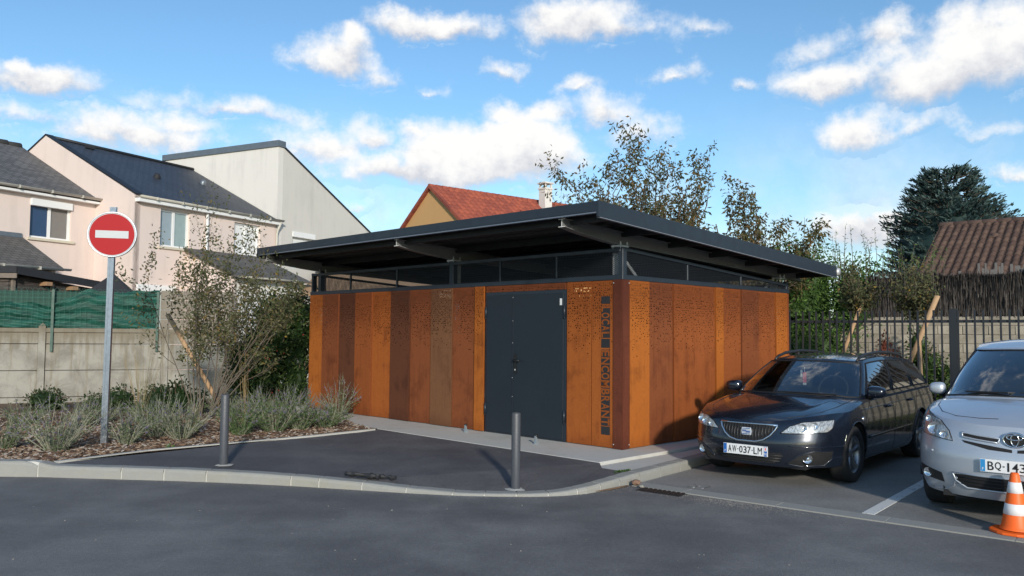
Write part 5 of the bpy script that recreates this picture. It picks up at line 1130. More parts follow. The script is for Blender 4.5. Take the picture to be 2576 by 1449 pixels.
        # underbody and wheel wells
        m = MB(); L_ = s.P['L']; m.box((.18, -.60, s.P['sill'] - .02), (L_ - .2, .60, .66)); s.kid(m, 'underbody', M_blackm)
        for xa in (s.P['ax_f'], s.P['ax_r']):
            for sg in (1, -1):
                m = MB(); n = 18; vs = []
                for yy in (.60, s.W(.6) - .01):
                    for k in range(n + 1): a_ = math.pi * k / n; vs.append((xa + math.cos(a_) * (s.P['arch'] + .004), sg * yy, s.P['rw'] + math.sin(a_) * (s.P['arch'] + .004)))
                m.add(vs, [(k, k + 1, n + 2 + k, n + 1 + k) for k in range(n)]); s.kid(m, 'wheel_well', M_blackm)
    def gh(s, q, v):
        """greenhouse point, v 0 waist .. 1 roof edge"""
        P = s.P; sg = 1 if q >= 0 else -1; qa = abs(q)
        def ol(F, Rx, Wd, a, b, n=2.3):
            if qa <= 1: th = qa * math.pi / 2; return F + a * (1 - max(math.cos(th), 0) ** (2 / n)), Wd * math.sin(th) ** (2 / n)
            if qa <= 2: return F + a + (Rx - b - F - a) * (qa - 1), Wd
            th = (3 - qa) * math.pi / 2; return Rx - b * (1 - max(math.cos(th), 0) ** (2 / 3)), Wd * max(math.sin(th), 0) ** (2 / 3)
        x0, y0 = ol(*P['g0']); x1, y1 = ol(*P['g1']); z0 = s.deck(x0, y0) - .004; z1 = s.roof(x1, y1)
        bul = math.sin(math.pi * v) * .022
        x = x0 + (x1 - x0) * v; y = y0 + (y1 - y0) * v; z = z0 + (z1 - z0) * v
        L_ = max(1e-6, math.hypot(x - P['L'] * .55, y)); return (x + (x - P['L'] * .55) / L_ * bul, sg * (y + y / L_ * bul), z + (bul * .5 if qa < 1 else 0))
    def roof(s, x, y): return s.rc(x) - s.P['rcrown'] * (abs(y) / s.P['g1'][2]) ** 2.4
    def greenhouse(s):
        P = s.P; wins = P['wins']; qset = {0, 1, 2, 3}; vset = {0, 1}
        for nm, q0, q1, v0, v1, mt in wins: qset |= {abs(q0), abs(q1)}; vset |= {v0, v1}
        qs = sorted(qset | {i / 28 for i in range(29)} | {1 + i / 40 for i in range(41)} | {2 + i / 20 for i in range(21)}); vs_ = sorted(vset | {i / 12 for i in range(13)})
        full = [-q for q in qs[::-1] if q > 0] + qs; shell = MB(); parts = {}; nv = len(vs_)
        grid = [[s.gh(q, v) for v in vs_] for q in full]
        def addf(mb, i, j): mb.quad(grid[i][j], grid[i + 1][j], grid[i + 1][j + 1], grid[i][j + 1])
        for i in range(len(full) - 1):
            qc = (full[i] + full[i + 1]) / 2
            for j in range(nv - 1):
                vc = (vs_[j] + vs_[j + 1]) / 2; hit = None
                for w_ in wins:
                    nm, q0, q1, v0, v1, mt = w_
                    if min(q0, q1) < qc < max(q0, q1) and v0 < vc < v1: hit = w_; break
                if hit is None: addf(shell, i, j)
                else: parts.setdefault(hit, MB()); addf(parts[hit], i, j)
        def weld(o):
            bm = bmesh.new(); bm.from_mesh(o.data); bmesh.ops.remove_doubles(bm, verts=bm.verts, dist=1e-5); bm.to_mesh(o.data); bm.free(); return o
        weld(s.kid(shell, 'pillars', s.paint, None, True))
        for w_, mb in parts.items():
            o = weld(s.kid(mb, w_[0], w_[5], None, True)); nm, q0, q1, v0, v1, mt = w_
            # dark seal round the pane
            m = MB(); pts = []
            N_ = 14; lp = [(q0 + (q1 - q0) * k / N_, v0) for k in range(N_)] + [(q1, v0 + (v1 - v0) * k / N_) for k in range(N_)] + [(q1 + (q0 - q1) * k / N_, v1) for k in range(N_)] + [(q0, v1 + (v0 - v1) * k / N_) for k in range(N_ + 1)]
            m.tube([s.gh(a_, b_) for a_, b_ in lp], .011, 6, False); s.kid(m, 'window_seal', M_seal, o, True)
        # roof
        m = MB(); half = [q for q in full if q >= 0]; k1 = 12; cols = [s.gh(q, 1) for q in half]
        for x, y, z in cols:
            for k in range(-k1, k1 + 1): yy = y * k / k1; m.v.append((x, yy, s.roof(x, yy) + (z - s.roof(x, y)) * abs(k / k1)))
        w_ = 2 * k1 + 1
        for i in range(len(cols) - 1):
            for k in range(w_ - 1): m.f.append((i * w_ + k, (i + 1) * w_ + k, (i + 1) * w_ + k + 1, i * w_ + k + 1)); m.mi.append(0)
        s.kid(m, 'roof', s.paint, None, True)
    # conformal pieces on the lower body --------------------------------
    def patch(s, name, poly, mat, off=.004, coords='yz', par=None, step=.03, skirt=True):
        bm = bmesh.new(); bm.faces.new([bm.verts.new((p[0], p[1], 0)) for p in poly]); xs = [p[0] for p in poly]; ys = [p[1] for p in poly]; st = step if coords == 'yz' else step * .8
        for ax, lo, hi in ((0, min(xs), max(xs)), (1, min(ys), max(ys))):
            k = lo + st
            while k < hi: nrm = (1, 0, 0) if ax == 0 else (0, 1, 0); co = (k, 0, 0) if ax == 0 else (0, k, 0); bmesh.ops.bisect_plane(bm, geom=bm.verts[:] + bm.edges[:] + bm.faces[:], plane_co=co, plane_no=nrm); k += st
        bm.verts.ensure_lookup_table(); bnd = [e.verts[:] for e in bm.edges if e.is_boundary]; uv = {v: (v.co.x, v.co.y) for v in bm.verts}
        def mp(u, z, o_): return s.low(s.qy(u, z) if coords == 'yz' else u, z, o_)
        sk = {}
        for v in list(bm.verts): v.co = mp(*uv[v], off)
        if skirt:
            for a_, b_ in bnd:
                for v in (a_, b_):
                    if v not in sk: sk[v] = bm.verts.new(mp(*uv[v], -.006))
                try: bm.faces.new((a_, b_, sk[b_], sk[a_]))
                except ValueError: pass
        bmesh.ops.recalc_face_normals(bm, faces=bm.faces[:]); me = bpy.data.meshes.new(name); bm.to_mesh(me); bm.free(); me.materials.append(mat)
        o = bpy.data.objects.new(name, me); COL.objects.link(o); o.parent = par or s.root; return o
    def line(s, name, pts, r_, mat, off=.002, coords='yz', par=None, closed=False, sub=6):
        P_ = []
        pts = list(pts) + ([pts[0]] if closed else [])
        for i in range(len(pts) - 1):
            for k in range(sub): t = k / sub; P_.append((pts[i][0] * (1 - t) + pts[i + 1][0] * t, pts[i][1] * (1 - t) + pts[i + 1][1] * t))
        P_.append(pts[-1]); m = MB(); m.tube([s.low(s.qy(u, z) if coords == 'yz' else u, z, off) for u, z in P_], r_, 6); return s.kid(m, name, mat, par, True)
    def xq(s, x, z=.6): return 1 + (x - s.out(1, z)[0]) / (s.out(2, z)[0] - s.out(1, z)[0])
    def wheel(s, xa, sg, steer=0.0, spokes=5):
        P = s.P; rw = P['rw']; y0 = P['track']; root = s.root; w_ = .105; c_ = Vector((xa, sg * y0, rw)); rt = bpy.data.objects.new('wheel', None)
        m = MB(); ax = (0, sg, 0); prof = [(rw * .66, -w_), (rw * .93, -w_), (rw * .985, -w_ * .86), (rw, -w_ * .5), (rw, w_ * .5), (rw * .985, w_ * .86), (rw * .93, w_), (rw * .70, w_ * .95), (rw * .66, w_ * .8)]
        R0 = Matrix.Translation(c_) @ Matrix.Rotation(steer, 4, 'Z') @ Matrix.Translation(-c_)
        def fin(mb): mb.v = [tuple(R0 @ Vector(p)) for p in mb.v]; return mb
        m.lathe(prof, c_, ax, 40); ty = s.kid(fin(m), 'wheel', M_tyre, None, True)
        m = MB(); m.lathe([(rw * .665, w_ * .82), (rw * .64, w_ * .80), (rw * .60, w_ * .55), (rw * .58, -.02)], c_, ax, 40); s.kid(fin(m), 'rim', M_rim, ty, True)
        m = MB(); m.lathe([(rw * .60, -.01), (.0, -.01)], c_, ax, 28); s.kid(fin(m), 'brake_disc', M_rimdark, ty)
        for k in range(spokes):
            a_ = 2 * math.pi * k / spokes + .3; m = MB(); u = Vector((math.cos(a_), 0, math.sin(a_))); t = Vector((-math.sin(a_), 0, math.cos(a_))); o_ = Vector((0, sg, 0))
            secs = ((.05, .030, .045), (rw * .35, .030, .055), (rw * .63, .042, .072)); vs = []
            for r_, hw, ht in secs: vs += [c_ + u * r_ + t * hw * sx_ + o_ * (ht + dz) for sx_, dz in ((-1, -.012), (-.6, .010), (.6, .010), (1, -.012))]
            m.add(vs, [(i * 4 + j, i * 4 + j + 1, (i + 1) * 4 + j + 1, (i + 1) * 4 + j) for i in range(2) for j in range(3)]); s.kid(fin(m), 'spoke', M_rim, ty)
        m = MB(); m.lathe([(.062, .03), (.062, .052), (.03, .060), (0, .062)], c_, ax, 16); s.kid(fin(m), 'hub_cap', M_rim, ty, True)
    def plate(s, txt, z, right, yoff=0.0, left_tint=None):
        q = s.qy(0, z); x0 = min(s.out(0, zz)[0] for zz in (z - .06, z, z + .06)) - .022; hw, hh = .26, .055
        f_ = lambda y, zz, o_: (x0 - o_, y, zz + .0)
        m = MB(); m.prism([(-hw, z - hh), (hw, z - hh), (hw, z + hh), (-hw, z + hh)], -.01, .004, lambda u, v, w: f_(u, v, w)); pl = recalc(s.kid(m, 'number_plate', M_plate))
        # viewed from the front, the reader's left is +y' = car's ... the car frame has y to the reader's right
        m = MB(); m.prism([(-hw + .003, z - hh + .003), (-hw + .04, z - hh + .003), (-hw + .04, z + hh - .003), (-hw + .003, z + hh - .003)], .0042, .0055, lambda u, v, w: f_(u, v, w)); recalc(s.kid(m, 'country_band', left_tint or M_pblue, pl))
        if right: m = MB(); m.prism([(hw - .04, z - hh + .003), (hw - .003, z - hh + .003), (hw - .003, z + hh - .003), (hw - .04, z + hh - .003)], .0042, .0055, lambda u, v, w: f_(u, v, w)); recalc(s.kid(m, 'region_band', M_pblue, pl))
        def put(t, u0, u1, v0, v1, mat, nm):
            me = textmesh(t, bold=.0 if t in 'MW' else .008); place_text(me, lambda u, v: f_(u, v, .0075), u0, u1, v0, v1); me.name = nm; me.materials.append(mat); o = bpy.data.objects.new(nm, me); COL.objects.link(o); o.parent = pl
        n = len(txt); u = -hw + .055; avail = 2 * hw - .11 if right else 2 * hw - .08; wd = {'-': .5, '1': .8, 'W': 1.25, 'M': 1.2}; tot = sum(wd.get(c_, 1.0) for c_ in txt)
        for c_ in txt:
            w_ = avail * wd.get(c_, 1.0) / tot
            if c_ == ' ': pass
            elif c_ == '-': put(c_, u + w_ * .25, u + w_ * .75, z - .004, z + .006, M_pblk, 'character')
            elif c_ == '1': put(c_, u + w_ * .30, u + w_ * .62, z - .038, z + .038, M_pblk, 'character')
            else: put(c_, u + w_ * .08, u + w_ * .92, z - .038, z + .038, M_pblk, 'character')
            u += w_
        put('F', -hw + .015, -hw + .028, z - .04, z - .018, M_plate, 'country_letter')
        if right:
            put(right, hw - .037, hw - .007, z - .045, z - .012, M_plate, 'region_number'); m = MB(); m.prism([(hw - .038, z + .004), (hw - .005, z + .004), (hw - .005, z + .048), (hw - .038, z + .048)], .0058, .0065, lambda u, v, w: f_(u, v, w)); rgn = recalc(s.kid(m, 'region_mark', M_plate, pl))
            m = MB(); m.prism([(hw - .028, z + .012), (hw - .014, z + .012), (hw - .016, z + .042), (hw - .026, z + .042)], .0067, .0075, lambda u, v, w: f_(u, v, w)); recalc(s.kid(m, 'region_emblem', M_tagr, pl))
        return pl
    def mirror(s, q, zv, sg, mat, size=(.095, .112, .072)):
        b0 = Vector(s.gh(sg * q, .06)); c_ = b0 + Vector((-.03, sg * (size[1] + .012), .06)); bm = bmesh.new(); bmesh.ops.create_uvsphere(bm, u_segments=20, v_segments=14, radius=1.0)
        for v in bm.verts:
            x, y, z = v.co; k = .35 if x > 0 else 1.0; p = lambda t: math.copysign(abs(t) ** .72, t); v.co = Vector((p(x) * size[0] * k, p(y) * size[1], p(z) * size[2] * (1 - .15 * y * sg))) + c_
        me = bpy.data.meshes.new('wing_mirror'); bm.to_mesh(me); bm.free(); me.materials.append(mat); me.polygons.foreach_set('use_smooth', [True] * len(me.polygons)); o = bpy.data.objects.new('wing_mirror', me); COL.objects.link(o); o.parent = s.root
        m = MB(); m.tube([b0 + Vector((.0, -sg * .03, -.02)), b0 + Vector((-.01, sg * .06, .01)), c_ + Vector((0, -sg * .03, -.04))], [.045, .036, .03], 10); s.kid(m, 'mirror_arm', M_trimb, o, True)
    def interior(s):
        P = s.P; x0 = P['seatx']; zb_ = P['belt'][0][1]
        for sg in (1, -1):
            m = MB(); m.box((x0, sg * .36 - .22, zb_ - .2), (x0 + .14, sg * .36 + .22, zb_ + .20)); o = s.kid(m, 'seat', M_int); bevel(o, .05, 3)
            m = MB(); m.box((x0 + .03, sg * .36 - .12, zb_ + .23), (x0 + .12, sg * .36 + .12, zb_ + .40)); o2 = s.kid(m, 'headrest', M_int, o); bevel(o2, .04, 3)
        m = MB(); n = 20; c_ = Vector((x0 - .55, P['steer'] * .36, zb_ + .05)); m.tube([c_ + Vector((math.sin(2 * math.pi * k / n) * .07, math.cos(2 * math.pi * k / n) * .18, math.sin(2 * math.pi * k / n) * .17)) for k in range(n + 1)], .014, 6, False); s.kid(m, 'steering_wheel', M_int, None, True)
    def gap(s, pts, par=None): s.line('panel_gap', pts, .0035, M_seal, -.0005, 'qz', par, sub=8)
    def handle(s, x, z, sg, mat):
        q = s.xq(x, z); m = MB(); p = [Vector(s.low(sg * (q + d), z + dz, o_)) for d, dz, o_ in ((-.035, 0, .0), (-.03, .002, .028), (.02, .004, .030), (.026, .004, .0))]; m.tube(p, [.012, .014, .013, .010], 8); s.kid(m, 'door_handle', mat, None, True)
def car_root(name, nose, label, ang):
    o = bpy.data.objects.new(name, None); COL.objects.link(o); o.empty_display_size = .3; o.location = (nose[0], nose[1], .0045); o.rotation_euler = (0, 0, ang); return tag(o, label, 'car')
CAR_ANG = math.atan2(LON.y, LON.x)
# in the car frame x runs from nose to tail, y to the reader's right when looking at the nose is NEGATIVE of the rotated axis, so flip
def flip(root):
    root.scale = (1, -1, 1)
# --- dark estate car
r1 = car_root('estate_car', (2.635, 9.20), 'dark blue estate car with roof rails parked beside the shelter', CAR_ANG - R(1.8)); flip(r1)
P1 = dict(L=4.66, a=.76, n=2.38, b=.45, m=2.6, w=.875, sill=.22, chin=.0, arch=.365, rw=.317, ax_f=.97, ax_r=3.61, track=.765,
  F=[(.15, .11), (.22, .05), (.32, .015), (.42, .0), (.50, .004), (.56, .022), (.62, .038), (.68, .060), (.74, .11), (.80, .20), (.9, .34)], R=[(.15, 4.52), (.3, 4.63), (.5, 4.66), (.7, 4.64), (.9, 4.58), (1.05, 4.50)],
  W=[(.15, .79), (.22, .835), (.35, .868), (.5, .880), (.62, .884), (.72, .876), (.80, .866), (.9, .850), (1.0, .832)],
  hood=[(.0, .66), (.10, .715), (.25, .775), (.5, .835), (.9, .895), (1.2, .935), (1.5, .955), (3.0, .985), (4.2, 1.005), (4.66, .99)], crown=.055, shoulder=.030, crease=.010, cowl=1.28,
  belt=[(1.2, .94), (4.5, 1.0)], roof=[(1.7, 1.325), (2.0, 1.372), (2.4, 1.415), (3.0, 1.432), (3.7, 1.405), (4.2, 1.365), (4.5, 1.33)], rcrown=.045,
  g0=(1.15, 4.56, .800, .40, .30), g1=(1.94, 4.34, .580, .24, .16), seatx=2.25, steer=1,
  wins=[('windscreen', -.83, .83, .05, .93, M_cglass), ('side_window', 1.02, 1.37, .10, .90, M_tint), ('side_window', 1.40, 1.72, .10, .90, M_tint), ('side_window', 1.75, 2.02, .10, .88, M_tint), ('side_window', -1.37, -1.02, .10, .90, M_tint), ('side_window', -1.72, -1.40, .10, .90, M_tint), ('side_window', -2.02, -1.75, .10, .88, M_tint), ('rear_window', 2.4, 3.0, .1, .85, M_tint), ('rear_window', -3.0, -2.4, .1, .85, M_tint)])
PNT1 = carpaint('dark_blue_paint', (.010, .0145, .026), .35, .26)
c1 = Car(P1, PNT1, r1); c1.body(); c1.greenhouse(); c1.interior()
for xa in (P1['ax_f'], P1['ax_r']):
    for sg in (1, -1): c1.wheel(xa, sg, R(0))
# headlights wrap round the corner
for sg in (1, -1):
    y_q = lambda y, z: abs(c1.qy(y, z))
    hl = [(sg * y_q(.365, .60), .588), (sg * y_q(.55, .60), .592), (sg * .66, .612), (sg * .705, .645), (sg * .725, .690), (sg * .715, .735), (sg * .64, .728), (sg * y_q(.56, .70), .706), (sg * y_q(.45, .66), .660)]
    if sg < 0: hl = hl[::-1]
    h = c1.patch('headlight', hl, M_lens, .006, 'qz', step=.05)
    c1.line('headlight_edge', hl, .006, M_seal, .002, 'qz', h, True, 3)
    for y, z, r_ in ((.475, .632, .034), (.575, .652, .046), (.675, .672, .042)):
        p = Vector(c1.low(sg * y_q(y, z), z, .004)); m = MB(); m.lathe([(r_, .014), (r_ * .95, .010), (r_ * .6, -.0), (r_ * .25, -.004), (0, .004)], p, (-1, sg * .25, .25), 20); c1.kid(m, 'lamp_reflector', M_refl, h, True)
M_slat = simple('grille_slat_metal', (.055, .055, .058), .35, .5)
# grille
gp = [(-.335, .668), (.335, .668), (.312, .618), (.265, .555), (.20, .508), (.11, .484), (-.11, .484), (-.20, .508), (-.265, .555), (-.312, .618)]
gr = c1.patch('grille', gp, M_blackm, .005); c1.line('grille_surround', gp, .011, M_chrome, .010, 'yz', gr, True, 5)
for k in range(-8, 9):
    y = k * .0355; zl = .49 + max(0, (abs(y) - .12)) * .55; c1.line('grille_slat', [(y, zl), (y, .660)], .0035, M_slat, .012, 'yz', gr, sub=3)
x_e = c1.out(0, .585)[0] - .022
m = MB(); m.prism([(-.055, .545), (.055, .545), (.062, .585), (.055, .630), (-.055, .630), (-.062, .585)], 0, .012, lambda u, v, w: (x_e + .012 - w, u, v)); em = recalc(c1.kid(m, 'emblem', simple('emblem_silver', (.60, .64, .70), .25, .3), gr)); bevel(em, .006, 2)
for k, (ya, za, yb, zb_) in enumerate(((-.045, .605, .045, .622), (-.045, .590, .0, .598), (-.045, .588, .045, .588), (.0, .578, .045, .585), (-.045, .555, .045, .572))):
    m = MB(); m.tube([(x_e - .002, ya, za), (x_e - .002, yb, zb_)], .0045, 5); c1.kid(m, 'emblem_stroke', M_emb, em)
# bumper openings
li = [(-.39, .372), (.39, .372), (.36, .300), (.30, .258), (-.30, .258), (-.40, .300)]
lo_ = c1.patch('lower_intake', li, M_blackm, .003); [c1.line('intake_bar', [(-.40 + .02 * k, z), (.40 - .02 * k, z)], .006, M_trimb, .006, 'yz', lo_) for k, z in enumerate((.345, .315, .285))]
for sg in (1, -1):
    fp = [(sg * .42, .262), (sg * .55, .240), (sg * .74, .252), (sg * .80, .32), (sg * .815, .41), (sg * .68, .405), (sg * .54, .355)]
    if sg < 0: fp = fp[::-1]
    fo = c1.patch('fog_lamp_recess', fp, M_trimb, .003); c1.line('recess_edge', fp, .006, PNT1, .003, 'yz', fo, True, 4)
    p = Vector(c1.low(c1.qy(sg * .62, .325), .325, .006)); m = MB(); m.lathe([(.052, .012), (.046, .012), (.040, .0), (.02, -.004), (0, .004)], p, (-1, sg * .25, 0), 20); c1.kid(m, 'fog_lamp', M_refl, fo, True); m = MB(); m.lathe([(.058, -.004), (.056, .014), (.046, .014)], p, (-1, sg * .25, 0), 20); c1.kid(m, 'fog_lamp_rim', M_trimb, fo, True)
    c1.line('bumper_crease', [(sg * .45, .455), (sg * .65, .452), (sg * .80, .450), (sg * .872, .448)], .006, PNT1, .001)
    # flank details
    X = lambda x, z=.6: sg * c1.xq(x, z)
    c1.gap([(X(1.36), .24), (X(1.34), .5), (X(1.30), .80), (X(1.30), .88)]); c1.gap([(X(2.42), .24), (X(2.42), .6), (X(2.46), .90)]); c1.gap([(X(3.28), .62), (X(3.42), .80), (X(3.5), .92)]); c1.gap([(X(1.36), .245), (X(2.4), .245), (X(3.1), .245)])
    c1.line('side_moulding', [(X(1.42), .475), (X(2.3), .483), (X(3.15), .49)], .012, M_trimb, .004, 'qz', sub=12); c1.line('moulding_trim', [(X(1.45), .488), (X(2.3), .496), (X(3.12), .503)], .003, M_chrome, .014, 'qz', sub=12)
    c1.line('shoulder_crease', [(X(1.0), .800), (X(2.2), .820), (X(3.6), .845), (X(4.1), .85)], .007, PNT1, .0, 'qz', sub=14)
    c1.handle(2.22, .79, sg, PNT1); c1.handle(3.18, .815, sg, PNT1)
    m = MB(); p = c1.low(X(1.22, .70), .70, .003); m.lathe([(.026, -.004), (.024, .006), (0, .009)], p, (0, sg, .1), 12); c1.kid(m, 'side_repeater', M_refl, None, True)
    c1.line('arch_lip', [(c1.xq(.97 + .37 * math.cos(a_ * math.pi / 12), .5) * sg if .97 + .37 * math.cos(a_ * math.pi / 12) > c1.out(1, .5)[0] + .02 else sg * .985, .317 + .37 * math.sin(a_ * math.pi / 12)) for a_ in range(1, 9)], .007, PNT1, .002, 'qz', sub=3)
    c1.line('arch_lip', [(sg * c1.xq(3.61 + .37 * math.cos(a_ * math.pi / 12), .5), .317 + .37 * math.sin(a_ * math.pi / 12)) for a_ in range(0, 13)], .007, PNT1, .002, 'qz', sub=3)
    c1.mirror(1.02, .1, sg, PNT1)
    # roof rail
    m = MB(); y = .535; pts = [(2.05, .0), (2.16, .026), (2.4, .044), (2.9, .05), (3.5, .05), (3.9, .036), (4.05, .0)]; m.tube([(x, sg * (y - .012 * (x > 3.8)), c1.roof(x, y) + h) for x, h in pts], [.014, .019, .021, .021, .021, .019, .014], 8); rr_ = c1.kid(m, 'roof_rail', M_trimb, None, True)
    for x in (2.85, 3.45): m = MB(); m.tube([(x, sg * y, c1.roof(x, y) - .02), (x, sg * y, c1.roof(x, y) + .045)], .018, 8); c1.kid(m, 'rail_foot', M_trimb, rr_)
    c1.line('hood_gap', [(0, 0)] * 2, .001, M_seal) if False else None
    m = MB(); m.tube([(x, sg * y, c1.deck(x, sg * y) + .0005) for x, y in ((.20, .40), (.30, .55), (.5, .66), (.8, .715), (1.1, .735), (1.26, .74))], .004, 5); c1.kid(m, 'hood_gap', M_seal)
    m = MB(); p0 = c1.gh(sg * .10, .02); m.tube([(1.22, sg * .05 - .12, c1.deck(1.22, .1) + .03), (1.20, sg * .05 + .2, c1.deck(1.2, .2) + .035), (1.25, sg * .05 + .52, c1.deck(1.25, .55) + .03)], .008, 6); c1.kid(m, 'wiper', M_trimb)
pl = c1.plate('AW-037-LM', .385, '91')
def hang(name, q0, q1, v0, v1, mat, par=None, inw=.035):
    m = MB(); f4 = [c1.gh(q, v) for q, v in ((q0, v0), (q1, v0), (q1, v1), (q0, v1))]; m.add([(x + inw, y, z) for x, y, z in f4] + [(x + inw + .006, y, z) for x, y, z in f4], [(0, 1, 2, 3), (4, 7, 6, 5), (0, 4, 5, 1), (1, 5, 6, 2), (2, 6, 7, 3), (3, 7, 4, 0)]); return recalc(c1.kid(m, name, mat, par))
hx, hy, hz = c1.gh(.0, .66); hx += .05
def vbox(name, y0, y1, z0, z1, mat, par=None, dx=0.0): m = MB(); m.box((hx + dx, y0, hz + z0), (hx + dx + .006, y1, hz + z1)); return c1.kid(m, name, mat, par)
t_ = vbox('air_freshener', -.02, .022, -.165, -.03, M_tagr); vbox('tag_foot', -.02, .022, -.195, -.167, M_plate, t_); vbox('paper_tag', -.055, -.030, -.09, -.005, M_plate, t_, .01); vbox('tag_cord', -.002, .003, -.03, .03, M_plate, t_)
m = MB(); p = [c1.gh(q, v) for q, v in ((-.74, .10), (-.66, .10), (-.66, .20), (-.74, .20))]; m.add([(a_ + .012, b_, c_) for a_, b_, c_ in p], [(0, 1, 2, 3)]); c1.kid(m, 'inspection_sticker', M_curtain)
# --- silver people carrier
r2 = car_root('silver_car', (4.37, 7.13), 'silver people carrier at the right edge behind the traffic cone', CAR_ANG); flip(r2)
P2 = dict(L=4.36, a=.72, n=2.5, b=.4, m=2.8, w=.875, sill=.22, chin=.0, arch=.36, rw=.310, ax_f=.90, ax_r=3.65, track=.765,
  F=[(.15, .14), (.24, .07), (.34, .025), (.46, .0), (.58, .0), (.68, .03), (.78, .06), (.87, .10), (.94, .18), (1.02, .36), (1.10, .6)], R=[(.15, 4.25), (.4, 4.34), (.7, 4.36), (1.0, 4.32)],
  W=[(.15, .80), (.22, .84), (.35, .872), (.5, .884), (.65, .884), (.8, .874), (.95, .85), (1.1, .825)],
  hood=[(.0, .81), (.10, .87), (.22, .92), (.45, .985), (.75, 1.045), (1.0, 1.085), (1.4, 1.095), (4.36, 1.12)], crown=.075, shoulder=.04, crease=.0, cowl=1.05,
  belt=[(1.0, 1.05), (4.3, 1.08)], roof=[(1.5, 1.49), (1.8, 1.56), (2.3, 1.645), (3.2, 1.66), (4.0, 1.60), (4.3, 1.55)], rcrown=.05,
  g0=(.86, 4.30, .80, .46, .25), g1=(1.78, 4.12, .60, .26, .2), seatx=2.05, steer=1,
  wins=[('windscreen', -.84, .84, .05, .94, M_cglass), ('side_window', 1.02, 1.40, .08, .90, M_tint), ('side_window', 1.44, 1.95, .08, .90, M_tint), ('side_window', -1.40, -1.02, .08, .90, M_tint), ('side_window', -1.95, -1.44, .08, .90, M_tint)])
PNT2 = carpaint('silver_paint', (.50, .535, .585), .5, .40)
c2 = Car(P2, PNT2, r2); c2.body(); c2.greenhouse(); c2.interior()
for xa in (P2['ax_f'], P2['ax_r']):
    for sg in (1, -1): c2.wheel(xa, sg, 0)
for sg in (1, -1):
    y_q = lambda y, z: abs(c2.qy(y, z))
    hl = [(sg * y_q(.50, .72), .712), (sg * y_q(.66, .72), .728), (sg * .76, .752), (sg * .82, .80), (sg * .845, .87), (sg * .835, .945), (sg * .80, .975), (sg * .745, .95), (sg * y_q(.62, .84), .875), (sg * y_q(.54, .78), .80)]
    if sg < 0: hl = hl[::-1]
    h = c2.patch('headlight', hl, M_lens, .006, 'qz', step=.05); c2.line('headlight_edge', hl, .005, M_seal, .002, 'qz', h, True, 3)
    for y, z, r_ in ((.575, .758, .040), (.675, .80, .058), (.745, .875, .03)):
        p = Vector(c2.low(sg * y_q(y, z), z, .004)); m = MB(); m.lathe([(r_, .016), (r_ * .95, .012), (r_ * .6, .0), (r_ * .25, -.004), (0, .004)], p, (-1, sg * .3, .35), 20); c2.kid(m, 'lamp_reflector', M_refl, h, True)
    gp = [(sg * .10, .655), (sg * .40, .670), (sg * .435, .69), (sg * .425, .640), (sg * .16, .615), (sg * .11, .63)]
    gp = [(sg * .115, .765), (sg * .30, .780), (sg * .42, .795), (sg * .415, .757), (sg * .30, .742), (sg * .13, .728)]
    if sg < 0: gp = gp[::-1]
    go = c2.patch('grille', gp, M_blackm, .004); c2.line('grille_surround', gp, .008, PNT2, .006, 'yz', go, True, 4)
    g2 = [(sg * .02, .655), (sg * .2, .665), (sg * .40, .708), (sg * .42, .728), (sg * .25, .708), (sg * .10, .690), (sg * .02, .680)]
    if sg < 0: g2 = g2[::-1]
    c2.patch('lower_slot', g2, M_blackm, .003)
    fp = [(sg * .58, .325), (sg * .76, .345), (sg * .82, .38), (sg * .825, .455), (sg * .60, .41)]
    if sg < 0: fp = fp[::-1]
    fo = c2.patch('fog_lamp_recess', fp, M_trimb, .003); p = Vector(c2.low(c2.qy(sg * .735, .39), .39, .006)); m = MB(); m.lathe([(.040, .010), (.036, .010), (.03, .0), (0, .004)], p, (-1, sg * .3, 0), 18); c2.kid(m, 'fog_lamp', M_refl, fo, True)
    c2.line('bumper_crease', [(sg * .46, .40), (sg * .50, .30), (sg * .56, .262), (sg * .7, .25)], .008, PNT2, .002)
    c2.mirror(1.02, .1, sg, PNT2, (.072, .082, .062)); X = lambda x, z=.6: sg * c2.xq(x, z)
    c2.gap([(X(1.30), .24), (X(1.28), .6), (X(1.26), .95)]); c2.handle(2.15, .86, sg, PNT2); m = MB(); p = c2.low(c2.qy(sg * .69, .60), .60, .002); m.lathe([(.013, .003), (.012, .005), (0, .006)], p, (-1, sg * .3, 0), 12); c2.kid(m, 'parking_sensor', PNT2, None, True)
    m = MB(); m.tube([(x, sg * y, c2.deck(x, sg * y) + .0005) for x, y in ((.235, .15), (.24, .30), (.30, .50), (.45, .65), (.7, .735), (1.0, .755))], .004, 5); c2.kid(m, 'hood_gap', M_seal)
    m = MB(); m.tube([(.97, sg * .02 - .10, c2.deck(.97, .1) + .04), (.93, sg * .02 + .25 - .4 * (sg < 0), c2.deck(.95, .2) + .045), (1.02, sg * .55, c2.deck(1.0, .5) + .05)], .010, 6); c2.kid(m, 'wiper', M_trimb)
li = [(-.50, .43), (.50, .43), (.47, .36), (.38, .305), (-.38, .305), (-.47, .36)]; lo_ = c2.patch('lower_intake', li, M_blackm, .003); [c2.line('intake_bar', [(-.46, z), (.46, z)], .006, M_trimb, .006, 'yz', lo_) for z in (.40, .37, .34)]; c2.line('intake_edge', li, .009, PNT2, .004, 'yz', lo_, True, 4)
xe = c2.out(0, .77)[0]; ecz = .765
def ell(a_, b_, cy_, cz_, r_, nm, n=28): m = MB(); m.tube([(xe - .022, cy_ + a_ * math.cos(2 * math.pi * k / n), cz_ + b_ * math.sin(2 * math.pi * k / n)) for k in range(n + 1)], r_, 6, False); return c2.kid(m, nm, M_chrome, eb, True)
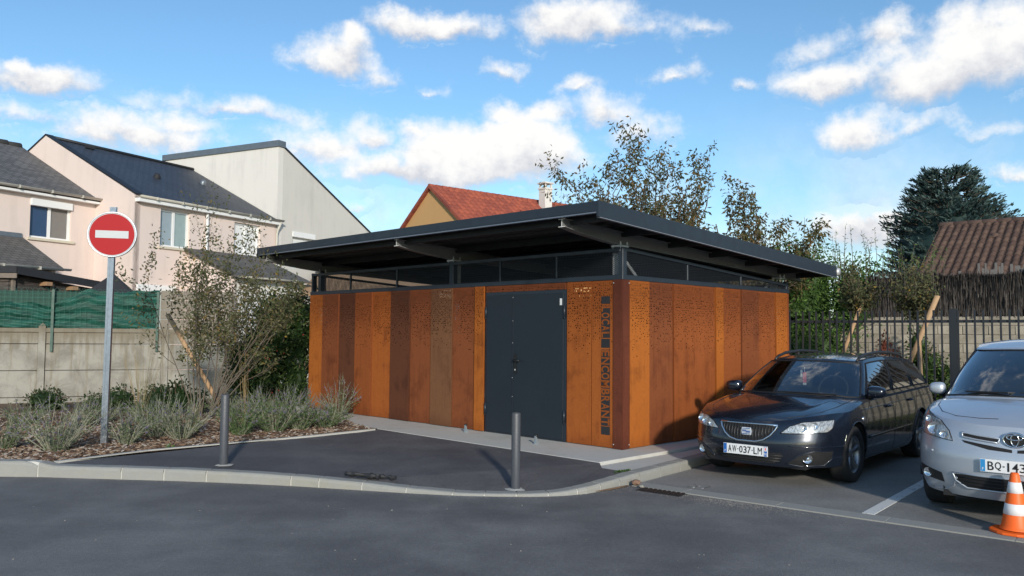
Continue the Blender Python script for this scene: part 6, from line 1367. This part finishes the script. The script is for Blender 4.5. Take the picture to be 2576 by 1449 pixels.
m = MB(); n = 32; ring = [(.088 * math.cos(2 * math.pi * k / n), ecz + .062 * math.sin(2 * math.pi * k / n)) for k in range(n)]; m.prism(ring, 0, .04, lambda u, v, w: (xe + .02 - w, u, v)); eb = recalc(c2.kid(m, 'emblem', M_blackm))
ell(.088, .062, 0, ecz, .009, 'emblem_ring'); ell(.030, .050, 0, ecz, .007, 'emblem_ring'); ell(.062, .022, 0, ecz + .022, .007, 'emblem_ring')
g = G('plate_blue_light'); g.set(color=(.03, .25, .55), rough=.4); c2.plate('BQ-143-  ', .535, None, left_tint=g.m)
m = MB(); p = [c2.gh(q, v) for q, v in ((-.72, .08), (-.66, .08), (-.66, .19), (-.72, .19))]; m.add([(a_ + .012, b_, c_) for a_, b_, c_ in p], [(0, 1, 2, 3)]); c2.kid(m, 'inspection_sticker', M_curtain)
# ------------------------------------------------------------------ vegetation
UP = Vector((0, 0, 1))
def rvec(r_): 
    while True:
        v = Vector((r_.uniform(-1, 1), r_.uniform(-1, 1), r_.uniform(-1, 1)))
        if .05 < v.length < 1: return v.normalized()
def leaf(m, p, d, l, w_, r_, droop=0.0):
    """folded leaf of two faces"""
    d = (d + Vector((0, 0, -droop))).normalized(); s_ = d.cross(rvec(r_))
    if s_.length < .05: s_ = d.cross(UP)
    s_.normalize(); n_ = d.cross(s_); a = p; b = p + d * l * .5 + s_ * w_ + n_ * w_ * .3; c_ = p + d * l + n_ * (-l * .1); e = p + d * l * .5 - s_ * w_ + n_ * w_ * .3
    m.add([a, b, c_, e], [(0, 1, 2), (0, 2, 3)])
def grow(r_, p, d, L_, rad, lev, cfg, wood, ends):
    n = 5; pts = [p]; rads = [rad]; dd = d.copy()
    for i in range(n):
        dd = (dd + rvec(r_) * cfg['wig'] + UP * cfg['up'][min(lev, len(cfg['up']) - 1)]).normalized(); p = p + dd * L_ / n; pts.append(p); rads.append(rad * (1 - .65 * (i + 1) / n)); ends.append((p.copy(), dd.copy(), lev))
        if lev < cfg['levels'] and i >= cfg['start'][min(lev, len(cfg['start']) - 1)]:
            for k in range(cfg['kids'][lev]):
                if r_.random() < cfg['prob']:
                    ax = dd.cross(rvec(r_)); 
                    if ax.length < .01: continue
                    nd_ = (dd * math.cos(cfg['ang']) + ax.normalized() * math.sin(cfg['ang'])).normalized(); grow(r_, p, nd_, L_ * cfg['ratio'] * r_.uniform(.7, 1.15), rads[-1] * .7, lev + 1, cfg, wood, ends)
    wood.tube(pts, rads, 5 if rad > .012 else 4, False)
M_bark = simple('bark', (.13, .095, .065), .9, var=.35, scale=20, bump=.4, bscale=60); M_twig = simple('twig_bark', (.13, .104, .080), .85, var=.3, scale=20)
OLV = [leafmat('olive_leaf', (.130, .140, .062)), leafmat('olive_brown_leaf', (.165, .135, .065)), leafmat('dark_olive_leaf', (.080, .095, .045)), leafmat('yellow_leaf', (.30, .20, .045))]
# --- big loose shrub by the panel wall
root = thing('leafy_shrub', (-5.35, 14.2, .13), 'tall loose multi stemmed shrub with small olive leaves in the planting bed', 'shrub')
r_ = random.Random(21); wood = MB(); ends = []
cfg = dict(levels=2, wig=.13, up=(.05, .10, .13), start=(1, 1), kids=(2, 2), prob=.72, ang=.60, ratio=.34)
for k in range(13):
    a_ = r_.uniform(0, 6.28); sp = r_.uniform(.05, .42); d = Vector((math.cos(a_) * sp + .04, math.sin(a_) * sp, 1)).normalized(); b0 = Vector((-5.35 + math.cos(a_) * .12, 14.2 + math.sin(a_) * .12, .12)); grow(r_, b0, d, r_.uniform(1.8, 3.0), r_.uniform(.008, .016), 0, cfg, wood, ends)
for k in range(5):      # branches arching to the right
    d = Vector((r_.uniform(.5, .95), r_.uniform(-.2, .2), 1)).normalized(); grow(r_, Vector((-5.3, 14.2, .12)), d, r_.uniform(1.7, 2.3), .013, 0, cfg, wood, ends)
wood.build('stems', M_twig, root, True); m = MB()
for p, d, lev in ends:
    if p.z < .85 or lev == 0 and r_.random() < .5: continue
    for k in range(r_.choice((1, 2, 3, 3)) if p.z > 1.2 else 1): m.cur = r_.choice((0, 0, 0, 0, 1, 1, 2, 2, 2, 3) if r_.random() < .4 else (0, 0, 1, 2)); leaf(m, p + rvec(r_) * .08, (d * .4 + rvec(r_)).normalized(), r_.uniform(.045, .085), r_.uniform(.011, .019), r_, .2)
tag(m.build('foliage', OLV, root), kind='stuff')
stake((-5.02, 14.55, .1), (-6.15, 14.55, 1.95), .042, 'leaning wooden stake among the stems of the loose shrub')
# --- dense hedges: a dark core of twigs wrapped in leaves
def hedge(name, lab, cat, boxes, mats, n, lsize, seed, lw=.4, core=.62, topj=.2, group=None, twigs=60):
    r_ = random.Random(seed); c0 = boxes[0]; root = thing(name, (c0[0], c0[1], .1), lab, cat, group); m = MB(); wood = MB(); vols = [b[3] * b[4] * b[5] for b in boxes]; tot = sum(vols)
    for (x, y, z, rx, ry, rz_) in boxes:
        for k in range(max(4, int(twigs * rx * ry * rz_ / tot * 1))):
            d = rvec(r_); d.z = abs(d.z); wood.tube([(x + r_.uniform(-.2, .2) * rx, y + r_.uniform(-.2, .2) * ry, max(.1, z - rz_ * .9)), (x + d.x * rx * .5, y + d.y * ry * .5, z + d.z * rz_ * .2), (x + d.x * rx * .9, y + d.y * ry * .9, z + d.z * rz_ * .9)], [.018, .012, .004], 5, False)
        cnt = int(n * rx * ry * rz_ / tot)
        if core:
            bm = bmesh.new(); bmesh.ops.create_icosphere(bm, subdivisions=3, radius=1.0); cm_ = MB()
            for v in bm.verts: k_ = core * r_.uniform(.72, 1.1); v.co = Vector((x + v.co.x * rx * k_, y + v.co.y * ry * k_, max(.1, z + v.co.z * rz_ * k_)))
            m.cur = 0; m.add([tuple(v.co) for v in bm.verts], [tuple(v.index for v in f_.verts) for f_ in bm.faces]); bm.free()
        lob = [(rvec(r_), r_.uniform(.75, 1.08)) for _ in range(26)]
        for i in range(cnt):
            d = rvec(r_); best = max(lob, key=lambda q: q[0].dot(d)); rr = r_.random() ** .38 * best[1] * (1 + topj * r_.uniform(-.5, .5)); p = Vector((x + d.x * rx * rr, y + d.y * ry * rr, z + d.z * rz_ * rr))
            if p.z < .1: continue
            m.cur = r_.randrange(len(mats)); leaf(m, p, (d * .6 + rvec(r_) + UP * .15).normalized(), lsize * r_.uniform(.6, 1.3), lsize * lw * r_.uniform(.35, .6), r_)
    wood.build('branches', M_bark, root); tag(m.build('foliage', mats, root), kind='stuff'); return root
DKG = [leafmat('laurel_dark', (.022, .045, .014), rough=.35), leafmat('laurel_mid', (.040, .072, .020), rough=.35), leafmat('laurel_light', (.075, .115, .030), rough=.4)]
hedge('laurel_hedge', 'dark green evergreen hedge between the panel wall and the shelter', 'hedge', [(-5.6, 17.5, .9, .55, .7, .95), (-5.0, 17.1, 1.2, .6, .7, 1.2), (-4.62, 17.6, 1.75, .5, .6, 1.05), (-5.2, 17.9, 1.75, .55, .6, .9), (-4.4, 16.75, .8, .35, .4, .85)], DKG, 14000, .085, 31, .55)
m = MB(); r_ = random.Random(3)
for k in range(18): p = Vector((r_.uniform(-5.3, -4.2), r_.uniform(16.3, 16.8), r_.uniform(.4, 1.6))); m.lathe([(0, -.014), (.012, -.006), (.012, .006), (0, .014)], p, rvec(r_), 6)
g = G('red_berry'); g.set(color=(.45, .03, .015), rough=.4); tag(m.build('red_berries', g.m, bpy.data.objects['laurel_hedge']), kind='stuff')
GRN = [leafmat('thuja_dark', (.050, .100, .024)), leafmat('thuja_mid', (.085, .165, .036)), leafmat('thuja_light', (.14, .24, .055))]
def wp3(s, d, z): v = WP(s, d, z); return v
rt = hedge('conifer_hedge', 'bright green feathery hedge behind the shelter beside the heather screen', 'hedge', [(*wp3(-2.4, -.1, 2.3)[:2], 2.4, .85, .6, 1.35), (*wp3(-1.3, -.1, 2.4)[:2], 2.55, .85, .6, 1.3), (*wp3(-.3, .1, 2.35)[:2], 2.35, .75, .55, 1.1), (*wp3(-3.6, 0, 2.2)[:2], 2.2, .9, .6, 1.3), (*wp3(-1.0, -.3, 1.2)[:2], 1.2, 1.2, .4, .9)], GRN, 26000, .10, 41, .42, topj=.5)
r_ = random.Random(44); wood = MB(); m = MB()
for k in range(90):       # wispy tips above the hedge
    s_ = r_.uniform(-3.6, 1.6); p = Vector(WP(s_, r_.uniform(-.3, .3), r_.uniform(3.0, 3.5) - max(0, s_) * .25)); h = r_.uniform(.25, .65); t = p + Vector((r_.uniform(-.12, .12), 0, h)); wood.tube([p - Vector((0, 0, .4)), p, t], [.008, .006, .002], 4, False)
    for j in range(16): f_ = r_.random(); m.cur = r_.randrange(3); leaf(m, p.lerp(t, f_), (rvec(r_) + UP * .4).normalized(), r_.uniform(.04, .09), .010, r_, .1)
wood.build('tip_stems', M_twig, rt); tag(m.build('tip_foliage', [OLV[0], GRN[1], GRN[2]], rt), kind='stuff')
# hedge seen through the shelter clerestory and low hedge behind it
hedge('garden_hedge', 'clipped green hedge glimpsed through the shelter mesh', 'hedge', [(-4.6, 21.3, 1.3, 1.3, .6, 1.2), (-2.8, 21.9, 1.3, 1.4, .6, 1.15), (-1.0, 22.4, 1.3, 1.3, .6, 1.1)], [DKG[1], DKG[2], GRN[1]], 6000, .10, 51, .5)
# --- trees behind the shelter: ascending whips with hanging narrow leaves
CH = [leafmat('cherry_leaf_brown', (.110, .088, .034), trans=.25), leafmat('cherry_leaf_olive', (.082, .092, .034), trans=.25), leafmat('cherry_leaf_tan', (.19, .115, .040), trans=.25), leafmat('cherry_leaf_dark', (.050, .044, .020), trans=.2)]
def cherry(x, y, h, n, spread, seed, lab, z_first=.9):
    root = thing('fruit_tree', (x, y, .1), lab, 'tree', 'fruit trees behind the shelter'); r_ = random.Random(seed); wood = MB(); ends = []
    wood.tube([(x, y, 0), (x + .03, y, .5), (x, y + .02, 1.0), (x, y, 1.5)], [.11, .09, .08, .07], 9, False); cfg = dict(levels=2, wig=.10, up=(.03, .07, .08), start=(1, 1), kids=(2, 2), prob=.60, ang=.72, ratio=.34)
    for k in range(n):
        a_ = 2 * math.pi * k / n + r_.uniform(-.3, .3); sp = spread * r_.uniform(.25, 1.0); d = Vector((math.cos(a_) * sp, math.sin(a_) * sp * .8, 1)).normalized(); grow(r_, Vector((x, y, r_.uniform(z_first, 1.5))), d, (h - 1.3) * r_.uniform(.55, .84) / max(d.z, .6) * .98, .036, 0, cfg, wood, ends)
    wood.build('trunk', M_bark, root, True); m = MB()
    for p, d, lev in ends:
        if p.z < 1.8: continue
        for k in range(r_.choice((1, 2, 3, 4)) if lev else 2): m.cur = r_.choice((0, 0, 1, 1, 2, 3)); leaf(m, p + rvec(r_) * .09, (rvec(r_) * .8 + d * .3).normalized(), r_.uniform(.09, .15), r_.uniform(.016, .027), r_, .9)
    tag(m.build('foliage', CH, root), kind='stuff')
cherry(2.95, 18.6, 6.35, 24, .58, 63, 'larger thin leaved fruit tree rising behind the near end of the shelter roof')
cherry(5.0, 18.0, 4.65, 22, .72, 67, 'smaller fruit tree behind the far end of the shelter roof')
# --- young staked trees behind the fence
def young(s_, d_, h, seed, lab):
    x, y, _ = FP(s_, d_, 0); root = thing('young_tree', (x, y, .1), lab, 'tree', 'young staked trees behind the fence'); r_ = random.Random(seed); wood = MB(); ends = []
    wood.tube([(x, y, 0), (x + .02, y, .8), (x - .01, y, 1.6), (x, y, 2.2)], [.035, .032, .028, .022], 8, False); cfg = dict(levels=1, wig=.16, up=(.05, .06), start=(0, 1), kids=(2, 1), prob=.8, ang=.7, ratio=.5)
    for k in range(15): a_ = r_.uniform(0, 6.28); d = Vector((math.cos(a_) * r_.uniform(.2, .8), math.sin(a_) * r_.uniform(.3, 1), r_.uniform(.3, 1.1))).normalized(); grow(r_, Vector((x, y, r_.uniform(1.9, 2.25))), d, r_.uniform(.35, .75) * (h - 1.9), .010, 0, cfg, wood, ends)
    wood.build('trunk', M_twig, root, True); m = MB()
    for p, d, lev in ends:
        for k in range(3): m.cur = r_.choice((0, 1, 2, 2, 0, 3) if r_.random() < .3 else (0, 1, 2)); leaf(m, p + rvec(r_) * .07, rvec(r_), r_.uniform(.05, .09), r_.uniform(.013, .022), r_, .3)
    tag(m.build('foliage', OLV, root), kind='stuff')
young(.62, 1.35, 2.72, 71, 'young olive leaved tree beside the stake nearest the shelter'); young(1.64, 1.3, 2.95, 73, 'young olive leaved tree above the crossing stakes')
hedge('ivy_bush', 'green ivy bush climbing the block wall behind the crossing stakes', 'bush', [(*FP(1.35, 3.4, 0)[:2], .9, .34, .3, .75), (*FP(1.7, 3.3, 0)[:2], .7, .35, .3, .6), (*FP(1.1, 3.6, 0)[:2], 1.4, .22, .2, .6), (*FP(2.1, 3.0, 0)[:2], .4, .4, .3, .35)], [DKG[1], DKG[2], GRN[1]], 2600, .075, 81, .6)
RD = [leafmat('red_brown_leaf', (.17, .045, .025)), leafmat('dark_red_leaf', (.10, .035, .02))]
hedge('red_shrub', 'small reddish brown shrub in front of the block wall', 'shrub', [(*FP(.55, 3.3, 0)[:2], 1.25, .16, .15, .55), (*FP(.75, 3.3, 0)[:2], 1.0, .15, .15, .5)], RD, 500, .07, 83, .5, twigs=20)
# --- blue conifer
cf = thing('blue_conifer', (18.3, 34.0, 0), 'broad dark blue green conifer behind the brown roof', 'tree'); r_ = random.Random(91); wood = MB(); m = MB()
CN = [leafmat('conifer_dark', (.028, .056, .052), trans=.1), leafmat('conifer_mid', (.050, .090, .084), trans=.1), leafmat('conifer_light', (.090, .138, .126), trans=.1)]
wood.tube([(18.3, 34, 0), (18.3, 34, 4), (18.2, 34, 8.2)], [.30, .22, .04], 10, False)
bm = bmesh.new(); bmesh.ops.create_icosphere(bm, subdivisions=3, radius=1.0)
for v in bm.verts: k_ = r_.uniform(.62, .80); v.co = Vector((18.3 + v.co.x * 2.55 * k_, 34 + v.co.y * 2.5 * k_, 4.9 + v.co.z * 3.7 * k_))
m.add([tuple(v.co) for v in bm.verts], [tuple(v.index for v in f_.verts) for f_ in bm.faces]); bm.free()
for k in range(1000):
    z = 2.4 + 6.1 * r_.random() ** .85; tt = (z - 4.4) / 4.2; env = 2.55 * math.sqrt(max(.004, 1 - tt * tt)) if tt > 0 else 2.55 + .25 * -tt
    env *= r_.choice((.72, .82, .9, .97, 1.02, 1.08)) * (1 + .10 * math.sin(z * 3.1)); a_ = r_.uniform(0, 6.283); d = Vector((math.cos(a_), math.sin(a_), 0)); p0 = Vector((18.3, 34, z)) + d * env * .45; tip = Vector((18.3, 34, z)) + d * env + UP * r_.uniform(.05, .35); mid = p0.lerp(tip, .55) - UP * .10
    wood.tube([p0, mid, tip], [.022, .014, .005], 4, False)
    for j in range(22):
        t = .3 + .72 * r_.random(); q_ = (p0 * (1 - t) ** 2 + mid * 2 * t * (1 - t) + tip * t * t) + rvec(r_) * .05; sd_ = (d * .7 + d.cross(UP) * r_.uniform(-1, 1) + UP * r_.uniform(.1, 1.0)).normalized(); L_ = r_.uniform(.10, .27)
        m.cur = r_.choice((0, 1, 1, 2)); s2 = sd_.cross(rvec(r_)).normalized() * r_.uniform(.018, .035); e_ = q_ + sd_ * L_; m.add([q_ - s2 * .6, q_ + s2 * .6, q_.lerp(e_, .6) + s2, e_, q_.lerp(e_, .6) - s2], [(0, 1, 2, 4), (4, 2, 3)])
wood.build('trunk', M_bark, cf); tag(m.build('foliage', CN, cf), kind='stuff')
# --- clumps of grey green sage with lavender spikes
PV = [leafmat('sage_grey', (.215, .235, .165), trans=.3), leafmat('sage_green', (.140, .180, .085), trans=.3), leafmat('sage_pale', (.36, .35, .27), trans=.2), leafmat('lavender', (.21, .165, .31), trans=.3), leafmat('green_fresh', (.090, .160, .050), trans=.3)]
def sage(x, y, h, w_, seed, lab, n=70, green=0.0, purple=.5, grey=True):
    r_ = random.Random(seed); root = thing('sage_clump', (x, y, .14), lab, 'plant', 'sage clumps in the planting bed'); st = MB(); m = MB()
    for k in range(n):
        a_ = r_.uniform(0, 6.28); sp = r_.random() ** .7; b = Vector((x + math.cos(a_) * .10 * w_, y + math.sin(a_) * .10 * w_, .13)); hh = h * r_.uniform(.55, 1.05) * (1 - .35 * sp); t = b + Vector((math.cos(a_) * sp * w_ * .55, math.sin(a_) * sp * w_ * .55, hh)); md = b.lerp(t, .5) + Vector((r_.uniform(-.04, .04), r_.uniform(-.04, .04), .06 * sp)); st.cur = 1 if r_.random() < green else 0
        st.tube([b, md, t], [.0042, .0035, .0015], 4, False)
        for j in range(int(15 + 10 * green)):
            f_ = r_.uniform(.05, .9) ** 1.0; p = (b * (1 - f_) ** 2 + md * 2 * f_ * (1 - f_) + t * f_ * f_); m.cur = 1 if r_.random() < .4 else 0
            if r_.random() < green: m.cur = 4
            leaf(m, p, (rvec(r_) + UP * .5).normalized(), r_.uniform(.025, .055), r_.uniform(.005, .010), r_)
        if r_.random() < purple:
            for j in range(7): f_ = r_.uniform(.78, 1.0); p = (b * (1 - f_) ** 2 + md * 2 * f_ * (1 - f_) + t * f_ * f_); m.cur = 3; leaf(m, p, (rvec(r_) + (t - md).normalized()).normalized(), r_.uniform(.018, .03), .006, r_)
            for j in range(2): br = t + (rvec(r_) * .8 + UP).normalized() * r_.uniform(.06, .13); st.cur = 2; st.tube([t - (t - md).normalized() * .08, br], [.0025, .0015], 4, False)
    st.build('stems', [PV[2], PV[1], PV[0]], root); tag(m.build('foliage', PV, root), kind='stuff')
sage(-6.44, 10.45, 0.47, 0.61, 200, 'grey green sage clump at the very left edge of the bed', 45, 0.30, 0.30)
sage(-5.71, 10.32, 0.69, 0.91, 201, 'large grey sage clump left of the sign post', 82, 0.05, 0.50)
sage(-6.71, 12.83, 0.61, 0.68, 202, 'grey sage clump behind the large one left of the sign post', 37, 0.20, 0.40)
sage(-5.13, 10.97, 0.52, 0.71, 203, 'grey sage clump right beside the foot of the sign post', 52, 0.10, 0.40)
sage(-5.05, 11.72, 0.72, 0.89, 204, 'green grey sage clump midway between sign post and bollard', 60, 0.35, 0.30)
sage(-4.63, 11.53, 0.66, 0.81, 205, 'sage clump with pale bare stems left of the bollard', 52, 0.10, 0.30)
sage(-6.01, 13.44, 0.54, 0.71, 206, 'small green sage clump behind the others between sign post and bollard', 33, 0.50, 0.30)
sage(-3.96, 12.02, 0.59, 0.67, 207, 'green sage clump with purple tips right beside the bollard', 60, 0.70, 0.50)
sage(-3.61, 12.52, 0.76, 1.10, 208, 'tall green sage clump in front of the dark hedge', 82, 0.60, 0.60)
sage(-3.29, 12.80, 0.67, 0.83, 209, 'sage clump with most purple spikes near the shelter corner', 60, 0.50, 0.80)
sage(-2.98, 13.09, 0.44, 0.84, 210, 'low spreading sage clump at the slab edge', 52, 0.50, 0.40)
sage(-3.11, 14.75, 0.74, 0.69, 211, 'sage clump with pale curling spikes against the rusty panels', 37, 0.20, 0.80)
sage(-5.08, 14.45, 0.58, 0.68, 212, 'small sage clump behind the bollard', 30, 0.40, 0.30)
sage(-4.57, 14.84, 0.52, 0.78, 213, 'small green sage clump at the foot of the dark hedge', 37, 0.70, 0.50)
sage(-7.73, 13.02, 0.50, 0.84, 214, 'sage clump in the second row near the left edge', 33, 0.30, 0.30)
sage(-6.78, 13.68, 0.41, 0.80, 215, 'sage clump in the second row behind the sign post', 30, 0.20, 0.40)
# --- low evergreens and upright dark shrub against the wall
for i, (x, y, z, rx, rz_, lab) in enumerate([(-8.85, 15.6, .30, .5, .30, 'low dark green shrub at the wall foot left of the sign post'), (-7.35, 15.4, .34, .42, .32, 'low dark green shrub at the wall foot right of the sign post'), (-6.7, 15.6, .36, .40, .34, 'low dark green shrub at the wall foot behind the grassy stems'), (-9.9, 14.5, .30, .5, .38, 'low dark green shrub at the left edge of the bed'), (-8.0, 15.9, .22, .35, .22, 'smallest dark green shrub at the wall foot directly behind the sign post')]):
    hedge('low_shrub', lab, 'shrub', [(x, y, z, rx, .35, rz_)], [DKG[0], DKG[1], OLV[2]], 700, .06, 101 + i, .6, twigs=14, group='low shrubs along the wall foot')
hedge('dark_shrub', 'dark green upright shrub left of the loose shrub stems', 'shrub', [(-6.05, 14.9, .42, .24, .2, .42), (-5.75, 15.0, .35, .2, .2, .30)], [DKG[0], DKG[0], DKG[1]], 800, .07, 120, .5, twigs=20)
# --- tall dry grasses and tufts
DG = [leafmat('dry_grass', (.30, .27, .15)), leafmat('straw', (.36, .26, .13))]
def tuft(x, y, h, n, seed, lab, mats, sp=.25):
    r_ = random.Random(seed); m = MB()
    for k in range(n):
        a_ = r_.uniform(0, 6.28); hh = h * r_.uniform(.6, 1.1); b = Vector((x + r_.uniform(-.04, .04), y + r_.uniform(-.04, .04), .13)); t = b + Vector((math.cos(a_) * sp * hh * r_.random(), math.sin(a_) * sp * hh * r_.random(), hh)); m.cur = r_.randrange(len(mats)); md = b.lerp(t, .5) + UP * .02; m.tube([b, md, t], [.0035, .003, .001], 3, False)
    return tag(m.build('grass_tuft', mats), lab, 'grass', 'grass tufts in the planting bed')
tuft(-6.05, 13.4, 1.35, 34, 1, 'tall pale grass stems left of the loose shrub', DG, .35); tuft(-8.9, 13.6, 1.45, 22, 2, 'tall pale grass stems near the left edge of the bed', DG, .35); tuft(-4.62, 14.2, 1.25, 12, 3, 'few tall straw coloured stems in front of the dark hedge', [DG[1]], .12); tuft(-4.72, 12.25, .42, 40, 4, 'short yellow green grass tuft at the foot of the loose shrub', [leafmat('fresh_grass', (.16, .19, .04)), DG[0]], .3); tuft(-4.42, 10.66, .07, 16, 5, 'tiny bright green weed at the bed edging', [PV[4], leafmat('weed', (.07, .20, .03))], .8)
m = MB(); r_ = random.Random(8)
for k in range(90): p = Vector((1.27 + r_.uniform(-.10, .10), 9.36 + r_.uniform(-.05, .05) , .103)); p.y += (p.x - 1.27) * .9; leaf(m, p, (rvec(r_) + UP).normalized(), .025, .006, r_)
tag(m.build('moss_tuft', [leafmat('moss', (.06, .12, .02))]), 'green moss tuft at the joint between kerb and concrete', 'moss', kind='stuff')
# dead leaf on the left
